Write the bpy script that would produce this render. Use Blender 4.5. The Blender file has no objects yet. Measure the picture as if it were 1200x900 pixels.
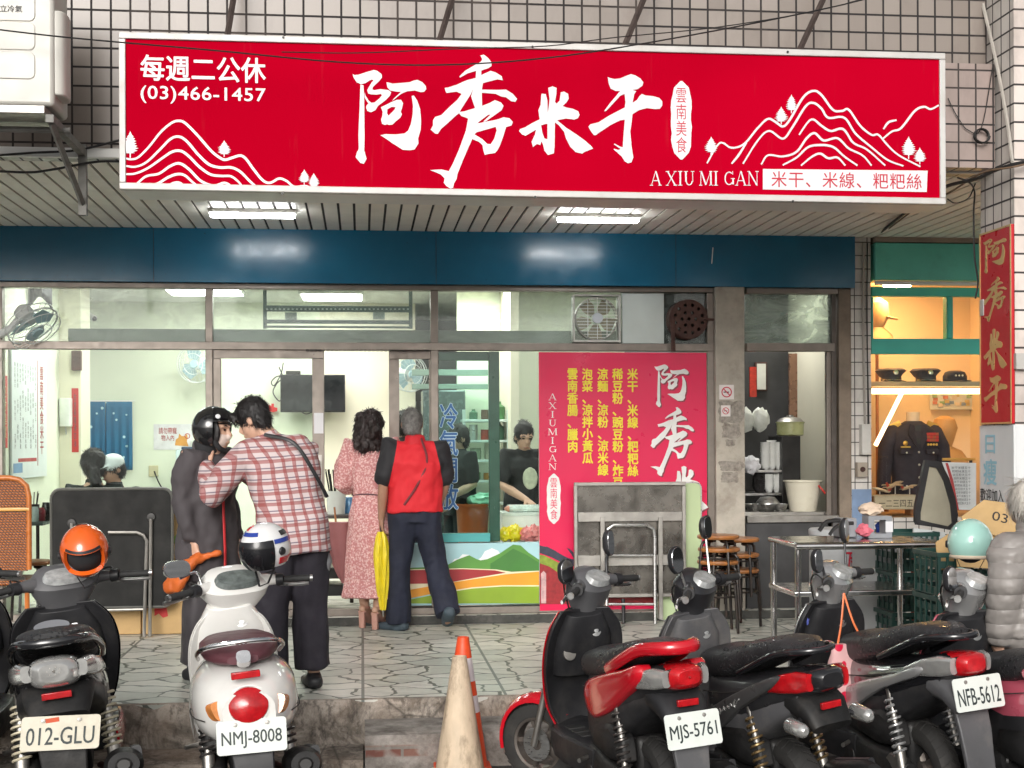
import bpy, bmesh, math, random
from math import sin, cos, pi, radians
from mathutils import Vector, Matrix, noise
random.seed(7)
S = bpy.context.scene
COL = S.collection
# ---------------- camera, world, sun, exposure
F, HX, HY = 1614.0, 600.0, 520.0
CAMP = Vector((0, -11.04, 1.43))
CAMR = Matrix.Rotation(radians(-6.22), 3, 'Z') @ Matrix.Rotation(radians(90), 3, 'X') @ Matrix.Rotation(-0.004, 3, 'Z')
cd = bpy.data.cameras.new('camera'); cam = bpy.data.objects.new('camera', cd); COL.objects.link(cam)
cam.matrix_world = Matrix.Translation(CAMP) @ CAMR.to_4x4()
cd.sensor_width = 36; cd.lens = F / 1200 * 36; cd.shift_y = (HY - 450) / 1200; cd.clip_end = 3000
S.camera = cam
W = bpy.data.worlds.new('World'); S.world = W; W.use_nodes = True
wn = W.node_tree.nodes; wl = W.node_tree.links
sky = wn.new('ShaderNodeTexSky'); sky.sky_type = 'NISHITA'; sky.sun_disc = False
SUN_EL, SUN_AZ = 22, 194          # azimuth clockwise from +Y: behind the camera, a little to the left
sky.sun_elevation = radians(SUN_EL); sky.sun_rotation = radians(SUN_AZ); sky.dust_density = 5; sky.air_density = 1.0
hs = wn.new('ShaderNodeHueSaturation'); hs.inputs['Saturation'].default_value = 0.18
wl.new(sky.outputs[0], hs.inputs['Color']); wl.new(hs.outputs[0], wn['Background'].inputs[0])
wn['Background'].inputs[1].default_value = 0.085
sd = bpy.data.lights.new('sun', 'SUN'); sd.energy = 0.85; sd.angle = radians(30); sd.color = (1, .97, .92)
so = bpy.data.objects.new('sun', sd); COL.objects.link(so)
_a, _e = radians(SUN_AZ), radians(SUN_EL)
so.rotation_euler = Vector((sin(_a) * cos(_e), cos(_a) * cos(_e), sin(_e))).to_track_quat('Z', 'Y').to_euler()
so.location = (-4, -12, 14)
S.view_settings.view_transform = 'Standard'; S.view_settings.look = 'None'
S.view_settings.gamma = 1; S.view_settings.use_curve_mapping = False
S.view_settings.exposure = 0.76
S.cycles.use_denoising = True
S.cycles.max_bounces = 8; S.cycles.transparent_max_bounces = 16; S.cycles.caustics_reflective = False; S.cycles.caustics_refractive = False

# ---------------- measuring helpers: photograph pixels (1200x900) on a known plane -> metres
def ray(px, py): return CAMR @ Vector(((px - HX) / F, (HY - py) / F, -1))
def at(px, py, Y):
    d = ray(px, py); return CAMP + d * ((Y - CAMP.y) / d.y)
def atx(px, py, X):
    d = ray(px, py); return CAMP + d * ((X - CAMP.x) / d.x)
def atz(px, py, z):
    d = ray(px, py); return CAMP + d * ((z - CAMP.z) / d.z)
def rect(x0, y0, x1, y1, Y):
    a = at(x0, (y0 + y1) / 2, Y).x; b = at(x1, (y0 + y1) / 2, Y).x
    t = at((x0 + x1) / 2, y0, Y).z; d = at((x0 + x1) / 2, y1, Y).z
    return a, b, d, t       # X0, X1, Z0, Z1
STREET = -0.28
# ---------------- object helpers
ORG = {}
def tag(o, label=None, cat=None, group=None, kind=None):
    if label: o['label'] = label
    if cat: o['category'] = cat
    if group: o['group'] = group
    if kind: o['kind'] = kind
    return o
def thing(name, label, cat, loc=(0, 0, 0), rz=0, group=None, local=False, rot=None):
    o = bpy.data.objects.new(name, None); COL.objects.link(o); o.empty_display_size = .1
    o.location = loc; o.rotation_euler = rot or (0, 0, rz)
    ORG[o.name] = Vector((0, 0, 0)) if local else Vector(loc)
    return tag(o, label, cat, group)
def link(me, name, m, parent=None, smooth=True, bevel=0, ang=38):
    o = bpy.data.objects.new(name, me); COL.objects.link(o)
    for x in (m if isinstance(m, (list, tuple)) else [m]): me.materials.append(x)
    if smooth:
        me.polygons.foreach_set('use_smooth', [True] * len(me.polygons)); me.set_sharp_from_angle(angle=radians(ang))
    if parent is not None:
        off = ORG.get(parent.name, Vector((0, 0, 0))); ORG[o.name] = off
        if off.length > 0: me.transform(Matrix.Translation(-off))
        o.parent = parent
    else:
        vs = [v.co for v in me.vertices]
        if vs:
            c = Vector(((min(v.x for v in vs) + max(v.x for v in vs)) / 2, (min(v.y for v in vs) + max(v.y for v in vs)) / 2, min(v.z for v in vs)))
            me.transform(Matrix.Translation(-c)); o.location = c; ORG[o.name] = c
    if bevel:
        b = o.modifiers.new('bevel', 'BEVEL'); b.width = bevel; b.segments = 2; b.limit_method = 'ANGLE'; b.angle_limit = radians(50)
    return o
def ring(c, u, w, rx, ry, n, p=2.0, ph=0):
    r = []
    for i in range(n):
        a = 2 * pi * i / n + ph; ca, sa = cos(a), sin(a)
        if p != 2: ca = math.copysign(abs(ca) ** (2 / p), ca); sa = math.copysign(abs(sa) ** (2 / p), sa)
        r.append(c + u * (rx * ca) + w * (ry * sa))
    return r
class MB:
    def __init__(s, T=None): s.v = []; s.f = []; s.m = []; s.T = T; s.mi = 0
    def add(s, vs, fs):
        b = len(s.v)
        s.v += [(s.T @ Vector(v)) if s.T else Vector(v) for v in vs]
        s.f += [tuple(b + i for i in f) for f in fs]; s.m += [s.mi] * len(fs); return s
    def box(s, x0, x1, y0, y1, z0, z1):
        if x0 > x1: x0, x1 = x1, x0
        if y0 > y1: y0, y1 = y1, y0
        if z0 > z1: z0, z1 = z1, z0
        vs = [(x, y, z) for z in (z0, z1) for y in (y0, y1) for x in (x0, x1)]
        return s.add(vs, [(0, 2, 3, 1), (4, 5, 7, 6), (0, 1, 5, 4), (2, 6, 7, 3), (0, 4, 6, 2), (1, 3, 7, 5)])
    def cbox(s, c, size, R=None):
        R = R or Matrix.Identity(3); c = Vector(c)
        vs = [c + R @ Vector((sx * size[0] / 2, sy * size[1] / 2, sz * size[2] / 2)) for sz in (-1, 1) for sy in (-1, 1) for sx in (-1, 1)]
        return s.add(vs, [(0, 2, 3, 1), (4, 5, 7, 6), (0, 1, 5, 4), (2, 6, 7, 3), (0, 4, 6, 2), (1, 3, 7, 5)])
    def loft(s, rings, caps=True, close=True):
        n = len(rings[0]); vs = [p for r in rings for p in r]; fs = []
        for k in range(len(rings) - 1):
            for i in range(n if close else n - 1):
                j = (i + 1) % n; fs.append((k * n + i, k * n + j, (k + 1) * n + j, (k + 1) * n + i))
        if caps and close: fs.append(tuple(range(n - 1, -1, -1))); fs.append(tuple((len(rings) - 1) * n + i for i in range(n)))
        return s.add(vs, fs)
    def tube(s, pts, r, n=8, ref=None, p=2.0, rnd=False):
        pts = [Vector(q) for q in pts]; L = len(pts)
        rr = r if isinstance(r, (list, tuple)) else [r] * L
        rr = [(q, q) if not isinstance(q, (list, tuple)) else q for q in rr]
        if len(rr) != L: rr = [rr[min(len(rr) - 1, int(i * len(rr) / L))] for i in range(L)]
        T = []
        for i in range(L):
            t = (pts[min(i + 1, L - 1)] - pts[max(i - 1, 0)])
            T.append(t.normalized() if t.length > 1e-9 else Vector((0, 0, 1)))
        u = Vector(ref) if ref else (Vector((1, 0, 0)) if abs(T[0].x) < .8 else Vector((0, 1, 0)))
        rings = []
        for i in range(L):
            u = (u - T[i] * u.dot(T[i]))
            u = u.normalized() if u.length > 1e-6 else T[i].orthogonal().normalized()
            w = T[i].cross(u)
            if rnd and i == 0:
                m = min(rr[0])
                for k, q in ((.85, .45), (.5, .82)): rings.append(ring(pts[0] - T[0] * m * k, u, w, rr[0][0] * q, rr[0][1] * q, n, p))
            rings.append(ring(pts[i], u, w, rr[i][0], rr[i][1], n, p))
            if rnd and i == L - 1:
                m = min(rr[-1])
                for k, q in ((.5, .82), (.85, .45)): rings.append(ring(pts[i] + T[i] * m * k, u, w, rr[i][0] * q, rr[i][1] * q, n, p))
        return s.loft(rings)
    def lathe(s, prof, c=(0, 0, 0), axis=(0, 0, 1), n=20, closed=False):
        ax = Vector(axis).normalized(); u = ax.orthogonal().normalized(); w = ax.cross(u); c = Vector(c)
        rings = [ring(c + ax * h, u, w, max(r, 1e-4), max(r, 1e-4), n) for r, h in prof]
        if closed: rings.append(rings[0]); return s.loft(rings, caps=False)
        return s.loft(rings)
    def ell(s, c, r, n=14, m=8, R=None):
        c = Vector(c); R = R or Matrix.Identity(3); rings = []
        for k in range(m + 1):
            a = -pi / 2 + pi * k / m; a = max(min(a, pi / 2 - .02), -pi / 2 + .02)
            rings.append([c + R @ Vector((r[0] * cos(a) * cos(t), r[1] * cos(a) * sin(t), r[2] * sin(a))) for t in [2 * pi * i / n for i in range(n)]])
        return s.loft(rings)
    def prism(s, poly, vec):
        poly = [Vector(p) for p in poly]; vec = Vector(vec); n = len(poly)
        vs = poly + [p + vec for p in poly]
        fs = [tuple(range(n - 1, -1, -1)), tuple(range(n, 2 * n))] + [(i, (i + 1) % n, n + (i + 1) % n, n + i) for i in range(n)]
        return s.add(vs, fs)
    def mesh(s, name='m'):
        me = bpy.data.meshes.new(name); me.from_pydata(s.v, [], s.f)
        bm = bmesh.new(); bm.from_mesh(me); bmesh.ops.recalc_face_normals(bm, faces=bm.faces); bm.to_mesh(me); bm.free()
        return me
    def build(s, name, m, parent=None, smooth=True, bevel=0, ang=38):
        me = s.mesh(name)
        if any(s.m): me.polygons.foreach_set('material_index', s.m)
        return link(me, name, m, parent, smooth, bevel, ang)
def box(name, m, parent, x0, x1, y0, y1, z0, z1, bevel=0.004):
    return MB().box(x0, x1, y0, y1, z0, z1).build(name, m, parent, bevel=bevel)
def rrect(w, h, r, n=4):
    pts = []
    for cx, cy, a0 in ((w / 2 - r, h / 2 - r, 0), (-w / 2 + r, h / 2 - r, 90), (-w / 2 + r, -h / 2 + r, 180), (w / 2 - r, -h / 2 + r, 270)):
        for k in range(n + 1):
            a = radians(a0 + 90 * k / n); pts.append((cx + r * cos(a), cy + r * sin(a)))
    return pts
def copy_tree(o, parent=None, off=None):
    c = o.copy(); COL.objects.link(c)
    if parent is not None: c.parent = parent
    for ch in list(o.children): copy_tree(ch, c)
    return c
# flat shapes (lettering, printed areas): filled 2D curve -> thin mesh in the plane spanned by ux, uz at o
def flat(name, loops, m, parent, o=None, ux=(1, 0, 0), uz=(0, 0, 1), th=.0012):
    cu = bpy.data.curves.new('flat', 'CURVE'); cu.dimensions = '2D'; cu.fill_mode = 'BOTH'; cu.extrude = th / 2
    for lp in loops:
        sp = cu.splines.new('POLY'); sp.points.add(len(lp) - 1); sp.use_cyclic_u = True
        for i, p in enumerate(lp): sp.points[i].co = (p[0], p[1], 0, 1)
    ob = bpy.data.objects.new('flat', cu); COL.objects.link(ob)
    me = bpy.data.meshes.new_from_object(ob.evaluated_get(bpy.context.evaluated_depsgraph_get()))
    bpy.data.objects.remove(ob); bpy.data.curves.remove(cu); me.name = name
    ux, uz = Vector(ux), Vector(uz); nn = ux.cross(uz); o = Vector(o or (0, 0, 0))
    T = Matrix(((ux.x, uz.x, nn.x, o.x), (ux.y, uz.y, nn.y, o.y), (ux.z, uz.z, nn.z, o.z), (0, 0, 0, 1)))
    me.transform(T)
    if any(me.materials): me.materials.clear()
    return link(me, name, m, parent, smooth=False)
_tc = {}
def glyphs(s, bold=0, vertical=False, line=1.0, sp=1.0):
    key = (s, bold, vertical, line, sp)
    if key not in _tc:
        cu = bpy.data.curves.new('txt', 'FONT'); cu.body = '\n'.join(s) if vertical else s
        cu.align_x = 'CENTER'; cu.space_line = line; cu.space_character = sp; cu.offset = bold; cu.extrude = 0; cu.resolution_u = 3
        ob = bpy.data.objects.new('txt', cu); COL.objects.link(ob)
        me = bpy.data.meshes.new_from_object(ob.evaluated_get(bpy.context.evaluated_depsgraph_get()))
        bpy.data.objects.remove(ob); bpy.data.curves.remove(cu)
        _tc[key] = ([v.co.copy() for v in me.vertices], [tuple(p.vertices) for p in me.polygons]); bpy.data.meshes.remove(me)
    return _tc[key]
def text(name, s, m, parent, o, w, h, ux=(1, 0, 0), uz=(0, 0, 1), bold=0, vertical=False, line=1.0, sp=1.0):
    """lettering filling the w x h rectangle whose lower left corner is o"""
    vs, fs = glyphs(s, 0, vertical, line, sp)
    x0 = min(v.x for v in vs); x1 = max(v.x for v in vs); y0 = min(v.y for v in vs); y1 = max(v.y for v in vs)
    ux, uz, o = Vector(ux), Vector(uz), Vector(o); nn = ux.cross(uz).normalized(); mb = MB()
    em = h if not vertical else w; e = bold * .62 * em
    for k, (a, b) in enumerate([(0, 0)] if not bold else [(0, 0), (-1, 0), (1, 0), (0, 1), (0, -1), (-.7, .7), (.7, .7), (.7, -.7), (-.7, -.7)]):
        mb.add([o + ux * ((v.x - x0) / (x1 - x0) * w + a * e) + uz * ((v.y - y0) / (y1 - y0) * h + b * e) + nn * (.00012 * k) for v in vs], fs)
    me = bpy.data.meshes.new(name); me.from_pydata(mb.v, [], mb.f)
    return link(me, name, m, parent, smooth=False)
def text_px(name, s, m, parent, r, Y, **k):
    x0, x1, z0, z1 = rect(*r, Y)
    return text(name, s, m, parent, (x0, Y, z0), x1 - x0, z1 - z0, **k)
def poly_px(name, loops, m, parent, Y, th=.0012):
    L = []
    for lp in loops: L.append([(q.x, q.z) for q in (at(a, b, Y) for a, b in lp)])
    return flat(name, L, m, parent, o=(0, Y, 0), th=th)
# ---------------- materials
def nt(name):
    m = bpy.data.materials.new(name); m.use_nodes = True
    return m, m.node_tree.nodes, m.node_tree.links, m.node_tree.nodes['Principled BSDF']
def N(nodes, t, **k):
    n = nodes.new('ShaderNode' + t)
    for a, b in k.items(): setattr(n, a, b)
    return n
def mp(nodes, links, scale=(1, 1, 1), rot=(0, 0, 0)):
    tc = N(nodes, 'TexCoord'); mpn = N(nodes, 'Mapping'); mpn.inputs['Scale'].default_value = scale; mpn.inputs['Rotation'].default_value = rot
    links.new(tc.outputs['Object'], mpn.inputs[0]); return mpn.outputs[0]
def mix(nodes, links, fac, a, b, mode='MIX'):
    n = N(nodes, 'Mix', data_type='RGBA', blend_type=mode)
    for i, x in ((0, fac), (6, a), (7, b)):
        if hasattr(x, 'is_linked') or hasattr(x, 'links'): links.new(x, n.inputs[i])
        elif isinstance(x, (int, float)): n.inputs[i].default_value = x
        else: n.inputs[i].default_value = (*x[:3], 1)
    return n.outputs[2]
def rng(nodes, links, x, a, b, c=0., d=1.):
    n = N(nodes, 'MapRange'); links.new(x, n.inputs[0])
    for i, q in zip((1, 2, 3, 4), (a, b, c, d)): n.inputs[i].default_value = q
    return n.outputs[0]
def bumpn(nodes, links, p, h, strength=.3, dist=.01):
    b = N(nodes, 'Bump'); b.inputs['Strength'].default_value = strength; b.inputs['Distance'].default_value = dist
    links.new(h, b.inputs['Height']); links.new(b.outputs[0], p.inputs['Normal'])
def noi(nodes, links, v, scale, detail=4, rough=.55, dist=0):
    n = N(nodes, 'TexNoise'); n.inputs['Scale'].default_value = scale; n.inputs['Detail'].default_value = detail
    n.inputs['Roughness'].default_value = rough; n.inputs['Distortion'].default_value = dist
    links.new(v, n.inputs['Vector']); return n.outputs[0]
_mc = {}
def M(name, col, rough=.5, metal=0., var=.12, scale=6., bump=0., bs=60., coat=0., dirt=0., dcol=(.08, .065, .05), stretch=(1, 1, 1), spec=.5, rv=.12, sheen=0.):
    if name in _mc: return _mc[name]
    m, n, l, p = nt(name); v = mp(n, l, stretch)
    a = noi(n, l, v, scale)
    c = mix(n, l, rng(n, l, a, .3, .7), [x * (1 - var) for x in col], [min(1, x * (1 + var)) for x in col])
    if dirt:
        d = noi(n, l, v, scale * .6 + 1.3, 7, .7); c = mix(n, l, rng(n, l, d, .5, .72, 0, dirt), c, dcol)
    l.new(c, p.inputs['Base Color']); p.inputs['Metallic'].default_value = metal
    l.new(rng(n, l, noi(n, l, v, scale * 2.3), .25, .75, max(.02, rough - rv), min(1, rough + rv)), p.inputs['Roughness'])
    p.inputs['Coat Weight'].default_value = coat; p.inputs['Coat Roughness'].default_value = .06; p.inputs['Specular IOR Level'].default_value = spec
    if sheen: p.inputs['Sheen Weight'].default_value = sheen
    if bump: bumpn(n, l, p, noi(n, l, v, bs, 5, .6), bump, .004)
    _mc[name] = m; return m
def emit(name, col, k):
    m, n, l, p = nt(name); p.inputs['Base Color'].default_value = (*col, 1); p.inputs['Emission Color'].default_value = (*col, 1); p.inputs['Emission Strength'].default_value = k
    return m
def glass(name, tint=(.93, .98, .96), refl=.55, rough=.02, smear=.0, scol=(.75, .8, .78)):
    m, n, l, p = nt(name); out = n['Material Output']; v = mp(n, l)
    t = N(n, 'BsdfTransparent'); t.inputs[0].default_value = (*tint, 1)
    g = N(n, 'BsdfGlossy'); g.inputs['Roughness'].default_value = rough
    fr = N(n, 'Fresnel'); fr.inputs[0].default_value = 1.45
    ms = N(n, 'MixShader'); l.new(rng(n, l, fr.outputs[0], 0, 1, 0, refl), ms.inputs[0]); l.new(t.outputs[0], ms.inputs[1]); l.new(g.outputs[0], ms.inputs[2])
    last = ms.outputs[0]
    if smear:
        d = N(n, 'BsdfDiffuse'); d.inputs[0].default_value = (*scol, 1)
        q = noi(n, l, mp(n, l, (1, 1, 2.2)), 3.5, 7, .65, 1.2)
        m2 = N(n, 'MixShader'); l.new(rng(n, l, q, .35, .75, smear * .15, smear), m2.inputs[0]); l.new(last, m2.inputs[1]); l.new(d.outputs[0], m2.inputs[2]); last = m2.outputs[0]
    l.new(last, out.inputs[0]); return m
def tiles(name, ax, pitch, c1, c2, grout, gw, off=(0, 0), ofs=0.0, pitch2=None):
    m, n, l, p = nt(name); tc = N(n, 'TexCoord'); sx = N(n, 'SeparateXYZ'); l.new(tc.outputs['Object'], sx.inputs[0])
    cx = N(n, 'CombineXYZ'); l.new(sx.outputs['xyz'.index(ax[0])], cx.inputs[0]); l.new(sx.outputs['xyz'.index(ax[1])], cx.inputs[1])
    mpn = N(n, 'Mapping'); mpn.inputs['Location'].default_value = (off[0], off[1], 0); l.new(cx.outputs[0], mpn.inputs[0])
    b = N(n, 'TexBrick'); b.offset = ofs; b.offset_frequency = 2; b.squash = 1; l.new(mpn.outputs[0], b.inputs['Vector'])
    b.inputs['Scale'].default_value = 1; b.inputs['Brick Width'].default_value = pitch; b.inputs['Row Height'].default_value = pitch2 or pitch
    b.inputs['Mortar Size'].default_value = gw; b.inputs['Mortar Smooth'].default_value = .1; b.inputs['Bias'].default_value = 0
    b.inputs['Color1'].default_value = (*c1, 1); b.inputs['Color2'].default_value = (*c2, 1); b.inputs['Mortar'].default_value = (*grout, 1)
    v = mp(n, l, (1, 1, .45)); d = noi(n, l, v, 3.2, 8, .65)
    c = mix(n, l, rng(n, l, d, .48, .75, 0, .55), b.outputs[0], (.13, .10, .085))
    l.new(c, p.inputs['Base Color']); l.new(rng(n, l, b.outputs['Fac'], 0, 1, .3, .9), p.inputs['Roughness'])
    iv = N(n, 'Math', operation='SUBTRACT'); iv.inputs[0].default_value = 1; l.new(b.outputs['Fac'], iv.inputs[1])
    bumpn(n, l, p, iv.outputs[0], .6, .006); return m
# ---------------- materials of the setting
m_alu = M('bronze_aluminium', (.23, .20, .175), .38, .6, .12, 9, .05)
m_alu_d = M('dark_bronze_aluminium', (.10, .085, .075), .42, .5, .15, 9)
m_glass = glass('clear_glass', (.94, .985, .965), .55)
m_glass_up = glass('smeared_glass', (.93, .98, .96), .6, .05, .16, (.72, .80, .77))
m_conc = M('weathered_concrete', (.36, .33, .29), .85, 0, .25, 5, .7, 30, 0, .65, (.09, .075, .062))
m_kerb = M('rough_kerb_concrete', (.30, .265, .235), .9, 0, .4, 7, 1.0, 34, 0, .95, (.04, .034, .03))
m_cream = M('cream_wall_paint', (.74, .71, .57), .6, 0, .04, 2)
m_green_wall = M('pale_green_wall_paint', (.77, .81, .66), .6, 0, .05, 1.5)
m_white = M('white_paint', (.80, .80, .77), .45, 0, .04, 5, 0, 60, 0, .15, (.4, .36, .3))
m_steel = M('brushed_steel', (.55, .55, .54), .32, .95, .15, 7, .06, 90, 0, .25, (.22, .2, .18), (1, 1, 5))
m_steel_d = M('dull_steel', (.36, .345, .32), .42, .9, .25, 5, .08, 60, 0, .4, (.15, .13, .11))
m_chrome = M('chrome', (.78, .78, .78), .12, 1, .05, 9)
m_black = M('black_plastic', (.018, .018, .02), .45, 0, .25, 8, .1, 220)
m_black_m = M('black_painted_metal', (.02, .019, .018), .38, .2, .3, 8)
m_red_paint = M('red_print', (.60, .012, .03), .3, 0, .05, 2)
m_char = M('white_lettering', (.70, .70, .72), .4, 0, .02, 5)
m_wood = M('varnished_wood', (.34, .13, .035), .4, 0, .3, 5, .1, 40, .2, 0, (0, 0, 0), (1, 8, 1))
m_card = M('corrugated_cardboard', (.50, .33, .15), .85, 0, .12, 5, .15, 60, 0, .3, (.3, .19, .08))

def asphalt():
    m, n, l, p = nt('asphalt'); v = mp(n, l)
    a = noi(n, l, v, 90, 3); b = noi(n, l, v, 1.1, 6, .65)
    c = mix(n, l, rng(n, l, a, .3, .7), (.035, .034, .033), (.10, .097, .093)); c = mix(n, l, rng(n, l, b, .4, .7, 0, .6), c, (.03, .028, .027))
    l.new(c, p.inputs['Base Color']); l.new(rng(n, l, b, .35, .65, .45, .85), p.inputs['Roughness'])
    bumpn(n, l, p, a, .6, .006); return m
def paving():
    m, n, l, p = nt('crazy_paving'); v = mp(n, l, (.80, .95, 1))
    w = N(n, 'TexNoise'); w.inputs['Scale'].default_value = 5; w.inputs['Detail'].default_value = 3; l.new(v, w.inputs['Vector'])
    vm = N(n, 'VectorMath', operation='MULTIPLY_ADD'); l.new(w.outputs['Color'], vm.inputs[0]); vm.inputs[1].default_value = (.16, .16, 0); l.new(v, vm.inputs[2])
    vo = N(n, 'TexVoronoi', feature='DISTANCE_TO_EDGE', voronoi_dimensions='2D'); vo.inputs['Scale'].default_value = 4.7; vo.inputs['Randomness'].default_value = 1; l.new(vm.outputs[0], vo.inputs['Vector'])
    vc = N(n, 'TexVoronoi', feature='F1', voronoi_dimensions='2D'); vc.inputs['Scale'].default_value = 4.7; l.new(vm.outputs[0], vc.inputs['Vector'])
    gapn = noi(n, l, v, 9, 2)
    th = rng(n, l, gapn, .3, .7, .018, .062)
    lt = N(n, 'Math', operation='LESS_THAN'); l.new(vo.outputs['Distance'], lt.inputs[0]); l.new(th, lt.inputs[1])
    sx = N(n, 'SeparateXYZ'); tc = N(n, 'TexCoord'); l.new(tc.outputs['Object'], sx.inputs[0])
    fr = N(n, 'Math', operation='PINGPONG'); l.new(sx.outputs[0], fr.inputs[0]); fr.inputs[1].default_value = .405
    l2 = N(n, 'Math', operation='LESS_THAN'); l.new(fr.outputs[0], l2.inputs[0]); l2.inputs[1].default_value = .009
    hsv = N(n, 'SeparateColor'); l.new(vc.outputs['Color'], hsv.inputs[0])
    c = mix(n, l, hsv.outputs[0], (.51, .52, .46), (.72, .70, .64)); c = mix(n, l, rng(n, l, hsv.outputs[1], .6, 1, 0, .45), c, (.37, .41, .37))
    streak = noi(n, l, mp(n, l, (3, 14, 1)), 2.5, 5); c = mix(n, l, rng(n, l, streak, .5, .75, 0, .4), c, (.33, .34, .31))
    c = mix(n, l, lt.outputs[0], c, (.11, .125, .105)); c = mix(n, l, l2.outputs[0], c, (.16, .18, .165))
    d = noi(n, l, v, 1.3, 8, .7); c = mix(n, l, rng(n, l, d, .5, .75, 0, .5), c, (.17, .155, .13))
    l.new(c, p.inputs['Base Color']); l.new(rng(n, l, d, .3, .7, .28, .55), p.inputs['Roughness'])
    iv = N(n, 'Math', operation='SUBTRACT'); iv.inputs[0].default_value = 1; l.new(lt.outputs[0], iv.inputs[1]); bumpn(n, l, p, iv.outputs[0], .7, .012); return m
m_pave = paving()
def kerbmat():
    m, n, l, p = nt('crumbling_kerb'); v = mp(n, l); a = noi(n, l, v, 5, 9, .72, .6); b = noi(n, l, mp(n, l, (1, 1, .5)), 26, 7, .7); w = noi(n, l, v, 1.7, 3)
    c = mix(n, l, rng(n, l, a, .42, .6), (.17, .145, .12), (.48, .42, .36)); c = mix(n, l, rng(n, l, b, .5, .62, 0, .65), c, (.045, .038, .033)); c = mix(n, l, rng(n, l, w, .45, .65, 0, .5), c, (.36, .26, .19))
    sx = N(n, 'SeparateXYZ'); tc = N(n, 'TexCoord'); l.new(tc.outputs['Object'], sx.inputs[0])
    vo = N(n, 'TexVoronoi', feature='DISTANCE_TO_EDGE'); vo.inputs['Scale'].default_value = 1.1; l.new(mp(n, l, (1, .2, .9)), vo.inputs[0]); c = mix(n, l, rng(n, l, vo.outputs['Distance'], .0, .010, .6, 0), c, (.03, .026, .022))
    l.new(c, p.inputs['Base Color']); p.inputs['Roughness'].default_value = .9; bumpn(n, l, p, b, 1, .012); return m
m_kerb = kerbmat()
m_tile_gray = tiles('grey_wall_tiles', 'xz', .1085, (.205, .172, .148), (.262, .225, .197), (.022, .019, .019), .0062)
m_tile_pink = tiles('pinkish_wall_tiles', 'xz', .1085, (.29, .23, .205), (.35, .275, .25), (.03, .026, .026), .0055, (.02, .03))
m_tile_white = tiles('white_wall_tiles', 'xz', .11, (.64, .61, .57), (.72, .69, .65), (.06, .055, .052), .004, (.03, 0))
m_tile_side = tiles('column_side_tiles', 'yz', .11, (.58, .54, .50), (.66, .62, .58), (.05, .045, .045), .006, (.0, 0))
m_tile_front = tiles('column_front_tiles', 'xz', .23, (.62, .54, .49), (.70, .62, .57), (.05, .045, .045), .006, (.02, 0), 0, .11)

# ---------------- ground
XR_ = at(998, 500, 0).x
KY = -3.31
road = tag(MB().box(-60, 60, -45, 30, STREET - .5, STREET).build('road', asphalt(), smooth=False), kind='structure')
YB = -.12
tag(MB().box(-14, 14, KY + .02, YB, STREET, 0).build('pavement', m_pave, smooth=False), kind='structure')
# kerb: crumbling concrete face, a strip of its own
def rough_block(name, x0, x1, y0, y1, z0, z1, m, nx, amp, top_amp, seed, label=None):
    nz = 5; vs = []; ring_ = []
    prof = [(y1, z1 - .001), (y0 + (y1 - y0) * .4, z1), (y0 + .015, z1 - .004), (y0, z1 - .03)] + [(y0, z1 + (z0 - z1) * k / nz) for k in range(2, nz + 1)]
    rings = []
    for i in range(nx + 1):
        x = x0 + (x1 - x0) * i / nx; r = []
        for k, (y, z) in enumerate(prof):
            q = noise.noise(Vector((x * 3.1 + seed, z * 9, y * 4))) + .6 * noise.noise(Vector((x * 11 + seed, z * 23, y * 9)))
            dz = top_amp * min(0, noise.noise(Vector((x * 5 + seed, 3, 1))) + .1) if k in (2, 3) else 0
            r.append(Vector((x, y - (amp * q if k >= 2 else 0) + (abs(dz) if k == 2 else 0), z + dz)))
        rings.append(r)
    return MB().loft(rings, close=False).build(name, m, smooth=True, ang=50)
tag(rough_block('kerb', -12, 12, KY, KY + .06, STREET, .004, m_kerb, 420, .010, .06, 1.3), kind='structure')
def brick_step():
    m, n, l, p = nt('broken_brick_step'); tc = N(n, 'TexCoord'); sx = N(n, 'SeparateXYZ'); l.new(tc.outputs['Object'], sx.inputs[0])
    cx = N(n, 'CombineXYZ'); l.new(sx.outputs[0], cx.inputs[0]); l.new(sx.outputs[2], cx.inputs[1])
    b = N(n, 'TexBrick'); b.inputs['Scale'].default_value = 1; b.inputs['Brick Width'].default_value = .20; b.inputs['Row Height'].default_value = .055; b.inputs['Mortar Size'].default_value = .008
    b.inputs['Color1'].default_value = (.17, .065, .05, 1); b.inputs['Color2'].default_value = (.22, .13, .10, 1); b.inputs['Mortar'].default_value = (.2, .18, .16, 1); l.new(cx.outputs[0], b.inputs[0])
    v = mp(n, l); a = noi(n, l, v, 6, 7, .7); conc = mix(n, l, rng(n, l, a, .35, .65), (.36, .33, .30), (.11, .095, .082))
    z = rng(n, l, sx.outputs[2], .115, .13, 1, 0); pat = rng(n, l, noi(n, l, v, 3.2, 3), .47, .53); mm = N(n, 'Math', operation='MULTIPLY'); l.new(z, mm.inputs[0]); l.new(pat, mm.inputs[1])
    z2 = rng(n, l, sx.outputs[2], .05, .07, 0, 1); m3 = N(n, 'Math', operation='MULTIPLY'); l.new(mm.outputs[0], m3.inputs[0]); l.new(z2, m3.inputs[1])
    l.new(mix(n, l, m3.outputs[0], conc, b.outputs[0]), p.inputs['Base Color']); p.inputs['Roughness'].default_value = .9
    bumpn(n, l, p, noi(n, l, v, 25, 6, .7), 1, .01); return m
tag(rough_block('kerb_step', .01, 6, -3.76, KY - .02, STREET, -.10, brick_step(), 200, .012, .03, 5.1), kind='structure')
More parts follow.
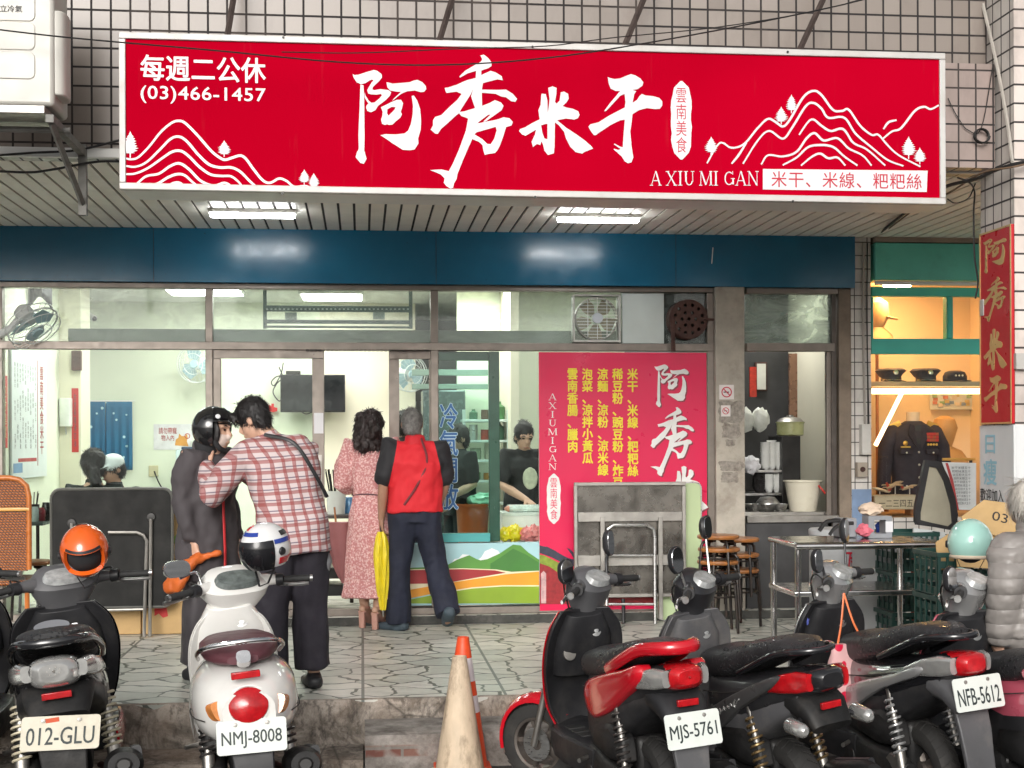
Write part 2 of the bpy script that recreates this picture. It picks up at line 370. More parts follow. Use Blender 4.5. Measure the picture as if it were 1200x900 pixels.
tag(rough_block('gutter_ledge', -12, .0, -3.72, KY - .02, STREET, -.235, m_kerb, 300, .012, .03, 9.1), kind='structure')
tag(MB().box(-6, 6, YB, 7.0, -.25, .07).build('shop_floor', m_pave, smooth=False), kind='structure')
tag(MB().box(-6, XR_, YB - .012, YB - .001, .0, .068).build('step_riser', M('dark_step_front', (.05, .05, .045), .7, 0, .4, 9, .2, 40, 0, .5, (.16, .15, .13)), bevel=.004), kind='structure')  # step front is darker than the floor paving
# ---------------- the shop house
B = thing('shop_building', 'tiled arcade shop house with blue fascia and aluminium glazed shopfront', 'building')
XL, XR = -2.86, at(998, 500, 0).x
SOF = 3.12
UW = -3.0
box('upper_wall', m_tile_gray, B, -9, 3.8, UW, UW + .25, SOF - .03, 8, 0)
q0 = at(1085, 73, -3.13); q1 = at(1166, 197, -3.13)
box('lower_wall_beam', m_tile_pink, B, q0.x, q1.x, -3.13, UW - .002, q1.z, q0.z, 0)
m_soffit = M('soffit_panels', (.87, .83, .75), .5, 0, .06, 2, 0, 60, 0, .25, (.35, .31, .26))
m_gap = M('soffit_grooves', (.035, .03, .027), .8)
mb = MB(); x = -9.0
while x < 8.6:
    mb.box(x, x + .094, UW + .03, -.0, SOF, SOF + .012); x += .112
mb.build('soffit', m_soffit, B, smooth=False)
box('soffit_backing', m_gap, B, -9, 8.6, UW + .02, .2, SOF + .014, SOF + .2, 0)
box('soffit_edge_trim', m_white, B, -9, 3.79, UW - .012, UW + .03, SOF - .055, SOF - .002, .004)
def blue():
    m, n, l, p = nt('blue_glossy_fascia'); v = mp(n, l)
    a = noi(n, l, v, 1.3, 5); c = mix(n, l, rng(n, l, a, .3, .7), (.004, .105, .20), (.008, .15, .27)); d = noi(n, l, v, 34, 6, .7)
    c = mix(n, l, rng(n, l, d, .66, .74, 0, .7), c, (.012, .02, .03)); l.new(c, p.inputs['Base Color'])
    l.new(rng(n, l, noi(n, l, v, 9, 6), .3, .7, .15, .27), p.inputs['Roughness']); bumpn(n, l, p, noi(n, l, v, 60, 3), .05, .004); return m
FZ0, FZ1 = at(500, 333, -.1).z, SOF + .002
box('fascia', blue(), B, -9, XR, -.10, .25, FZ0, FZ1, .003)
mb = MB()
for px in (511, 180, 792): xx = at(px, 300, -.1).x; mb.box(xx - .0015, xx + .0015, -.1022, -.0995, FZ0, FZ1 - .004)
mb.build('fascia_joint', m_gap, B, smooth=False)
mb = MB(); xx = at(834, 300, -.1); mb.prism([at(835, 290, -.1012), at(836, 290, -.1012), at(834.6, 309, -.1012), at(833.6, 309, -.1012)], (0, .0008, 0)); mb.build('fascia_scratch', m_white, B, smooth=False)
# column at the right edge
CX, CY0, CY1 = 3.80, -3.35, -2.91
mb = MB(); mb.box(CX, 4.5, CY0, CY1, 0, 8); o = mb.build('arcade_column', [m_tile_side, m_tile_front], B, smooth=False)
for p in o.data.polygons: p.material_index = 0 if abs(p.normal.x) > .5 else 1
# posts and tiled pier on the shopfront line
def fx(px, Y=0): return at(px, 500, Y).x
def fz(py, px=500, Y=0): return at(px, py, Y).z
m_post = M('stained_concrete_post', (.44, .40, .34), .85, 0, .14, 7, .4, 40, 0, .5, (.16, .125, .095))
box('concrete_post', m_post, B, fx(839, -.1), fx(873, -.1), -.1, .2, 0, FZ0 - .001, .006)
# torn leftovers of old stickers on the post
m_torn = M('torn_paper_residue', (.30, .27, .235), .9, 0, .3, 30, .3, 80, 0, .9, (.12, .09, .07))
for i, (a, b, c, d) in enumerate(((842, 470, 872, 496), (846, 496, 868, 514), (843, 540, 872, 552), (845, 553, 866, 566), (850, 515, 862, 523))):
    random.seed(i); L = []
    n = 26
    for k in range(n):
        t = 2 * pi * k / n; r = 1 + random.uniform(-.16, .1); L.append(((a + c) / 2 + (c - a) / 2 * max(-1, min(1, 1.25 * cos(t))) * r, (b + d) / 2 + (d - b) / 2 * max(-1, min(1, 1.25 * sin(t))) * r))
    poly_px('sticker_residue', [L], m_torn, B, -.1022)
box('tiled_pier', m_tile_white, B, fx(998, -.06), fx(1021, -.06), -.06, .3, 0, SOF, 0)
m_pblue = M('blue_base_tiles', (.20, .29, .45), .4, 0, .15, 8)
box('pier_base_tiles', m_pblue, B, fx(998, -.064), fx(1021, -.064), -.064, -.0605, 0, fz(573, 1010), 0)
m_brn = M('brown_steel_column', (.24, .19, .145), .6, .1, .25, 5, .2, 30, 0, .5, (.12, .09, .065))
box('brown_column', m_brn, B, fx(981), fx(996.5), -.05, .12, 0, FZ0 - .001, .004)
# glazing frames on the Y=0 line: drawn as bars
def bar(name, x0, y0, x1, y1, m=m_alu, parent=B, yy=(-.045, .045), bevel=.004):
    a, b, c, d = rect(x0, y0, x1, y1, yy[0]); return box(name, m, parent, a, b, yy[0], yy[1], c, d, bevel)
def pane(name, x0, y0, x1, y1, m=m_glass, parent=B, Y=0):
    a, b, c, d = rect(x0, y0, x1, y1, Y); return box(name, m, parent, a, b, Y, Y + .006, c, d, 0)
X0 = XL - .6
HW = FZ0 - fz(411)
def vbar(x0, x1, z0, z1, m=m_alu, yy=(-.045, .045), nm='window_mullion', parent=B): return box(nm, m, parent, fx(x0, yy[0]), fx(x1, yy[0]), *yy, z0, z1, .004)
zt0, zt1 = fz(341), fz(331); zr0, zr1 = fz(411), fz(402); zs = .105
def hbar(nm, xa, xb, z0, z1, m=m_alu, yy=(-.05, .05), parent=B): return box(nm, m, parent, xa, xb, *yy, z0, z1, .004)
hbar('head_frame', X0, fx(838), zt0, FZ0 - .002)
hbar('transom_bar', X0, fx(838), zr0, zr1, yy=(-.052, .052))
hbar('threshold_frame', X0, fx(838), .07, .125, yy=(-.055, .055))
for a, b in ((-4, 3), (241, 249.5), (505, 514), (829, 838)): vbar(a, b, .126, zt0 - .001)
# transom windows
for a, b in ((3, 241), (249.5, 505), (514, 829)):
    w = box('transom_window', m_glass_up, B, fx(a), fx(b), -.003, .003, zr1 + .001, zt0 - .001, 0)
w = box('shop_window', m_glass, B, fx(3), fx(241), -.003, .003, .126, zr0 - .001, 0)
# sliding door leaf
def leaf(a, b, st=9, zb=.126, top=zr0 - .001, yy=(-.03, .012), m=m_alu, wst=14):
    d = thing_part('sliding_door', box('sliding_door', m, B, fx(a, yy[0]), fx(b, yy[0]), *yy, top - .065, top, .003))
    for s in ((a, a + st), (b - wst, b)): box('door_stile', m, d, fx(s[0], yy[0]), fx(s[1], yy[0]), *yy, zb, top - .066, .003)
    box('door_rail', m, d, fx(a + st, yy[0]) + .001, fx(b - wst, yy[0]) - .001, yy[0] + .003, yy[1] - .003, zb, zb + .12, .003)
    box('door_glass', m_glass, d, fx(a + st, yy[0]), fx(b - wst, yy[0]), (yy[0] + yy[1]) / 2, (yy[0] + yy[1]) / 2 + .006, zb + .121, top - .067, 0)
    return d
def thing_part(n, o): return o
d1 = leaf(250, 380)
d2 = leaf(456, 505, 12, wst=2, yy=(.0135, .05))
# door handle with its plate
hx = fx(373.5, -.06)
mb = MB(); z0, z1 = fz(592, 373), fz(533, 373); mb.box(hx - .022, hx + .022, -.036, -.0305, z0 + .08, z1); mb.tube([(hx, -.036, z1 - .05), (hx, -.075, z1 - .07), (hx, -.075, z0 + .15), (hx, -.036, z0 + .13)], .009, 8); mb.box(hx - .012, hx + .012, -.038, -.0365, z0, z0 + .07)
mb.build('door_handle', m_steel_d, d1)
box('door_sticker', m_char, d1, fx(368, -.03), fx(379, -.03), -.0315, -.0305, fz(508, 373), fz(484, 373), 0)
# chain along the transom above the opening
mb = MB(); n = 30
for i in range(n):
    xx = fx(361 + (505 - 361) * i / n); mb.tube([(xx + .011 * cos(t) * (1 if i % 2 else .8), -.06, fz(411.5) + .006 * sin(t)) for t in [2 * pi * k / 10 for k in range(11)]], .0028, 5)
mb.build('hanging_chain', m_black_m, B)
# green framed inner pane + kitchen pane
m_gfr = M('dark_green_frame', (.03, .085, .06), .35, .2, .15, 8)
m_gl_k = glass('kitchen_glass', (.80, .93, .90), .5)
vbar(573, 585.5, fz(635, 560), zr0 - .001, m_gfr, (.05, .10), 'kitchen_window_frame')
box('kitchen_window_head', m_gfr, B, fx(514), fx(573, .05) - .001, .056, .094, zr0 - .075, zr0 - .002, .003)
box('kitchen_window', m_gl_k, B, fx(514), fx(573, .05) - .001, .07, .076, fz(635, 560), zr0 - .076, 0)
box('kitchen_front_window', m_glass, B, fx(514.2), fx(632), -.003, .003, fz(635, 560) + .002, zr0 - .001, 0)
# inner board behind the transom
m_board = M('greenish_dusty_board', (.23, .26, .21), .7, 0, .2, 5, .2, 60, 0, .6, (.10, .115, .085), (1, 1, 3))
box('transom_board', m_board, B, fx(79, .1), fx(838), .14, .17, zr0 + .02, fz(387, 500, .14), .002)
# narrow kitchen window on the right of the post
xa, xb = fx(873.5), fx(980.5)
hbar('side_head_frame', xa, xb, fz(345, 920), FZ0 - .002)
hbar('side_transom_bar', xa, xb - .03, fz(412, 920), fz(402.5, 920))
hbar('side_window_sill', xa, xb, fz(612, 920), fz(604, 920), m_steel_d)
vbar(975, 980.5, .0, fz(345, 920) - .001, m_alu_d)
vbar(969, 974.8, .0, fz(412, 920) - .001, m_alu, (-.02, .03))
box('side_transom_window', glass('frosted_side_glass', (.75, .82, .78), .5, .1, .75, (.55, .62, .57)), B, xa, fx(975), -.003, .003, fz(402.5, 920) + .001, fz(345, 920) - .001, 0)
m_cab = M('dark_kitchen_panel', (.06, .06, .062), .4, .3, .2, 6)
box('open_space_shade', m_cab, B, xa, xb, -.02, .03, 0, fz(612, 920) - .001, .002)  # dark sheet stands in for the unlit open space below the window
# ---------------- interior shell
IZ = 2.98; YBK = 4.2
XK = at(487, 500, YBK).x
box('side_wall', m_green_wall, B, XL - .15, XL, .06, 2.45, .07, IZ, 0)
pz = at(95, 480, 2.45).x
box('wall_pillar', m_cream, B, XL - .15, pz, 2.451, 2.9, .07, IZ, .004)
box('back_wall', m_green_wall, B, XL - .15, at(375, 480, YBK).x, YBK, YBK + .1, .07, IZ, 0)
box('cream_back_wall', m_cream, B, at(375, 480, YBK).x + .0, XK, YBK - .012, YBK + .1, .07, IZ, 0)
box('ceiling', m_white, B, XL - .15, 4.1, .26, 6.6, IZ, IZ + .1, 0)
box('beam_over_front', m_cream, B, XL - .15, 4.1, .055, .259, FZ0 + .02, IZ + .1, 0)
m_kdark = M('dark_kitchen_wall', (.075, .085, .08), .6, 0, .2, 3)
box('back_kitchen_wall', m_kdark, B, XK, 1.9, 6.2, 6.3, .07, IZ, 0)
kx = at(597, 500, 3.0).x
box('kitchen_wall', m_green_wall, B, XK + .38, kx + 1.2, 3.0, 3.08, .07, IZ, 0)
kx2 = at(600, 500, 1.9).x
box('kitchen_side_wall', m_cream, B, kx2, kx2 + .08, 2.0, 2.99, .07, IZ, 0)
xs = at(869, 500, .2).x
box('kitchen_partition', m_kdark, B, xs - .12, xs - .04, .12, 2.3, .07, IZ, 0)
box('kitchen_back_panel', m_cab, B, xs - .039, 4.05, 1.6, 1.7, .07, IZ, 0)
box('kitchen_end_wall', m_cream, B, 4.0, 4.1, .31, 1.59, .07, IZ, 0)
# painted landscape panel under the kitchen window
P0, P1, PZ0, PZ1 = fx(470, -.03), fx(632, -.03), fz(708, 570), fz(636, 570)
LP = thing('landscape_panel', 'painted panel of green hills and coloured fields below kitchen window', 'painted panel', (P0, -.03, PZ0))
box('panel_board', M('painted_sky', (.38, .62, .66), .4, 0, .1, 2), LP, P0, P1, -.03, .06, PZ0, PZ1, .003)
def pl(nm, pts, col, k):
    L = [[(500 + u / 2.814, 410 + v / 2.814) for u, v in pts]]
    poly_px(nm, L, M('paint_' + nm, col, .4, 0, .1, 3), LP, -.031 - .0006 * k, .001)
xl, xr = -82, 371
pl('painted_cloud', [(80, 706), (92, 690), (105, 688), (118, 674), (140, 676), (152, 690), (165, 696), (180, 684), (192, 664), (215, 654), (235, 662), (245, 676), (240, 690), (120, 712)], (.85, .88, .88), 1)
pl('painted_hill', [(xl, 720), (60, 714), (100, 692), (140, 677), (165, 690), (178, 694), (200, 690), (240, 672), (285, 642), (310, 645), (335, 668), (xr, 692), (xr, 735), (xl, 735)], (.10, .30, .045), 2)
pl('painted_hill_shade', [(210, 705), (245, 683), (285, 655), (330, 676), (xr, 702), (xr, 732), (210, 732)], (.055, .21, .035), 3)
pl('painted_field', [(xl, 724), (120, 720), (230, 724), (280, 732), (xr, 728), (xr, 800), (xl, 800)], (.82, .74, .5), 4)
pl('painted_red_field', [(xl, 727), (120, 723), (225, 727), (262, 735), (170, 750), (60, 770), (xl, 772)], (.36, .02, .025), 5)
pl('painted_orange_field', [(xl, 796), (40, 774), (150, 757), (260, 740), (xr, 731), (xr, 776), (250, 776), (150, 783), (40, 800), (xl, 825)], (.80, .33, .02), 6)
pl('painted_green_field', [(xl, 829), (40, 804), (150, 787), (250, 780), (xr, 780), (xr, 836), (xl, 836)], (.24, .37, .02), 7)
hbar('panel_base_frame', P0, fx(838), .0, .069, m_alu, (-.075, -.0))
m_teal = M('teal_sill', (.06, .36, .36), .4)
box('kitchen_sill', m_teal, B, fx(514), fx(573, .05), -.02, .05, fz(635, 545), fz(625, 545), .002)
# ---------------- big red sign
SY = -3.55
a0, a1, c0, c1 = rect(140, 38, 1107, 236, SY)
zL0, zL1 = at(140, 222, SY).z, at(140, 38, SY).z
zR0, zR1 = at(1107, 240, SY).z, at(1107, 63, SY).z
SG = thing('shop_sign', 'long red light-box sign with white brush lettering above the shopfront', 'shop sign', (0, SY, zL0))
sx0, sx1 = a0, a1
def sq(x, z): return z      # vertical position along the sign
def sgn_strip(nm, m, x0, x1, u0, u1, y0, y1, bevel=.004):
    # a box that follows the sign's slight fall to the right; u 0..1 bottom to top
    def Z(x, u):
        t = (x - sx0) / (sx1 - sx0); b = zL0 + (zR0 - zL0) * t; tt = zL1 + (zR1 - zL1) * t; return b + (tt - b) * u
    vs = [(x, y, Z(x, u)) for u in (u0, u1) for y in (y0, y1) for x in (x0, x1)]
    return MB().add(vs, [(0, 2, 3, 1), (4, 5, 7, 6), (0, 1, 5, 4), (2, 6, 7, 3), (0, 4, 6, 2), (1, 3, 7, 5)]).build(nm, m, SG, bevel=bevel)
fw = .034
sgn_strip('sign_box', m_white, sx0 + .004, sx1 - .004, .005, .995, SY + .03, SY + .33)
def signred():
    m, n, l, p = nt('red_sign_face'); v = mp(n, l); a = noi(n, l, v, .7, 3)
    c = mix(n, l, rng(n, l, a, .3, .7), (.40, .0004, .013), (.46, .0008, .017)); st = noi(n, l, mp(n, l, (9, 1, .7)), 3, 4)
    c = mix(n, l, rng(n, l, st, .62, .8, 0, .035), c, (.7, .25, .25)); l.new(c, p.inputs['Base Color']); p.inputs['Roughness'].default_value = .42
    p.inputs['Specular IOR Level'].default_value = .0; return m
sgn_strip('sign_face', signred(), sx0 + fw, sx1 - fw, .04, .96, SY - .004, SY + .029, 0)
m_sfr = M('sign_frame_white', (.54, .52, .50), .45, .1, .06, 5, 0, 60, 0, .35, (.33, .28, .23))
for nm, x0, x1, u0, u1 in (('sign_frame', sx0, sx1, 0, .042), ('sign_frame', sx0, sx1, .958, 1), ('sign_frame', sx0, sx0 + fw, .043, .957), ('sign_frame', sx1 - fw, sx1, .043, .957)):
    sgn_strip(nm, m_sfr, x0, x1, u0, u1, SY - .016, SY + .034)
LYs = SY - .0062
bolts = MB()
for px, py in ((332, 44), (624, 55), (923, 61), (331, 227), (627, 231), (929, 236)):
    q = at(px, py, SY - .016); bolts.lathe([(.007, 0), (.007, .004)], (q.x, SY - .0165, q.z), (0, -1, 0), 8)
bolts.build('sign_bolts', m_black_m, SG)
TR = {}
TR['阿'] = (400, 50, 5.0, [
    [(112, 245), (130, 250), (134, 330), (136, 560), (134, 632), (148, 680), (132, 710), (112, 705), (84, 672), (92, 640), (102, 625), (100, 540), (106, 400)],
    [(66, 184), (78, 190), (100, 188), (140, 175), (190, 160), (210, 165), (236, 185), (238, 205), (225, 222), (200, 245), (184, 262), (182, 275), (195, 278), (230, 272), (275, 278), (292, 290), (285, 310), (262, 335), (215, 370), (200, 395), (175, 408), (152, 400), (145, 380), (148, 368), (160, 355), (150, 345), (136, 320), (136, 290), (142, 310), (160, 340), (175, 352), (195, 350), (225, 325), (238, 308), (232, 300), (205, 305), (175, 303), (158, 298), (152, 280), (160, 262), (175, 238), (188, 222), (180, 215), (165, 222), (140, 238), (113, 243), (90, 232), (72, 205)],
    [(264, 232), (278, 234), (300, 240), (340, 237), (400, 232), (425, 222), (445, 218), (475, 232), (495, 255), (498, 272), (485, 288), (465, 290), (430, 280), (385, 285), (350, 300), (315, 328), (298, 342), (310, 325), (335, 302), (350, 288), (320, 286), (285, 280), (270, 262)],
    [(232, 378), (250, 370), (290, 350), (325, 335), (350, 335), (362, 355), (355, 385), (348, 405), (355, 420), (345, 440), (318, 462), (300, 480), (280, 482), (268, 478), (255, 482), (238, 475), (233, 450), (240, 430), (242, 405)],
    [(270, 390), (295, 377), (318, 377), (312, 392), (295, 410), (276, 428), (268, 414)],
    [(412, 312), (425, 310), (445, 340), (462, 390), (467, 450), (465, 510), (450, 560), (452, 590), (430, 625), (405, 630), (360, 628), (330, 608), (300, 590), (270, 568), (228, 542), (260, 536), (320, 538), (370, 532), (392, 515), (408, 475), (418, 420), (420, 370)]])
TR['秀'] = (495, 55, 5.0, [
    [(340, 50), (360, 45), (385, 65), (405, 90), (405, 112), (385, 125), (345, 138), (345, 165), (400, 140), (430, 150), (465, 172), (470, 195), (440, 190), (400, 200), (355, 212), (348, 250), (440, 252), (490, 250), (530, 275), (555, 305), (545, 322), (520, 318), (490, 295), (460, 290), (430, 275), (348, 268), (350, 345), (390, 330), (425, 312), (460, 325), (475, 345), (465, 370), (430, 395), (370, 437), (357, 437), (400, 396), (385, 398), (330, 440), (320, 449), (440, 425), (475, 412), (510, 418), (530, 440), (522, 460), (490, 470), (475, 520), (455, 575), (440, 605), (425, 622), (400, 625), (365, 632), (358, 610), (352, 575), (330, 555), (292, 540), (265, 600), (235, 670), (205, 745), (200, 775), (185, 800), (180, 825), (165, 830), (140, 815), (125, 795), (130, 770), (108, 748), (80, 735), (45, 722), (75, 720), (110, 718), (155, 728), (180, 680), (215, 600), (255, 490), (268, 420), (250, 412), (228, 405), (215, 388), (190, 408), (150, 445), (110, 480), (90, 510), (75, 508), (55, 490), (48, 485), (62, 460), (62, 430), (75, 410), (110, 400), (160, 350), (205, 310), (230, 275), (200, 262), (140, 270), (130, 240), (150, 238), (200, 222), (260, 195), (312, 182), (315, 140), (265, 155), (220, 180), (218, 172), (250, 140), (310, 105), (345, 85), (350, 70)],
    [(298, 242), (285, 275), (225, 368), (219, 381), (245, 378), (308, 358), (296, 320), (285, 290)],
    [(318, 500), (430, 468), (435, 490), (420, 540), (400, 570), (380, 568), (350, 540), (305, 512)]])
TR['米'] = (600, 80, 6.316, [
    [(268, 145), (300, 134), (330, 145), (328, 190), (318, 250), (330, 262), (352, 240), (358, 200), (360, 178), (385, 172), (415, 190), (420, 225), (405, 250), (375, 280), (400, 290), (450, 300), (490, 318), (500, 345), (488, 370), (460, 380), (400, 372), (335, 385), (400, 440), (470, 485), (540, 535), (590, 580), (600, 595), (560, 610), (535, 620), (520, 632), (470, 620), (430, 580), (400, 520), (385, 470), (345, 420), (318, 400), (316, 500), (315, 580), (310, 630), (265, 642), (240, 610), (230, 565), (218, 540), (210, 568), (185, 560), (155, 583), (145, 545), (170, 490), (178, 455), (100, 500), (75, 490), (52, 465), (60, 450), (95, 438), (150, 405), (205, 378), (200, 345), (195, 310), (212, 270), (215, 215), (218, 188), (250, 192), (262, 240), (264, 330), (270, 300), (278, 230)],
    [(215, 422), (250, 412), (262, 412), (262, 525), (240, 520), (225, 480)]])
TR['干'] = (600, 80, 6.316, [
    [(708, 65), (725, 72), (760, 80), (800, 75), (850, 55), (880, 43), (910, 52), (950, 75), (972, 105), (965, 130), (930, 155), (890, 160), (920, 170), (905, 190), (892, 255), (925, 235), (945, 205), (962, 190), (985, 200), (1050, 208), (1090, 220), (1112, 245), (1112, 275), (1095, 300), (1060, 302), (1000, 295), (940, 310), (892, 340), (885, 400), (875, 470), (885, 580), (898, 660), (885, 695), (860, 703), (835, 690), (810, 650), (752, 600), (755, 595), (785, 605), (805, 598), (752, 562), (760, 558), (800, 580), (820, 585), (825, 500), (835, 380), (800, 385), (730, 420), (640, 480), (620, 496), (605, 494), (580, 460), (565, 432), (580, 415), (640, 400), (720, 350), (835, 290), (840, 250), (833, 190), (800, 205), (740, 270), (695, 318), (682, 318), (720, 265), (770, 205), (800, 168), (765, 168), (730, 150), (715, 110)]])
def trace(ch):
    ox, oy, k, L = TR[ch]; return [[(ox + u / k, oy + v / k) for u, v in lp] for lp in L]
def tmap(ch, x0, y0, x1, y1):
    L = trace(ch); xs = [p[0] for lp in L for p in lp]; ys = [p[1] for lp in L for p in lp]
    a, b, c, d = min(xs), max(xs), min(ys), max(ys)
    return [[(x0 + (x - a) / (b - a) * (x1 - x0), y0 + (y - c) / (d - c) * (y1 - y0)) for x, y in lp] for lp in L]
for ch in '阿秀米干': poly_px('brush_character', trace(ch), m_char, SG, LYs, .0016)
text_px('closing_day_text', '每週二公休', m_char, SG, (165, 66, 311, 95.5), LYs, bold=.028)
text_px('phone_number', '(03)466-1457', m_char, SG, (165, 102, 311, 122), LYs, bold=.022, sp=1.06)
# mountain line drawings
def cr(P, n=8):
    out = []; P = [Vector(p) for p in P]; Q = [P[0] * 2 - P[1]] + P + [P[-1] * 2 - P[-2]]
    for i in range(1, len(Q) - 2):
        for k in range(n):
            t = k / n; a, b, c, d = Q[i - 1], Q[i], Q[i + 1], Q[i + 2]
            out.append(.5 * ((2 * b) + (c - a) * t + (2 * a - 5 * b + 4 * c - d) * t * t + (3 * b - a - 3 * c + d) * t ** 3))
    out.append(P[-1]); return out
def ribbon(P, w):
    C = cr(P); L, R = [], []; n = len(C)
    for i, p in enumerate(C):
        t = (C[min(i + 1, n - 1)] - C[max(i - 1, 0)]).normalized(); nn = Vector((-t.y, t.x)); ww = w * (.75 + .35 * sin(pi * i / (n - 1))) / 2
        L.append(tuple(p + nn * ww)); R.append(tuple(p - nn * ww))
    return L + R[::-1]
def pine(cx, y0, y1, w):
    h = y1 - y0; pts = []; random.seed(int(cx)); n = 8
    for sd in (1, -1):
        seq = []
        for k in range(n):
            t = (k + 1) / n; yy = y0 + h * (.10 + .72 * t); ww = w / 2 * (.18 + .82 * sin(pi * min(1, t * .62))) * (1 - .25 * max(0, t - .75) * 4) * random.uniform(.85, 1.1)
            seq += [(cx + sd * ww * .55, yy - h * .035), (cx + sd * ww, yy + h * .0)]
        pts.append(seq)
    tr = w * .035
    return [(cx, y0)] + pts[0] + [(cx + tr, y0 + h * .83), (cx + tr, y1), (cx - tr, y1), (cx - tr, y0 + h * .83)] + pts[1][::-1]
def ground_drawing(nm, ox, oy, k, lines, trees, w):
    vs = MB(); parts = []
    for i, L in enumerate(lines):
        o = poly_px('mountain_line', [[(ox + u / k, oy + v / k) for u, v in ribbon(L, w)]], m_char, SG, LYs - .0004 * (i % 3), .001)
    for cx, y0, y1, ww in trees:
        poly_px('pine_drawing', [[(ox + u / k, oy + v / k) for u, v in pine(cx, y0, y1, ww)]], m_char, SG, LYs - .0016, .001)
ground_drawing('left', 130, 120, 4.615, [
    [(70, 300), (110, 308), (150, 295), (210, 235), (270, 160), (330, 110), (370, 100), (405, 115), (470, 180), (540, 260), (590, 300), (620, 310), (660, 298), (700, 288), (730, 305), (770, 360), (820, 420), (860, 435), (910, 412), (950, 425), (990, 455), (1050, 452), (1080, 462), (1106, 478)],
    [(70, 342), (130, 348), (190, 325), (260, 260), (320, 200), (365, 185), (410, 210), (470, 280), (530, 335), (590, 352), (650, 352), (700, 375), (750, 425), (800, 465), (850, 474), (900, 465), (940, 476)],
    [(70, 388), (130, 385), (200, 355), (280, 300), (330, 268), (375, 262), (420, 290), (480, 350), (540, 390), (600, 398), (650, 400), (690, 430), (722, 472)],
    [(70, 448), (130, 445), (190, 400), (260, 385), (320, 345), (370, 330), (420, 360), (480, 420), (530, 445), (570, 448), (610, 435), (640, 445), (666, 472)],
    [(175, 458), (200, 442), (250, 440), (310, 405), (360, 388), (400, 395), (440, 430), (488, 467)],
    [(300, 462), (330, 440), (370, 435), (410, 463)]],
    [(104, 155, 300, 88), (612, 205, 295, 75), (1045, 362, 445, 60), (1097, 382, 470, 65)], 13)
ground_drawing('right', 800, 90, 3.75, [
    [(107, 380), (150, 305), (175, 290), (215, 312), (270, 295), (330, 225), (375, 185), (410, 200), (440, 218), (470, 190), (530, 90), (575, 62), (610, 80), (660, 145), (700, 150), (730, 145), (780, 215), (830, 255), (860, 255), (900, 300), (950, 345), (1045, 395)],
    [(215, 382), (245, 345), (280, 290)], [(265, 382), (330, 280), (380, 238), (440, 272), (480, 225), (540, 130), (575, 115), (610, 140), (640, 180), (710, 180), (760, 250), (830, 310), (900, 365), (970, 392)],
    [(512, 255), (550, 200), (575, 188), (610, 215), (650, 238), (705, 230), (750, 290), (810, 320), (890, 390)],
    [(345, 385), (375, 345), (440, 350), (500, 330), (545, 270), (580, 248), (620, 280), (680, 270), (730, 315), (790, 345), (830, 390)],
    [(440, 388), (500, 355), (550, 310), (600, 300), (660, 308), (710, 350), (768, 390)],
    [(520, 390), (570, 350), (605, 338), (640, 358), (680, 355), (715, 390)],
    [(880, 272), (920, 240), (960, 225), (1020, 150), (1060, 132), (1090, 142), (1126, 125)], [(882, 230), (905, 200), (940, 190)]],
    [(125, 262, 345, 60), (433, 130, 210, 60), (478, 78, 160, 55), (993, 262, 360, 70), (1042, 310, 385, 55)], 9)
def seal(cx, y0, y1, w, parent, Y, ms, mt):
    random.seed(3); h = y1 - y0; L = []
    for sd in (1, -1):
        seq = []
        for k in range(13):
            t = k / 12; ww = w / 2 * min(1, (sin(pi * t) ** .35 if 0 < t < 1 else .0) + .1) * random.uniform(.93, 1.06); seq.append((cx + sd * ww, y0 + h * t))
        L += seq if sd > 0 else seq[::-1]
    poly_px('seal_shape', [L], ms, parent, Y, .001)
    text_px('seal_text', '雲南美食', mt, parent, (cx - w * .26, y0 + h * .09, cx + w * .26, y1 - h * .09), Y - .0012, vertical=True, bold=.0)
m_redtxt = M('red_lettering', (.50, .01, .035), .4, 0, .03, 5)
seal(798.5, 95, 187, 24, SG, LYs, m_char, m_redtxt)
poly_px('product_box', [[(894, 198), (1087, 200), (1086, 225), (894, 222)]], m_char, SG, LYs, .001)
text_px('product_names', '米干、米線、粑粑絲', m_redtxt, SG, (904, 202, 1080, 220.5), LYs - .0014, bold=.004, sp=1.08)
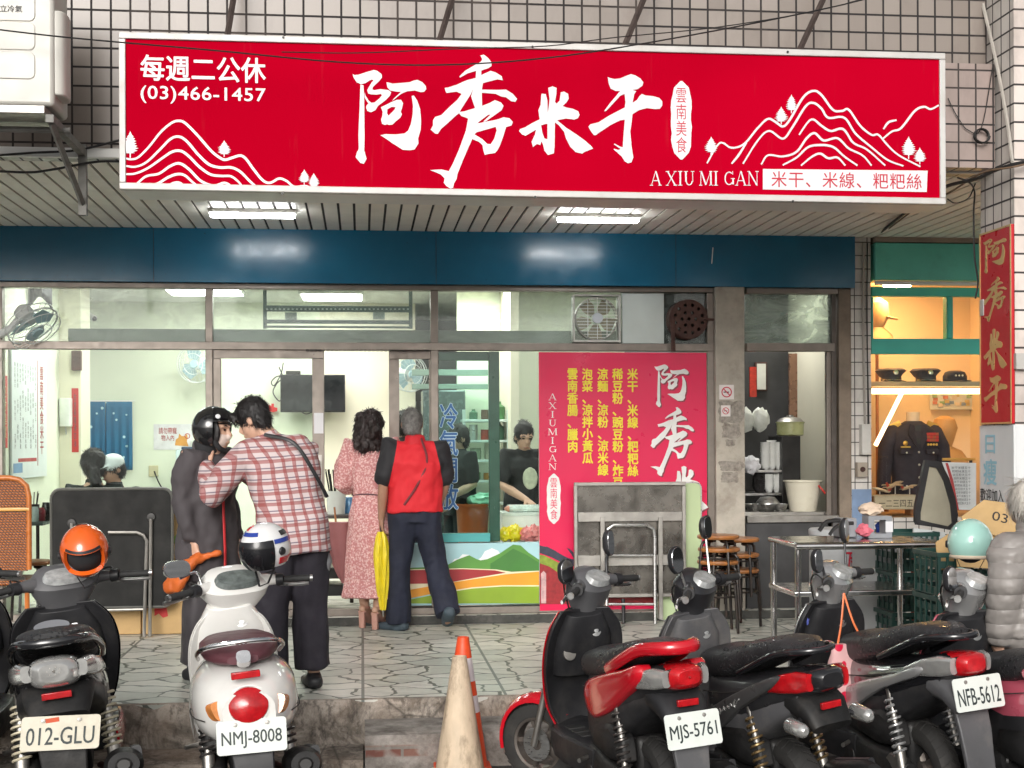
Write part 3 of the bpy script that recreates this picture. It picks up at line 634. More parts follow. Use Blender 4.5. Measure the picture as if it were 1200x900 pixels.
# roman capitals with serifs
def serif(s, x0, y0, x1, y1, vert=False):
    GL = {'A': (.95, [('d', .47, 0, .10, 1, .05), ('d', .47, 0, .84, 1, .12), ('h', .25, .72, .66, .05), ('s', .10, 1, .26), ('s', .84, 1, .28)]),
          'X': (.95, [('d', .14, 0, .82, 1, .13), ('d', .80, 0, .12, 1, .05), ('s', .14, 0, .3), ('s', .8, 0, .24), ('s', .12, 1, .24), ('s', .82, 1, .3)]),
          'I': (.45, [('d', .225, 0, .225, 1, .13), ('s', .225, 0, .36), ('s', .225, 1, .36)]),
          'U': (.95, [('d', .2, 0, .2, .72, .13), ('d', .78, 0, .78, .75, .05), ('c', .49, .70, .29, .28, 180, 360, .09), ('s', .2, 0, .34), ('s', .78, 0, .28)]),
          'M': (1.15, [('d', .16, 0, .13, 1, .05), ('d', .18, 0, .58, .95, .13), ('d', .98, 0, .58, .95, .05), ('d', .99, 0, 1.02, 1, .13), ('s', .14, 0, .22), ('s', .13, 1, .26), ('s', 1.0, 0, .26), ('s', 1.02, 1, .3)]),
          'G': (1.0, [('c', .52, .5, .40, .47, 50, 318, .10), ('d', .86, .55, .86, .92, .13), ('s', .84, .54, .34), ('d', .83, .0, .83, .24, .045)]),
          'N': (1.0, [('d', .16, 0, .16, 1, .05), ('d', .17, .02, .84, .98, .13), ('d', .85, 0, .85, 1, .05), ('s', .12, 0, .2), ('s', .16, 1, .28), ('s', .85, 0, .28)])}
    adv = [GL[c][0] + .06 if c != ' ' else .33 for c in s]; tot = sum(adv); out = []
    if vert: tot = len(s)
    pos = 0
    for i, c in enumerate(s):
        if c != ' ':
            if vert: X0 = x0; sc = (x1 - x0) / 1.05; Yh = (y1 - y0) / len(s); oy = y0 + Yh * i + Yh * .12; hh = Yh * .76; X0 = (x0 + x1) / 2 - GL[c][0] * sc / 2
            else: sc = (x1 - x0) / tot; X0 = x0 + pos * sc; oy = y0; hh = y1 - y0
            tr = lambda x, y: (X0 + x * sc, oy + y * hh)
            for g in GL[c][1]:
                if g[0] == 'd': _, a, b, a2, b2, w = g; out.append([tr(a - w / 2, b), tr(a + w / 2, b), tr(a2 + w / 2, b2), tr(a2 - w / 2, b2)])
                elif g[0] == 'h': _, a, b, y, w = g; out.append([tr(a, y - w / 2), tr(b, y - w / 2), tr(b, y + w / 2), tr(a, y + w / 2)])
                elif g[0] == 's': _, a, y, w = g; t = .05; out.append([tr(a - w / 2, y - (t if y > .5 else 0)), tr(a + w / 2, y - (t if y > .5 else 0)), tr(a + w / 2, y + (0 if y > .5 else t)), tr(a - w / 2, y + (0 if y > .5 else t))])
                elif g[0] == 'c':
                    _, a, y, rx, ry, t0, t1, w = g; A, Bq = [], []
                    for k in range(13):
                        t = radians(t0 + (t1 - t0) * k / 12); A.append(tr(a + rx * cos(t), y - ry * sin(t))); Bq.append(tr(a + (rx - w) * cos(t), y - (ry - w * .7) * sin(t)))
                    out.append(A + Bq[::-1])
        pos += adv[i]
    return out
def serif_px(s, r, parent, Y, m, vert=False):
    mb = MB()
    for i, lp in enumerate(serif(s, *r, vert)):
        q = [at(a, b, Y) for a, b in lp]; mb.prism([v + Vector((0, -.00035 * (i % 4), 0)) for v in q], (0, .0012, 0))
    mb.build('roman_lettering', m, parent, smooth=False)
serif_px('A XIU MI GAN', (762, 200.5, 890, 217.5), SG, LYs - .001, m_char)
# support struts from the wall to the sign
for i, (a, b, c, d) in enumerate(((278, 0, 265, 40), (529, 0, 512, 47), (749, 0, 727, 55), (955, 0, 932, 59))):
    p1 = at(c, d, SY + .12); p0 = at(a, b, UW - .05); dd = (p0 - p1) * 2.2
    p0 = Vector((p1.x + dd.x, UW - .01, p1.z + dd.z * 1.0)); 
    tag(MB().tube([p0, p1 + Vector((0, 0, -.05))], .017, 4).build('sign_strut', M('rusty_dark_steel', (.075, .055, .048), .7, .4, .35, 12, .2)), ['dark steel strut holding the sign at far left above the phone number', 'dark steel strut rising above the second brush character', 'dark steel strut rising above the last brush character', 'dark steel strut above the white mountain drawing on the sign'][i], 'strut', 'struts holding the big sign')
# tube lamps under the soffit
m_tube = emit('lit_tube', (.95, .98, 1.0), 24)
for i, px in enumerate((296, 701)):
    q = at(px, (240, 246)[i], -1.0); L = .31
    t = thing('tube_lamp', ['lit white tube lamp under soffit below the mountain drawing at left', 'lit white tube lamp under soffit below the last brush character'][i], 'lamp', (q.x, -1.0, SOF), 0, 'tube lamps on the soffit')
    box('lamp_base', m_white, t, q.x - L, q.x + L, -1.05, -.95, SOF - .03, SOF - .001, .004)
    MB().box(q.x - L + .01, q.x + L - .01, -1.045, -.955, SOF - .056, SOF - .031).build('lamp_tube', m_tube, t, bevel=.01)
# ---------------- outdoor air conditioner
AY = -3.85
x0, x1, z0, z1 = rect(-120, -60, 63, 122, AY)
AC = thing('air_conditioner', 'white outdoor air conditioner unit on steel wall bracket', 'air conditioner', ((x0 + x1) / 2, AY, z0))
m_ac = M('ac_ivory_shell', (.58, .56, .51), .4, 0, .04, 3, 0, 60, 0, .2, (.5, .45, .38))
box('body', m_ac, AC, x0, x1, AY, AY + .34, z0, z1, .02)
for (u0, v0, u1, v1) in ((-100, -40, 41, 23), (-100, 24, 41, 57), (-100, 59, 41, 91)):
    p0, p1, r0, r1 = rect(u0, v0, u1, v1, AY - .006)
    w, h = p1 - p0, r1 - r0; pts = rrect(w, h, .03)
    MB().prism([((p0 + p1) / 2 + a, AY + .004, (r0 + r1) / 2 + b) for a, b in pts], (0, -.010, 0)).build('front_panel', m_ac, AC, bevel=.004)
p0, p1, r0, r1 = rect(60, 14, 76, 113, AY + .05)
MB().tube([(p0 + .02, AY + .12, r0), (p0 + .02, AY + .12, r1)], [(.055, .10), (.055, .10)], 16, p=3).build('side_cover', m_ac, AC, bevel=.008)
text_px('maker_lettering', '日立冷氣', M('grey_lettering', (.03, .03, .03), .5), AC, (-8, 6, 26, 14), AY - .008, bold=.01)
box('bracket', m_steel_d, AC, x0, at(53, 0, AY).x, AY - .02, AY + .36, z0 - .045, z0 - .002, .004)
br = MB()
for xx in (x0 + .2, at(58, 0, AY).x):
    br.box(xx - .02, xx + .02, AY - .01, UW - .004, z0 - .085, z0 - .046)
    br.tube([(xx, AY + .03, z0 - .08), (xx, UW - .02, z0 - .36)], .018, 4); br.box(xx - .022, xx + .022, UW - .045, UW - .003, z0 - .42, z0 - .02)
br.tube([(x0, AY + .22, z0 - .075), (at(71, 0, AY).x, AY + .22, z0 - .075)], .016, 8)
br.build('bracket_arms', M('galvanised_grey', (.22, .215, .20), .7, .3, .2, 9, 0, 60, 0, .4, (.1, .08, .06)), AC)
# ---------------- cables
m_cab_b = M('black_cable', (.012, .011, .011), .5)
def cable(label, pts, r=.006, m=m_cab_b, n=6, sag=0):
    P = cr([tuple(p) for p in pts], 6) if len(pts) > 2 else pts
    return tag(MB().tube(P, r, n).build('cable', m), label, 'cable')
def pxs(L): return [at(a, b, Y) for a, b, Y in L]
cable('thin black cable crossing the sign from the air conditioner to the right', pxs([(-40, 30, -4.0), (80, 44, -4.0), (250, 59, -3.9), (400, 73, -3.9), (520, 76, -3.9), (640, 68, -3.9), (760, 50, -3.9), (900, 24, -3.8), (1010, 0, -3.6), (1080, -22, -3.4)]), .004)
cable('thin black cable crossing the sign just above the brush characters', pxs([(330, 61, -3.8), (420, 62, -3.8), (540, 57, -3.8), (640, 54, -3.8), (720, 44, -3.8), (840, 32, -3.7), (960, 12, -3.6), (1040, -10, -3.4)]), .003)
cable('black cable sagging along the soffit edge left of the sign', pxs([(-30, 199, -3.06), (30, 202, -3.06), (60, 199, -3.06), (110, 190, -3.07), (142, 189, -3.1)]), .007)
cable('black cable lying along the tiled wall left of the sign', pxs([(-30, 184, -3.06), (40, 179, -3.04), (90, 176, -3.04), (142, 164, -3.04)]), .007)
m_grey_c = M('grey_conduit', (.40, .37, .33), .5)
cable('grey conduit slanting down the tiled column corner', [(CX - .02, -2.97, at(1157, -5, -3.0).z), atx(1168, 75, CX - .018), atx(1180, 140, CX - .018), atx(1186, 186, CX - .018), (CX - .02, -3.37, at(1200, 189, -3.37).z)], .011, m_grey_c)
for k, (lab, P, rr) in enumerate((
    ('thick black cable bundle running round the column to the soffit', [(1030, 274, -.15), (1060, 250, -1.6), (1090, 232, -2.4), (1110, 218, -2.9), (1143, 210, -3.15), (1165, 200, -3.3), (1187, 193, -3.42), (1215, 187, -3.42)], .011),
    ('thin black cable dropping beside the red banner', [(1122, 208, -3.12), (1136, 214, -3.1), (1142, 225, -2.96), (1141, 250, -2.9), (1142, 300, -2.9), (1146, 330, -2.9), (1143, 350, -2.89)], .0055),
    ('brown cable following the bundle towards the column', [(1036, 272, -.2), (1080, 240, -2.2), (1112, 226, -2.8), (1150, 203, -3.2), (1186, 196, -3.43), (1212, 190, -3.43)], .006),
    ('thin cable looping below the pink tiled beam', [(1110, 233, -3.0), (1120, 238, -3.0), (1135, 232, -2.95), (1143, 215, -3.0)], .004),
    ('thin drooping wire on the pink tiled beam', [(1111, 115, -3.145), (1116, 126, -3.145), (1124, 140, -3.145), (1134, 152, -3.145), (1150, 150, -3.145), (1164, 75, -3.145)], .003))):
    cable(lab, pxs(P), rr, m_cab_b if k != 2 else M('brown_cable', (.16, .10, .06), .6))
q = at(1149, 160, -3.15)
tag(MB().tube([(q.x + .045 * cos(t), q.y - .01 * (t / 6), q.z + .042 * sin(t)) for t in [i * .4 for i in range(48)]], .005, 5).build('cable_coil', m_cab_b), 'small coil of black cable hanging on the pink tiled beam', 'cable coil')
# ---------------- red vertical banner and white notice on the column
VX = CX - .012
t0, t1 = atx(1150, 275, VX), atx(1187, 262, VX); b0, b1 = atx(1152, 497, VX), atx(1187, 497, VX)
VB = thing('vertical_banner', 'red vertical sign board with four gold characters on the column', 'sign', (VX, t0.y, b0.z))
y0, y1 = t1.y, t0.y
zt_, zb_ = (t0.z + t1.z) / 2, (b0.z + b1.z) / 2
MB().box(VX - .012, VX + .009, y0, y1, zb_, zt_).build('board', M('red_board', (.48, .006, .013), .35, 0, .1, 5), VB, bevel=.004)
m_gold = M('gold_lettering', (.60, .42, .17), .35, .45, .1, 9)
mb = MB(); e = .012
for a, b, c, d in ((y0, y1, zt_ - .011, zt_), (y0, y1, zb_, zb_ + .011), (y0, y0 + e, zb_ + .012, zt_ - .012), (y1 - e, y1, zb_ + .012, zt_ - .012)): mb.box(VX - .015, VX - .0122, a, b, c, d)
mb.build('board_edging', m_gold, VB)
def col_flat(nm, loops, ox, m, parent, th=.002):
    return flat(nm, loops, m, parent, o=(ox, 0, 0), ux=(0, -1, 0), uz=(0, 0, 1), th=th)
for i, (ch, v0, v1) in enumerate((('阿', 278, 318), ('秀', 325, 376), ('米', 385, 434), ('干', 440, 484))):
    L = tmap(ch, 0, 0, 1, 1); w = (y1 - y0) * .74; ya = y1 - (y1 - y0) * .13; z1_ = atx(1168, v0, VX).z; z0_ = atx(1168, v1, VX).z
    col_flat('gold_character', [[(-(ya - u * w), z1_ + (z0_ - z1_) * v) for u, v in lp] for lp in L], VX - .0135, m_gold, VB)
NX = CX - .008
NB = thing('column_notice', 'white board wrapped on the column with pale blue characters', 'notice board', (NX, CY0, .25))
zt2 = zb_ - .006
m_nb = M('scuffed_white_board', (.66, .67, .67), .5, 0, .06, 4, 0, 60, 0, .55, (.42, .42, .42), (1, 1, .3))
mb = MB(); mb.box(NX - .006, CX - .001, CY0 - .008, CY1, .25, zt2); mb.box(CX - .0005, 4.5, CY0 - .008, CY0 - .001, .25, zt2); mb.build('board', m_nb, NB, bevel=.002)
m_pb = M('pale_blue_lettering', (.30, .55, .65), .5)
def col_text(s, a, c, v0, v1, m, bold=.0, vertical=False):
    pa, pb = atx(a, (v0 + v1) / 2, NX - .007), atx(c, (v0 + v1) / 2, NX - .007); zz0 = atx((a + c) / 2, v1, NX - .007).z; zz1 = atx((a + c) / 2, v0, NX - .007).z
    text('notice_text', s, m, NB, (NX - .0075, pa.y, zz0), pa.y - pb.y, zz1 - zz0, ux=(0, -1, 0), bold=bold, vertical=vertical)
col_text('日', 1155, 1166, 510, 531, m_pb, .03); col_text('瘦', 1153, 1168, 538, 568, m_pb, .03)
col_text('歡迎加入', 1149, 1176, 573, 588, M('black_lettering', (.02, .02, .02), .5), .01)
m_jb = M('junction_box_grey', (.45, .43, .40), .5, 0, .1, 5, 0, 60, 0, .5, (.2, .17, .14))
q = at(1146.5, 361, -2.95); tag(MB().box(CX - .03, CX - .002, -3.0, -2.95, q.z - .05, q.z + .05).build('junction_box', m_jb, bevel=.004), 'small grey switch box on the column left of the red banner', 'switch box')
q = at(1195, 423, CY0 - .02); tag(MB().box(q.x - .03, q.x + .09, CY0 - .04, CY0 - .001, q.z - .05, q.z + .045).build('junction_box', m_jb, bevel=.004), 'dark junction box on the column right of the red banner', 'switch box')
# ---------------- shopfront fittings
PY = -.058
R0, R1, Q0, Q1 = rect(632, 413, 828.5, 714, PY)
PO = thing('menu_poster', 'tall magenta red menu poster with yellow dish names and white brush characters', 'poster', (R0, PY, Q0))
m_mag = M('magenta_poster_print', (.72, .004, .075), .35, 0, .04, 2)
box('poster_sheet', m_mag, PO, R0, R1, PY + .0005, PY + .008, Q0, Q1, 0)
box('backing_board', m_white, PO, R0 + .004, R1 - .004, -.045, -.0445 + .05, Q0, Q1 - .004, 0)
m_pinkw = M('poster_white_print', (.80, .80, .78), .4); m_sh = M('poster_shadow_print', (.23, .03, .05), .4)
for ch, r in (('阿', (767, 427, 807, 477)), ('秀', (762, 477, 813.5, 558)), ('米', (778, 546, 830, 600))):
    poly_px('brush_character', tmap(ch, r[0] + 1.5, r[1] + 1.5, r[2] + 1.5, r[3] + 1.5), m_sh, PO, PY - .0008, .001)
    poly_px('brush_character', tmap(ch, *r), m_pinkw, PO, PY - .0022, .001)
m_yel = M('poster_yellow_print', (.85, .70, .03), .4)
for s, cx, y0, y1 in (('米干、米線、粑粑絲', 741.5, 432, 558), ('稀豆粉、豌豆粉、炸豆粉', 724, 432, 586), ('涼麵、涼粉、涼米線', 706.5, 432, 557), ('泡菜、涼拌小黃瓜', 688.5, 432, 543), ('雲南香腸、臘肉', 671, 432, 530)):
    text_px('dish_names', s, m_yel, PO, (cx - 6, y0, cx + 6, y1), PY - .0012, vertical=True, bold=.05)
serif_px('AXIUMIGAN', (642.5, 460, 652.5, 552), PO, PY - .001, m_pinkw, True)
seal(649, 555, 614, 16, PO, PY - .001, m_pinkw, m_mag)
def roof(nm, pts, col, k): poly_px(nm, [[(640 + u / 5, 560 + v / 5) for u, v in pts]], M('print_' + nm, col, .4, 0, .25, 30), PO, PY - .0008 - .0005 * k, .001)
roof('printed_temple_wall', [(-38, 480), (40, 500), (100, 540), (170, 560), (300, 560), (930, 560), (930, 740), (-38, 740)], (.30, .015, .02), 0)
roof('printed_eaves', [(-38, 450), (-10, 455), (40, 480), (100, 510), (165, 540), (165, 565), (120, 570), (70, 555), (20, 520), (-38, 500)], (.22, .30, .03), 1)
roof('printed_roof', [(-38, 395), (-20, 400), (10, 405), (50, 425), (90, 450), (130, 470), (170, 480), (120, 410), (135, 415), (165, 440), (165, 520), (130, 510), (80, 490), (30, 465), (-38, 440)], (.035, .035, .06), 2)
roof('printed_gate', [(-30, 560), (-15, 545), (0, 560), (0, 735), (-30, 735)], (.55, .35, .35), 3)
# air conditioning words on the glass
m_sb = M('sticker_blue', (.01, .11, .33), .4); m_sw = M('sticker_pale_edge', (.55, .75, .82), .4)
WS = thing('window_lettering', 'four blue outlined characters stuck on the kitchen window glass', 'window lettering', at(526, 597, -.004))
text_px('lettering_edge', '冷氣開放', m_sw, WS, (515.5, 473, 536.5, 597), -.0036, vertical=True, bold=.085)
text_px('lettering', '冷氣開放', m_sb, WS, (515.5, 473, 536.5, 597), -.006, vertical=True, bold=.035)
# exhaust fan in the transom
a, b, c, d = rect(672, 345, 728, 401, -.07)
EX = thing('exhaust_fan', 'square white exhaust fan with round wire guard in the transom window', 'fan', ((a + b) / 2, -.07, c))
cx, cz, rr = (a + b) / 2, (c + d) / 2, (b - a) / 2
fm = MB(); fm.box(a, b, -.06, .05, d - .012, d); fm.box(a, b, -.06, .05, c, c + .018); fm.box(a, a + .014, -.06, .05, c + .019, d - .013); fm.box(b - .02, b, -.06, .05, c + .019, d - .013)
fm.build('frame', M('grimy_white_plastic', (.55, .54, .50), .5, 0, .15, 8, 0, 60, 0, .6, (.2, .17, .13)), EX, bevel=.004)
MB().lathe([(rr * .86, 0), (rr * .90, .0), (rr * .90, .09), (rr * .86, .09)], (cx, .05, cz), (0, -1, 0), 36, True).build('duct_ring', m_steel_d, EX)
mb = MB()
for k in range(5):
    t = 2 * pi * k / 5 + .3; R = Matrix.Rotation(t, 3, 'Y'); pts = []
    for (u, v, w) in ((.04, -.02, 0), (.10, -.06, .012), (rr * .8, -.055, .03), (rr * .82, .05, -.02), (.10, .045, -.01), (.04, .02, 0)): pts.append(Vector((cx, .02, cz)) + R @ Vector((u, w, v)))
    mb.prism(pts, (0, .004, 0))
mb.build('blades', M('fan_blade_tan', (.48, .36, .24), .5, 0, .15, 6), EX)
mb = MB()
for k in range(-6, 7):
    zz = cz + rr * .86 * k / 6.5; hw = math.sqrt(max(0, rr ** 2 * .74 - (zz - cz) ** 2)); mb.tube([(cx - hw, -.066, zz), (cx + hw, -.066, zz)], .0022, 5)
for k in (-.4, 0, .4): hw = math.sqrt(rr ** 2 * .74 - (k * rr) ** 2); mb.tube([(cx + k * rr, -.070, cz - hw), (cx + k * rr, -.070, cz + hw)], .0028, 5)
mb.build('wire_guard', m_white, EX)
MB().lathe([(.045, 0), (.042, .02), (.0, .022)], (cx, -.072, cz), (0, -1, 0), 24).build('hub_badge', M('badge_grey', (.55, .58, .62), .4), EX)
mm = M('grey_filler_board', (.66, .72, .69), .5, 0, .08, 3); box('filler_board', mm, B, fx(729), fx(778), -.02, .02, zr1 + .002, zt0 - .002, .002)
# perforated iron disc
cx, cz = at(807, 374, -.12).x, at(807, 374, -.12).z; rr = .155
PD = thing('vent_disc', 'rusty brown round iron vent with many holes beside the exhaust fan', 'vent', (cx, -.12, cz - rr))
def disc_holes():
    L = [[(rr * cos(2 * pi * k / 40), rr * sin(2 * pi * k / 40)) for k in range(40)]]
    for n_, q in ((1, 0), (6, .37), (12, .74)):
        for i in range(n_):
            t = 2 * pi * (i + (.5 if n_ == 12 else 0)) / n_; L.append([(q * rr + 0, 0) if False else (q * rr * cos(t) + .0145 * cos(2 * pi * k / 10), q * rr * sin(t) + .0145 * sin(2 * pi * k / 10)) for k in range(10)])
    return L
m_rust = M('rusty_iron', (.075, .035, .028), .75, .2, .3, 12, .3, 60, 0, .5, (.14, .06, .035))
flat('disc', disc_holes(), m_rust, PD, o=(cx, -.12, cz), th=.02)
MB().lathe([(rr - .004, 0), (rr + .006, 0), (rr + .006, .13), (rr - .004, .13)], (cx, .01, cz), (0, -1, 0), 40, True).build('rim', m_rust, PD)
MB().tube([(cx - rr + .02, -.135, cz + .02), (cx - rr + .025, -.135, fz(412, 790, -.13))], [(.018, .005)] * 2, 4).build('support_strap', m_rust, PD)
MB().tube([(cx + rr - .03, -.135, cz - .0), (cx + rr + .05, -.135, cz - .005)], .012, 6).build('latch', m_rust, PD)
box('filler_board', m_gap, B, fx(779), fx(828.5), .03, .05, zr1 + .002, zt0 - .002, 0)
# stickers on the post
m_stk = M('sticker_white', (.75, .70, .68), .5)
def nosmoke(a, c, b, d, lab):
    x0, x1, z0, z1 = rect(a, c, b, d, -.104); t = thing('no_smoking_sticker', lab, 'sticker', (x0, -.104, z0), 0, 'no smoking stickers on the post')
    box('sheet', m_stk, t, x0, x1, -.104, -.1005, z0, z1, 0)
    cx, cz, r = (x0 + x1) / 2, (z0 + z1) / 2, (x1 - x0) * .36
    mr = M('sign_red', (.55, .02, .06), .5)
    mb = MB().lathe([(r * .8, 0), (r, 0), (r, .001), (r * .8, .001)], (cx, -.1045, cz), (0, -1, 0), 28, True)
    mb.build('prohibition_ring', mr, t); MB().cbox((cx, -.1062, cz), (r * 1.7, .001, r * .2), Matrix.Rotation(radians(-45 + 90), 3, 'Y')).build('prohibition_bar', mr, t)
    mb = MB(); mb.box(cx - r * .6, cx + r * .45, -.1058, -.1050, cz - r * .1, cz + r * .1); mb.build('cigarette', m_black, t)
nosmoke(843, 451, 860, 468, 'pink and white no smoking sticker, upper one on the concrete post')
nosmoke(845, 475, 856, 488, 'small no smoking sticker, lower one on the concrete post')
# boxes on the tiled pier
box_ = lambda x0, y0, x1, y1, Y, dp: MB().box(*(lambda r: (r[0], r[1], Y, Y + dp, r[2], r[3]))(rect(x0, y0, x1, y1, Y)))
m_meter = M('meter_box_white', (.62, .60, .56), .5, 0, .08, 6, 0, 60, 0, .4, (.3, .25, .2))
tag(box_(1010, 497, 1021, 533, -.13, .068).build('meter_box', m_meter, bevel=.006), 'white electric meter box high on the tiled pier', 'meter box')
t = thing('switch_box', 'beige switch box with dark round knob on the tiled pier', 'switch box', at(1011, 558, -.12))
box_(1005, 542, 1017, 559, -.12, .058).build('case', M('beige_box', (.38, .33, .27), .6, 0, .1, 5, 0, 60, 0, .4, (.15, .12, .1)), t, bevel=.004)
q = at(1011, 550, -.122); MB().lathe([(.022, 0), (.02, .012), (0, .013)], q, (0, -1, 0), 14).build('knob', m_rust, t)
for k, (a, Ya) in enumerate(((1013, -.075), (1017.5, -.075))):
    cable(['grey pipe running down the tiled pier to the meter box', 'thin dark cable running down the tiled pier edge'][k], [(fx(a, Ya), Ya, fz(285, a, Ya)), (fx(a - 1, Ya), Ya, fz(380, a)), (fx(a + .8, Ya), Ya, fz(498, a))], (.011, .005)[k], (m_grey_c, m_cab_b)[k])
# ---------------- dining room fittings
SWX = XL + .004
def side(px, py, X=None): return atx(px, py, SWX if X is None else X)
def side_rect(x0, y0, x1, y1, X=None):
    a, b = side(x0, (y0 + y1) / 2, X), side(x1, (y0 + y1) / 2, X); t, d = side((x0 + x1) / 2, y0, X), side((x0 + x1) / 2, y1, X); return a.y, b.y, d.z, t.z
y0, y1, z0, z1 = side_rect(11, 413, 52, 560)
MBD = thing('menu_board', 'large white menu board with columns of small writing on the side wall', 'menu board', (SWX, y0, z0))
MB().box(SWX, SWX + .02, y0, y1, z0, z1).build('board', M('menu_white', (.72, .78, .78), .4, 0, .03, 4), MBD, bevel=.003)
mdk = M('menu_print_dark', (.06, .08, .09), .6); mrd = M('menu_print_red', (.42, .05, .05), .6)
names = ['稀豆粉米干', '豌豆粉米線', '牛肉米干', '粑粑絲湯', '涼拌米線', '大薄片', '破酥包', '椒麻雞']
for k in range(9):
    yy = y0 + (y1 - y0) * (.06 + .072 * k)
    text('menu_column', names[k % 8] + '  ' + names[(k * 3 + 2) % 8] + '  ' + names[(k + 5) % 8], mdk, MBD, (SWX + .0215, yy, z0 + .25 + .08 * (k % 2)), .045, z1 - z0 - .36 - .08 * (k % 2), ux=(0, 1, 0), vertical=True)
MB().box(SWX + .0205, SWX + .022, y1 - .36, y1 - .345, z0 + .1, z1 - .05).build('menu_rule', mrd, MBD); MB().box(SWX + .0205, SWX + .022, y0 + .2, y1 - .4, z0 + .14, z0 + .17).build('menu_rule', mrd, MBD)
text('menu_heading', '雲南美食米干', mrd, MBD, (SWX + .0215, y1 - .27, z0 + .2), .14, z1 - z0 - .3, ux=(0, 1, 0), vertical=True, bold=.01)
MB().box(SWX + .0205, SWX + .0222, y0 + .04, y0 + .34, z0 + .05, z0 + .13).build('menu_picture', M('menu_blue', (.15, .30, .5), .5), MBD)
m_cp = M('couplet_red_paper', (.55, .03, .03), .6, 0, .06, 5)
y0, y1, z0, z1 = side_rect(1.5, 440, 8.5, 525)
t = thing('red_couplet', 'red paper strip on the side wall left of the menu board', 'couplet', (SWX, y0, z0), 0, 'red paper strips'); MB().box(SWX, SWX + .003, y0, y1, z0, z1).build('paper', m_cp, t)
text('couplet_text', '招財進寶', m_gold, t, (SWX + .004, y0 + (y1 - y0) * .2, z0 + .08), (y1 - y0) * .6, z1 - z0 - .16, ux=(0, 1, 0), vertical=True)
a, b, c, d = rect(84, 455, 92, 530, 2.446)
t = thing('red_couplet', 'red paper strip with dark characters on the white wall pillar', 'couplet', (a, 2.446, c), 0, 'red paper strips'); box('paper', m_cp, t, a, b, 2.446, 2.4495, c, d, 0)
text('couplet_text', '生意興隆通四海', mdk, t, (a + .02, 2.445, c + .05), b - a - .04, d - c - .1, vertical=True)
a, b, c, d = rect(84, 411, 95, 434, 2.40)
tag(MB().box(a, b, 2.38, 2.449, c, d).build('wall_box', m_rust, bevel=.004), 'small dark brown box high on the white wall pillar', 'wall box')
def dispenser(label, q, ax):
    t = thing('paper_dispenser', label, 'paper dispenser', q, 0 if ax == 'y' else radians(90), 'paper dispensers', local=True)
    m = M('dispenser_white', (.76, .78, .74), .35)
    MB().tube([(0, -.06, 0), (0, -.06, .27)], [(.11, .06), (.115, .06)], 20, p=4).build('case', m, t, bevel=.006)
    MB().box(-.012, .012, -.124, -.1205, .09, .20).build('slot', m_black, t); MB().prism([(-.07, -.06, -.002), (.07, -.05, -.002), (.05, -.06, -.06), (.01, -.075, -.10), (-.05, -.06, -.07)], (0, .004, 0)).build('paper_sheet', m_char, t)
    return t
q = side(71, 500); dispenser('white paper towel dispenser on the green side wall', (SWX - .001, q.y, q.z), 'x')
q = at(237, 545, YBK - .002); dispenser('white paper dispenser on the back wall beside the cooler', (q.x, YBK - .002, q.z), 'y')
def wall_fan(label, q, head, rad, aim, wall_y=None, arm=None):
    t = thing('wall_fan', label, 'fan', q, 0, 'wall fans'); q, head, aim = Vector(q), Vector(head), Vector(aim).normalized()
    mp_ = M('fan_white_plastic', (.74, .77, .76), .4); mbb = M('fan_blade_blue', (.42, .60, .66), .3)
    MB().tube([q, q + (head - q) * .5 + Vector((0, 0, .02)), head - aim * .10], [.035, .028, .028], 10).build('wall_arm', mp_, t)
    MB().lathe([(.03, -.16), (.07, -.13), (.075, -.03), (.05, 0)], head, aim, 16).build('motor', mp_, t)
    u = aim.orthogonal().normalized(); w = aim.cross(u); mb = MB()
    for k in range(3):
        A = 2 * pi * k / 3; e = u * cos(A) + w * sin(A); f = aim.cross(e)
        mb.prism([head + aim * .03 + e * .03 - f * .02, head + aim * .045 + e * rad * .5 - f * .09, head + aim * .05 + e * rad * .85 - f * .05, head + aim * .03 + e * rad * .85 + f * .07, head + aim * .015 + e * rad * .4 + f * .08], aim * .004)
    mb.build('blades', mbb, t); mb = MB()
    for s_ in (-.02, .09):
        for rr_ in (1, .55):
            mb.tube([head + aim * (s_ + (.03 if rr_ < 1 else 0) * (1 if s_ > 0 else 0)) + (u * cos(x) + w * sin(x)) * rad * rr_ for x in [2 * pi * i / 28 for i in range(29)]], .004, 5)
        for k in range(22):
            A = 2 * pi * k / 22; e = u * cos(A) + w * sin(A); mb.tube([head + aim * (s_ + .02) + e * .05, head + aim * (s_ + .03) + e * rad * .5, head + aim * s_ + e * rad], .0016, 4)
    mb.tube([head + aim * .035 + (u * cos(x) + w * sin(x)) * rad * 1.01 for x in [2 * pi * i / 28 for i in range(29)]], .007, 6)
    mb.build('wire_guard', mp_, t)
    MB().lathe([(.045, .095), (.04, .11), (.0, .112)], head, aim, 14).build('hub', mbb, t)
hq = atx(36, 378, XL + .34); wall_fan('white wall fan with pale blue blades high in the left corner', (XL + .02, hq.y + .1, hq.z - .12), hq, .20, (.55, -.3, -.75))
hq = at(232, 426, YBK - .3); wall_fan('white wall fan on the green back wall behind the mullion', (hq.x + .12, YBK - .02, hq.z + .05), hq, .20, (-.35, -1, -.1))
hq = at(478, 438, YBK - .35); wall_fan('white wall fan at the end of the cream back wall', (hq.x - .05, YBK - .03, hq.z), hq, .19, (.5, -1, -.1))
a, b, c, d = rect(33, 338, 60, 363, 1.2)
t = thing('hanging_cloth', 'black cloth square hanging from the ceiling in the left corner', 'cloth', (a, 1.2, d)); 
vs = [[Vector((a + (b - a) * i / 8, 1.2 + .03 * sin(i), d + .25 - (d + .25 - c) * j / 6 * (1 - .25 * sin(pi * i / 8)) + .0)) for i in range(9)] for j in range(7)]
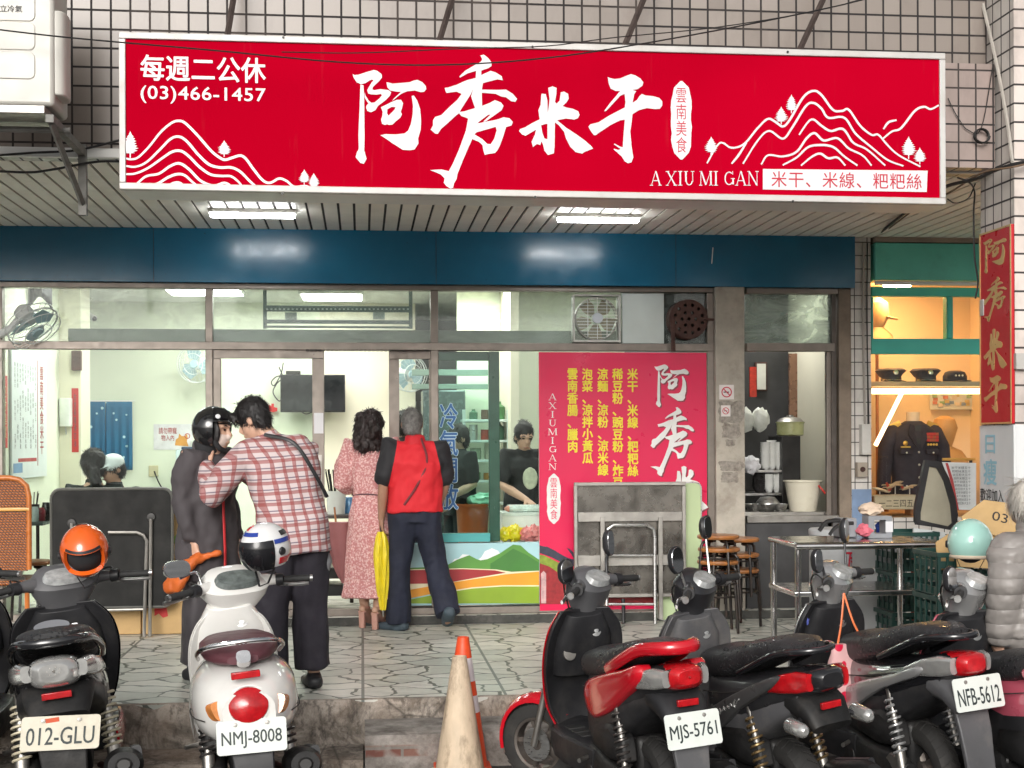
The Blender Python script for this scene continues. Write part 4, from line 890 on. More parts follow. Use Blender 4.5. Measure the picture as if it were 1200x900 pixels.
MB().loft(vs, close=False).build('cloth', m_black, t).modifiers.new('thickness', 'SOLIDIFY').thickness = .006
q = at(107, 372, 3.6)
t = thing('security_camera', 'small white security camera on the back wall near the ceiling', 'camera', q)
MB().tube([q + Vector((.05, -.1, -.02)), q + Vector((-.05, .05, .03))], [(.03, .03), (.034, .034)], 14).build('body', m_white, t); MB().lathe([(.026, 0), (.022, .004), (0, .005)], q + Vector((.053, -.105, -.022)), (.5, -.75, -.25), 14).build('lens', m_black, t)
MB().tube([q + Vector((-.04, .04, .03)), q + Vector((-.06, .1, .16)), q + Vector((-.0, .3, .3))], .012, 8).build('bracket', m_white, t)
# blue door curtain with pale spots
CYY = YBK - .06
a, b, c, d = rect(92, 470, 155, 551, CYY)
NR = thing('door_curtain', 'blue two-panel door curtain with pale spots on the back wall', 'curtain', ((a + b) / 2, CYY, c))
def spotted():
    m, n, l, p = nt('blue_spotted_cloth'); v = mp(n, l); vo = N(n, 'TexVoronoi'); vo.inputs['Scale'].default_value = 11; l.new(v, vo.inputs[0])
    lt = N(n, 'Math', operation='LESS_THAN'); l.new(vo.outputs['Distance'], lt.inputs[0]); lt.inputs[1].default_value = .17
    a_ = noi(n, l, v, 3); c_ = mix(n, l, a_, (.01, .10, .22), (.015, .16, .30)); l.new(mix(n, l, lt.outputs[0], c_, (.45, .65, .72)), p.inputs['Base Color']); p.inputs['Roughness'].default_value = .8; return m
for (u0, u1) in ((a, (a + b) / 2 - .003), ((a + b) / 2 + .003, b)):
    g = [[Vector((u0 + (u1 - u0) * i / 20, CYY + .018 * sin(i * 1.1 + u0) * (j / 10), d - (d - c) * j / 10)) for i in range(21)] for j in range(11)]
    MB().loft(g, close=False).build('curtain_panel', spotted() if u0 == a else bpy.data.materials['blue_spotted_cloth'], NR).modifiers.new('thickness', 'SOLIDIFY').thickness = .004
MB().tube([(a - .03, CYY, d), (b + .03, CYY, d)], .008, 8).build('curtain_rod', m_white, NR)
text_px('curtain_number', '85', M('curtain_yellow', (.70, .50, .04), .6), NR, (97, 534, 110, 549), CYY - .03, bold=.03)
a, b, c, d = rect(180, 497, 226, 527, YBK - .006)
t = thing('notice', 'white notice with red writing and small orange dog on the back wall', 'notice', (a, YBK - .006, c)); box('sheet', M('laminated_sheet', (.74, .72, .74), .3), t, a, b, YBK - .006, YBK - .001, c, d, 0)
text_px('notice_text', '請勿帶寵', mrd, t, (186, 501, 207, 508.5), YBK - .0075, bold=.01); text_px('notice_text', '物入內', mrd, t, (189, 509.5, 204, 516.5), YBK - .0075, bold=.01)
poly_px('notice_dog', [[(205, 522), (206, 515), (209, 513), (210, 508), (213, 511), (217, 511), (219, 508.5), (220, 513), (219, 517), (221, 523)]], M('dog_orange', (.65, .30, .06), .5), t, YBK - .0075)
q = at(219.5, 511, YBK - .009); MB().lathe([(.022, 0), (.03, 0), (.03, .001), (.022, .001)], q, (0, -1, 0), 18, True).build('prohibition_ring', mrd, t)
q = at(180, 552, YBK - .004); t = thing('wall_socket', 'cream wall socket with plugged black cord on the back wall', 'socket', q); MB().cbox(q, (.10, .02, .12)).build('plate', M('socket_cream', (.6, .55, .35), .5), t, bevel=.004)
MB().tube(cr([tuple(q + Vector((.01, -.03, .0))), tuple(q + Vector((.06, -.05, -.12))), tuple(q + Vector((.12, -.05, -.22)))]), .007, 6).build('plug_cord', m_cab_b, t)
# air cooler
a, b, c, d = rect(206, 527, 246, 690, 3.7)
AC2 = thing('air_cooler', 'pale blue upright air cooler standing at the back wall', 'air cooler', ((a + b) / 2, 3.7, .07))
box('body', M('cooler_pale_blue', (.55, .68, .68), .4), AC2, a, b, 3.7, 4.05, .07, d, .015)
box('grille', m_black, AC2, a + .04, b - .02, 3.694, 3.699, d - .62, d - .14, .003)
mb = MB()
for k in range(16): mb.box(a + .04, b - .02, 3.684, 3.6925, d - .61 + k * .03, d - .602 + k * .03)
mb.build('louvre', M('cooler_pale', (.6, .7, .7), .4), AC2); box('control_panel', M('cooler_panel_blue', (.03, .06, .12), .3), AC2, a + .06, b - .02, 3.70, 3.95, d + .001, d + .03, .004)
# television on the back wall
TY = YBK - .25
a, b, c, d = rect(328.5, 439, 404.5, 483, TY)
TV = thing('television', 'black flat television mounted on the cream back wall', 'television', ((a + b) / 2, TY, c))
box('screen_housing', M('tv_black', (.012, .012, .014), .3), TV, a, b, TY, TY + .06, c, d, .006); box('screen', M('tv_screen', (.008, .009, .011), .12), TV, a + .012, b - .012, TY - .003, TY - .0005, c + .02, d - .012, 0)
MB().tube([((a + b) / 2, TY + .07, (c + d) / 2), ((a + b) / 2, YBK - .015, (c + d) / 2)], .03, 8).build('wall_arm', m_black_m, TV)
a2, b2, c2, d2 = rect(335, 433.5, 352, 438.5, TY); t = tag(MB().box(a2, b2, TY - .0, TY + .1, d + .002, d + .04).build('set_top_box', m_black_m, bevel=.003), 'small black set-top box on top of the television', 'set-top box')
for k, P in enumerate(([(332, 425), (330, 436), (326, 445), (321, 452), (318, 448), (323, 442), (330, 440)], [(327, 430), (331, 442), (324, 450), (320, 460), (327, 470), (331, 465)], [(350, 480), (358, 485), (366, 483)])):
    cable(['black cable loops hanging beside the television', 'tangled black cord dangling left of the television', 'short black cord under the television'][k], [at(u, v, TY + .12) for u, v in P], .006)
poly_px('wall_ornament', [[(311, 476), (314, 474), (318, 476), (318, 473), (321, 473), (321, 477), (325, 478), (325, 482), (320, 483), (316, 482), (311, 481)]], M('ornament_red', (.7, .02, .02), .5), None, YBK - .05, .01)
tag(bpy.data.objects['wall_ornament'], 'bright red paper ornament on the wall below the television', 'ornament')
# hanging rack behind the transom
RY = .7
t = thing('hanging_rack', 'dark slotted metal rack hanging from ceiling behind the transom glass', 'rack', at(395, 385, RY)); mr_ = M('rack_grey', (.14, .18, .18), .45, .4)
for (u, v, u2, v2) in ((309, 358.5, 481, 365.5), (309, 375, 481, 379.5), (309, 382, 481, 384.5)):
    a, b, c, d = rect(u, v, u2, v2, RY); box('rack_rail', mr_, t, a, b, RY - .01, RY + .01, c, d, .002)
for u in (308, 479):
    a, b, c, d = rect(u, 300, u + 4.5, 385, RY); box('rack_hanger', mr_, t, a, b, RY + .011, RY + .03, c, IZ - .001, .002)
for u in (334, 437): a, b, c, d = rect(u, 366, u + 14, 374.5, RY); box('rack_clip', M('rack_grey_light', (.4, .46, .46), .5), t, a, b, RY - .008, RY + .008, c, d, .002)
mb = MB()
for k in range(34): q = at(313 + k * 5, 362, RY - .0115); mb.box(q.x - .008, q.x + .008, RY - .0118, RY - .0105, q.z - .008, q.z + .004)
mb.build('slot_pattern', M('rack_light', (.55, .62, .62), .5), t)
# ceiling lights
m_panel = emit('lit_ceiling_panel', (1.0, .985, .94), 15.5)
def clight(lab, x, y, w=.6, d=.6, m=None, g='ceiling lights'):
    t = thing('ceiling_light', lab, 'ceiling light', (x, y, IZ), 0, g); box('light_frame', m_white, t, x - w / 2 - .03, x + w / 2 + .03, y - d / 2 - .03, y + d / 2 + .03, IZ - .03, IZ - .001, .003)
    box('light_diffuser', m or m_panel, t, x - w / 2, x + w / 2, y - d / 2, y + d / 2, IZ - .036, IZ - .0305, 0)
q = at(240, 349, 2.9); clight('lit square ceiling light above the diners at left', q.x, 2.9, .7)
q = at(560, 352, 2.3); clight('lit square ceiling light above the kitchen window', q.x, 2.3, .62)
clight('lit square ceiling light over the front left table', -2.1, 1.2); clight('lit square ceiling light just inside the sliding door', -.3, 1.2); clight('lit square ceiling light above the cream wall', -.3, 3.3)
clight('added unseen ceiling light brightening the kitchen serving counter', 1.35, .62, .5, .4)  # added lamp with no visible fixture, brightens the kitchen worker
clight('added unseen ceiling light brightening the deep kitchen', 2.2, 1.7, .5, .5)  # another added, unseen lamp to lift the dim kitchen behind the transom
clight('lit ceiling light in the side kitchen behind the post', 3.45, .95, .5, .5)
# kitchen
KS = 2.3
a, b, c, d = rect(544, 486, 596, 640, KS)
SH = thing('kitchen_shelf', 'tall white shelf unit with pots and bottles at the kitchen back', 'shelf unit', ((a + b) / 2, KS, .07)); m_shw = M('shelf_white', (.62, .70, .68), .4)
for xx in (a, b): 
    for yy in (KS, KS + .34): box('shelf_post', m_shw, SH, xx - .015, xx + .015, yy - .015, yy + .015, .07, d + .05, 0)
shz = [at(570, v, KS).z for v in (493, 517, 540, 564, 590)]
for z in shz: box('shelf_board', m_shw, SH, a - .02, b + .02, KS - .02, KS + .36, z - .012, z + .012, .003)
cols = [(.05, .14, .08), (.45, .20, .04), (.5, .52, .5), (.10, .05, .03), (.25, .30, .22), (.42, .06, .04), (.06, .2, .06), (.55, .5, .4)]
labs = ['green glass bottle', 'orange lidded jar', 'steel canister', 'brown sauce jar', 'grey green tub', 'red lidded can', 'green bottle', 'cream plastic tub']
plc = ['on the top kitchen shelf', 'on the second kitchen shelf', 'on the middle kitchen shelf', 'on the fourth kitchen shelf']
random.seed(4); k = 0
for si in (0, 1, 2, 3):
    x = a + .06
    while x < b - .05:
        r = random.uniform(.035, .065); h = random.uniform(.09, .2) if si != 3 else random.uniform(.06, .14); ci = (k * 3 + si) % 8; k += 1
        m = M('tub_%d' % ci, cols[ci], .35, .6 if ci == 2 else 0)
        hh = h; tag(MB().lathe([(r * .9, 0), (r, .01), (r, hh * .7), (r * (.45 if ci in (0, 6) else .95), hh * .85), (r * (.4 if ci in (0, 6) else .97), hh), (0, hh)], (x + r, KS + .12, shz[si] + .0125), n=14).build('jar' if ci in (1, 3, 5) else 'bottle' if ci in (0, 6) else 'tub', m), labs[ci] + ' ' + plc[si] + [' at its left end', ' near its middle', ' toward its right end', ' at its right end'][min(3, int((x - a) / (b - a) * 4))], 'kitchen container', 'containers on the kitchen shelf')
        x += 2 * r + random.uniform(.02, .05)
a, b, c, d = rect(496, 457, 546, 650, 2.5); t = thing('refrigerator', 'tall dark grey refrigerator behind the blue window lettering', 'refrigerator', ((a + b) / 2, 2.5, .07))
box('cabinet', M('fridge_dark', (.07, .10, .10), .3, .4), t, a, b, 2.52, 2.95, .07, d, .01); box('fridge_door', M('fridge_dark2', (.09, .125, .125), .25, .4), t, a + .005, b - .005, 2.49, 2.518, .12, d - .01, .006); MB().tube([(b - .05, 2.47, 1.0), (b - .05, 2.47, 1.5)], .012, 8).build('handle', m_steel, t)
for k, (v0, v1) in enumerate(((433, 440), (450, 456))):
    a, b, c, d = rect(483, v0, 572, v1, 2.7); tag(MB().box(a, b, 2.7, 2.76, c, d).build('hanging_rail', M('rail_green', (.18, .26, .22), .5), bevel=.003), ['upper dark green rail hanging across the kitchen', 'lower dark green rail hanging across the kitchen'][k], 'rail')
a, b, c, d = rect(483, 470, 506, 600, 6.0); mb = MB()
for k in range(6): xx = a + (b - a) * (k + .5) / 6; mb.box(xx - .035, xx + .035, 6.1, 6.13, c, d)
WB = thing('barred_window', 'grey window with vertical bars at the far back of the kitchen', 'window', (a, 6.1, c)); mb.build('bars', M('bars_grey', (.30, .32, .31), .5), WB); box('window_frame', m_kdark, WB, a - .05, b + .05, 6.131, 6.18, c - .05, d + .05, 0)
# counter under the kitchen window
a, b, c, d = rect(514, 598, 632, 720, .35)
KC = thing('kitchen_counter', 'white serving counter inside the kitchen window', 'counter', ((a + b) / 2, .45, .07)); kz = at(600, 600, .55).z
box('counter_top', M('counter_white', (.70, .76, .72), .3), KC, at(588, 600, .5).x, b + .3, .45, .85, kz - .03, kz, .004); box('counter_shelf', m_steel, KC, at(588, 600, .5).x, b + .3, .12, .44, fz(634, 600, .3) - .03, fz(634, 600, .3), .003); box('counter_body', m_white, KC, at(588, 600, .5).x, b + .3, .46, .84, .07, kz - .031, 0)
q = at(613, 588, .6); t = tag(MB().tube([(q.x - .13, .58, kz + .03), (q.x + .13, .58, kz + .03)], [(.12, .03)] * 2, 12, p=4).build('plastic_bags', M('clear_bag_stack', (.62, .72, .68), .25, 0, .2, 30, .4, 40)), 'stack of clear plastic bags on the serving counter', 'bags')
q = at(599, 596, .5); tag(MB().ell((q.x, .5, kz + .03), (.06, .04, .028)).build('food_tray', M('shrimp_pink', (.65, .28, .2), .4, 0, .3, 60, .5, 50)), 'small heap of pink food on the serving counter', 'food')
def crumple(name, lab, cat, c, r, m, n=14, seed=0, amp=.5, group=None, sub=3):
    bm = bmesh.new(); bmesh.ops.create_icosphere(bm, subdivisions=sub, radius=1)
    for v in bm.verts:
        d_ = v.co.normalized(); k = 1 + amp * (abs(noise.noise(d_ * 2.3 + Vector((seed, 0, 0)))) + .5 * noise.noise(d_ * 5.7 + Vector((0, seed, 0))))
        v.co = Vector((d_.x * r[0] * k, d_.y * r[1] * k, d_.z * r[2] * k)) + Vector(c)
    me = bpy.data.meshes.new(name); bm.to_mesh(me); bm.free(); o = link(me, name, m)
    return tag(o, lab, cat, group)
m_bagy = M('yellow_plastic_bag', (.78, .60, .015), .3, 0, .1, 8, .2, 30); m_bagp = M('pink_plastic_bag', (.72, .22, .22), .3, 0, .1, 8, .2, 30)
sz = fz(634, 600, .3)
for k, (u, v, mm_, lb) in enumerate(((592, 622, m_bagy, 'yellow plastic bag bundle at left behind the kitchen glass'), (603, 618, m_bagy, 'taller yellow plastic bag bundle behind the kitchen glass'), (617, 624, m_bagp, 'pink plastic bag bundle in front of the poster edge'), (627, 620, m_bagp, 'pale pink plastic bag bundle touching the poster edge'))):
    q = at(u, v, .26); crumple('bag_bundle', lb, 'plastic bag', (q.x, .26, sz + .058 + .01 * (k % 2)), (.05, .05, .05 + .012 * (k % 2)), mm_, seed=k * 3.3, amp=.7, group='bundles of plastic bags')
q = at(554, 635, 1.3); t = thing('bucket', 'orange red plastic bucket behind the kitchen glass', 'bucket', (q.x, 1.3, .07)); zb = at(554, 590, 1.3).z
MB().lathe([(.12, .3), (.15, zb - .07), (.165, zb - .07), (.165, zb - .09), (.145, zb - .085), (.12, .32)], (q.x, 1.3, .07), n=24).build('pail', M('bucket_orange', (.52, .10, .025), .4), t); MB().lathe([(.13, 0), (.15, .28)], (q.x, 1.3, .08), n=16).build('stand', m_black, t)
crumple('bag_bundle', 'green plastic bag drooping over the orange bucket rim', 'plastic bag', (at(566, 590, 1.28).x, 1.28, zb + .03), (.12, .1, .06), M('green_plastic_bag', (.25, .55, .38), .35), seed=9, amp=.5, group='bundles of plastic bags')
# side kitchen seen through the narrow window
def r_(x0, y0, x1, y1, Y): return rect(x0, y0, x1, y1, Y)
a, b, c, d = r_(926, 414, 950, 508, 1.3); t = thing('metal_door', 'shiny brown metal door panel in the side kitchen', 'door', ((a + b) / 2, 1.3, c)); mdo = M('copper_brown_metal', (.30, .17, .115), .3, .6, .2, 4)
box('door_panel', mdo, t, a, (a + b) / 2 - .004, 1.32, 1.36, .07, d, .004); box('door_panel', mdo, t, (a + b) / 2 + .004, b, 1.32, 1.36, .07, d, .004)
a, b, c, d = r_(950, 414, 972, 580, 1.0)
def film():
    m, n, l, p = nt('printed_plastic_film'); v = mp(n, l, (1, 1, .6)); q_ = noi(n, l, v, 7, 6, .7); c1 = mix(n, l, rng(n, l, q_, .45, .6), (.70, .72, .70), (.60, .30, .32)); q2 = noi(n, l, v, 16, 3); l.new(mix(n, l, rng(n, l, q2, .58, .64, 0, .6), c1, (.30, .33, .32)), p.inputs['Base Color']); p.inputs['Roughness'].default_value = .3; return m
g = [[Vector((a + (b - a) * i / 10, 1.0 + .02 * sin(i * 1.9), d - (d - .5) * j / 6)) for i in range(11)] for j in range(7)]
tag(MB().loft(g, close=False).build('plastic_curtain', film()), 'pink and white printed plastic curtain in the side kitchen window', 'curtain').modifiers.new('thickness', 'SOLIDIFY').thickness = .003
a, b, c, d = r_(887, 424, 901, 458, 1.5); t = thing('framed_certificate', 'framed white certificate on the dark side kitchen wall', 'picture frame', (a, 1.5, c)); box('picture_frame', m_rust, t, a, b, 1.55, 1.59, c, d, .003); box('certificate', M('cert_paper', (.62, .62, .55), .5), t, a + .015, b - .015, 1.545, 1.5495, c + .015, d - .015, 0)
a, b, c, d = r_(879, 430, 887, 465, 1.4); tag(MB().box(a, b, 1.41, 1.43, c, d).build('red_charm', M('charm_red', (.42, .03, .015), .5, 0, .3, 30)), 'red hanging charm left of the framed certificate', 'charm')
SHY = .55
a, b, c, d = r_(872, 548, 916, 556, SHY)
SK = thing('dish_shelf', 'dark shelf unit stacked with bowls in the side kitchen', 'shelf unit', ((a + b) / 2, SHY, .07)); sz1 = at(895, 551, SHY).z; sz2 = at(895, 595, SHY).z if False else at(895, 556 + 22, SHY).z
box('shelf_board', m_steel, SK, a, b, SHY, SHY + .4, sz1 - .02, sz1, .002); box('shelf_board', m_steel, SK, a, b, SHY, SHY + .4, sz2 - .02, sz2, .002)
box('shelf_side', m_black_m, SK, b + .001, at(938, 560, SHY).x, SHY - .005, SHY + .4, .07, at(925, 511, SHY).z, .004); box('shelf_post', m_steel_d, SK, a - .03, a - .001, SHY, SHY + .03, .07, sz1, 0)
mwb = M('white_bowl', (.74, .75, .72), .25); mdb = M('dark_bowl', (.03, .028, .028), .3)
def bowls(lab, x, y, z, n, m, r=.075, dz=.019):
    t = thing('bowl_stack', lab, 'bowl stack', (x, y, z), 0, 'stacked bowls')
    for k in range(n): MB().lathe([(r * .5, 0), (r * .55, .002), (r * .95, .045), (r, .055), (r * .93, .053), (r * .5, .008)], (x, y, z + k * dz), n=18).build('bowl', m, t)
zz = sz1 + .001
for k, (u, n_, m, z_, lb) in enumerate(((897, 13, mwb, zz, 'left stack of white bowls on the upper dish shelf'), (905, 14, mwb, zz, 'middle stack of white bowls on the upper dish shelf'), (913, 13, mwb, zz, 'right stack of white bowls beside the green pot'), (890, 11, mdb, sz2, 'stack of dark bowls on the lower dish shelf'), (901, 8, mwb, sz2, 'shorter stack of white bowls on the lower dish shelf'), (911, 9, mwb, sz2, 'stack of white bowls on the lower shelf near the dark side'))):
    q = at(u, 540, SHY + .1); bowls(lb, q.x, SHY + .1 + .02 * (k % 2), z_ + .001, n_, m, .045 if k != 3 else .06, .0155)
q = at(926, 511, SHY + .15); t = thing('cooking_pot', 'pale green enamel pot on top of the dark shelf', 'pot', (q.x, SHY + .15, q.z)); MB().lathe([(.10, 0), (.115, .01), (.12, .11), (.127, .115), (.127, .122), (.112, .12), (.105, .02)], (q.x, SHY + .15, at(925, 511, SHY).z + .002), n=26).build('pot_body', M('enamel_green', (.42, .44, .22), .3), t); MB().lathe([(.118, 0), (.09, .03), (.03, .045), (.03, .06), (0, .062)], (q.x, SHY + .15, at(925, 511, SHY).z + .125), n=22).build('pot_lid', m_steel_d, t)
for k, (u, lb) in enumerate(((873, 'white plastic bag hanging at the left edge of the side kitchen'), (891, 'knotted white plastic bag hanging above the bowl stacks'))):
    q = at(u, 492, .8); crumple('hanging_bag', lb, 'plastic bag', (q.x, .8, q.z), (.07, .05, .10), M('white_plastic_bag', (.70, .72, .66), .3, 0, .06, 10, .4, 25), seed=k + 20, amp=.35, group='white bags hanging in the side kitchen')
q = at(880, 545, .5); crumple('dish_cloth', 'white cloth with blue corner hanging over the dish shelf', 'cloth', (q.x, .5, q.z), (.07, .05, .07), m_char, seed=31, amp=.5)
CTY = .06
a, b, c, d = r_(872, 598, 968, 604, CTY); t = thing('steel_counter', 'steel counter holding metal basins inside the narrow window', 'counter', ((a + b) / 2, CTY, .07)); cz = at(920, 599, .2).z
box('counter_top', m_steel_d, t, a, b, .06, .5, cz - .035, cz, .003)
for xx in (a + .02, b - .02): box('leg', m_steel_d, t, xx - .018, xx + .018, .08, .116, .07, cz - .036, .002)
for k, (u, r, z_, lb) in enumerate(((885, .085, 0, 'shallow steel basin at the left end of the steel counter'), (897, .11, .0, 'wide steel basin in front of the stacked bowls'), (898, .10, .065, 'steel basin stacked upside down on the wide basin'), (912, .06, .0, 'small steel bowl next to the white bucket'))):
    q = at(u, 590, .22); tag(MB().lathe([(r * .55, 0), (r * .6, .002), (r, .06), (r * 1.08, .062), (r * .98, .058), (r * .55, .008)] if k != 2 else [(r, 0), (r * .98, .01), (r * .6, .055), (0, .06)], (q.x, .24 - .03 * k, cz + .001 + z_), n=24).build('steel_basin', m_steel), lb, 'basin', 'steel basins on the counter')
q = at(941, 604, .16); t = thing('bucket', 'cream white plastic bucket with red grip on the steel counter', 'bucket', (q.x, .16, cz)); r1, r0, h = at(962, 568, .16).x - q.x, at(956, 604, .16).x - q.x, at(941, 563, .16).z - cz
MB().lathe([(0, .001), (r0, .001), (r1 * .97, h - .012), (r1 * 1.05, h - .01), (r1 * 1.05, h), (r1 * .95, h), (r0 * .94, .02)], (q.x, .16, cz), n=30).build('pail', M('cream_plastic', (.66, .62, .50), .45, 0, .06, 4, 0, 60, 0, .35, (.35, .30, .2)), t)
MB().tube(cr([(q.x + r1 * .6, .16 - r1 * .75, cz + h * .85), (q.x + r1 * .95, .16 - r1 * .8, cz + h * .6), (q.x + r1 * 1.15, .16 - r1 * .5, cz + h * .5)]), .008, 6).build('handle', M('red_grip', (.5, .03, .02), .4), t)
# ---------------- neighbouring shop with the lit display window
G = thing('neighbour_shop', 'narrow green framed shop unit with orange lit display window', 'shop unit', (0, 0, 0))
m_gf = M('green_fascia_paint', (.15, .62, .51), .45, 0, .06, 3, 0, 60, 0, .25, (.05, .2, .16)); m_gw = M('green_window_frame', (.06, .50, .41), .4, 0, .05, 4)
gx0, gx1 = fx(1021.3), 5.75
box('fascia', m_gf, G, gx0 + .002, gx1, -.1, .1, fz(330, 1080), fz(287, 1080), .006)
box('soffit_trim', M('old_wood_trim', (.33, .25, .2), .7, 0, .2, 6), G, gx0 + .002, gx1, -.11, .1, fz(286, 1080), SOF - .001, .004)
MB().tube([(gx0, -.09, fz(333.5, 1080)), (gx1, -.09, fz(333.5, 1080))], .018, 10).build('shutter_roll', m_white, G)
def gr(nm, x0, y0, x1, y1, yy=(-.04, .04), m=m_gw):
    a, b, c, d = rect(x0, y0, x1, y1, yy[0]); return box(nm, m, G, a, b, *yy, c, d, .004)
gr('window_frame', 1021.3, 337, 1240, 347.5); gr('window_frame', 1021.3, 397, 1240, 415, (-.042, .04)); gr('window_frame', 1021.3, 347.6, 1023.5, 396.8); gr('window_frame', 1109.5, 347.6, 1117, 396.8)
gr('window_sash', 1111, 349, 1114, 396, (-.05, -.0405))
gl = glass('shop_window_glass', (.97, .97, .95), .5)
box('upper_window', gl, G, fx(1023.5), fx(1240), 0, .006, fz(396.8, 1080), fz(347.6, 1080), 0); box('display_window', gl, G, fx(1022), fx(1240), 0, .006, fz(604, 1080), fz(415.2, 1080), 0)
m_wn = M('warm_cream_paint', (.72, .58, .40), .6, 0, .05, 2)
dz0 = fz(606, 1080)
GB = 1.5
box('display_back_wall', m_wn, G, gx0, gx1, GB, GB + .08, 0, SOF, 0); box('display_side_wall', m_wn, G, 4.02 + .09, gx0 + .001, .07, GB - .001, 0, SOF, 0)
box('display_ceiling', m_wn, G, gx0 + .002, gx1, .07, GB - .002, 2.85, 2.93, 0); box('display_end_wall', m_wn, G, gx1, gx1 + .06, .07, GB, 0, SOF, 0)
box('display_floor', M('display_floor_wood', (.32, .2, .1), .5), G, gx0 + .002, gx1 - .002, .05, GB - .002, dz0 - .05, dz0, 0)
box('base_wall', m_tile_white, G, gx0 + .001, gx1, -.05, .049, 0, dz0 - .001, 0)
SHD = .35
a, b, c, d = rect(1022, 447, 1240, 453, SHD); sz_ = d
box('display_shelf', M('shelf_pale_wood', (.5, .38, .25), .5), G, gx0 + .003, gx1 - .01, SHD, SHD + .35, c, d, .003)
m_warm = emit('warm_led', (1, .70, .36), 6)
a, b, c, d = rect(1023, 455, 1143, 461.5, SHD); t = thing('led_strip', 'glowing warm light strip under the cap shelf', 'light strip', (a, SHD, c)); box('strip_lamp', m_warm, t, a, b + .4, SHD + .0, SHD + .03, c, d, .003)
p, q = at(1026, 522, .25), at(1058, 458, .25); t = thing('led_strip', 'glowing warm light strip slanting beside the uniform', 'light strip', p); MB().tube([p, q], .018, 8).build('strip_lamp', emit('warm_led_slant', (1, .70, .38), 4), t)
t = thing('ceiling_light', 'warm round ceiling lamp inside the display window', 'ceiling light', (4.75, .8, 2.85)); MB().lathe([(.12, 0), (.12, -.03), (.0, -.035)], (4.75, .8, 2.849), n=20).build('light_diffuser', emit('warm_lamp', (1, .60, .26), 110), t)
m_navy = M('black_navy_wool', (.026, .021, .034), .8, 0, .2, 9, .2, 90); m_gld = M('gold_braid', (.70, .45, .10), .35, .7); m_sil = M('silver_badge', (.7, .7, .68), .3, .8)
def cap(lab, px, w, kind):
    q = at(px, 446, SHD + .13); x, z, y = q.x, sz_ + .001, SHD + .13
    t = thing('uniform_hat', lab, 'cap', (x, y, z), 0, 'uniform caps on the shelf')
    if kind < 2:
        MB().tube([(x, y, z), (x, y, z + .045), (x, y + .01, z + .06), (x, y + .012, z + .095), (x, y + .012, z + .115)], [(.085, .085), (.085, .085), (.10, .10), (.135, .12), (.11, .09)], 28).build('crown', m_navy, t)
        MB().tube([(x, y, z + .006), (x, y, z + .036)], [(.0865, .0865)] * 2, 28).build('cap_band', M('cap_band_dark', (.03, .03, .035), .5), t)
        vis = [[Vector((x + sin(A) * (.08 + .055 * r), y - cos(A) * (.08 + .055 * r * cos(A)), z + .018 - .014 * r)) for A in [radians(-62 + 124 * i / 14) for i in range(15)]] for r in (0, .5, 1)]
        MB().loft(vis, close=False).build('visor', M('patent_black', (.01, .01, .012), .1), t).modifiers.new('t', 'SOLIDIFY').thickness = .004
        MB().tube([(x + sin(A) * .089, y - cos(A) * .089, z + .012) for A in [radians(-75 + 150 * i / 14) for i in range(15)]], .005, 6).build('chin_strap', m_sil, t)
        MB().lathe([(.024, 0), (.02, .006), (.008, .01), (0, .011)], (x, y - .105, z + .08), (0, -1, .35), 14).build('badge', m_sil, t)
    else:
        MB().tube([(x, y, z), (x, y, z + .05), (x, y, z + .085), (x, y, z + .098)], [(.105, .09), (.105, .09), (.085, .075), (.05, .04)], 24).build('crown', m_navy, t)
        MB().tube([(x + .02, y - .05, z + .008), (x + .05, y - .13, z + .004)], [(.085, .01), (.06, .006)], 14).build('visor', m_navy, t)
        mb = MB()
        for k in range(3): mb.ell((x - .03 + .03 * k, y - .089, z + .052), (.009, .004, .009), 8, 5)
        mb.build('cap_badge', m_sil, t)
cap('black uniform cap with silver badge, the one nearest the tiled pier', 1044.5, 36, 0); cap('black uniform cap with silver badge in the middle of the shelf', 1085, 36, 1); cap('flat black field cap with three small studs', 1119, 30, 2)
# uniform on a mannequin
q = at(1070, 530, .55); UX, UY = q.x, .55; uz0, uz1 = at(1070, 600, UY).z, at(1070, 483, UY).z
UN = thing('uniform_mannequin', 'mannequin in black uniform jacket with medal ribbons in display window', 'mannequin', (UX, UY, uz0)); H = uz1 - uz0
MB().tube([(UX, UY, uz0 + H * .05), (UX, UY, uz0 + H * .35), (UX, UY, uz0 + H * .62), (UX, UY, uz0 + H * .80), (UX, UY, uz0 + H * .875), (UX, UY, uz0 + H * .91)], [(.20, .13), (.185, .12), (.215, .13), (.22, .12), (.12, .085), (.07, .065)], 24, p=2.4).build('jacket', m_navy, UN)
for s in (-1, 1):
    MB().tube([(UX + s * .19, UY, uz0 + H * .80), (UX + s * .25, UY - .02, uz0 + H * .65), (UX + s * .275, UY - .03, uz0 + H * .38), (UX + s * .285, UY - .05, uz0 + H * .10)], [(.07, .075), (.068, .075), (.06, .065), (.055, .06)], 14, rnd=True).build('sleeve', m_navy, UN)
    MB().tube([(UX + s * .12, UY - .02, uz0 + H * .885), (UX + s * .21, UY - .01, uz0 + H * .84)], [(.012, .035)] * 2, 6).build('epaulette', m_gld, UN)
    MB().prism([(UX + s * .015, UY - .128, uz0 + H * .62), (UX + s * .03, UY - .13, uz0 + H * .66), (UX + s * .10, UY - .128, uz0 + H * .78), (UX + s * .075, UY - .10, uz0 + H * .88), (UX + s * .03, UY - .09, uz0 + H * .87)], (0, -.012, 0)).build('lapel', m_navy, UN)
    for zz in (.58, .25): MB().box(UX + s * .12 - .055, UX + s * .12 + .055, UY - .150, UY - .118, uz0 + H * zz, uz0 + H * (zz + .05)).build('pocket_flap', m_navy, UN, bevel=.004)
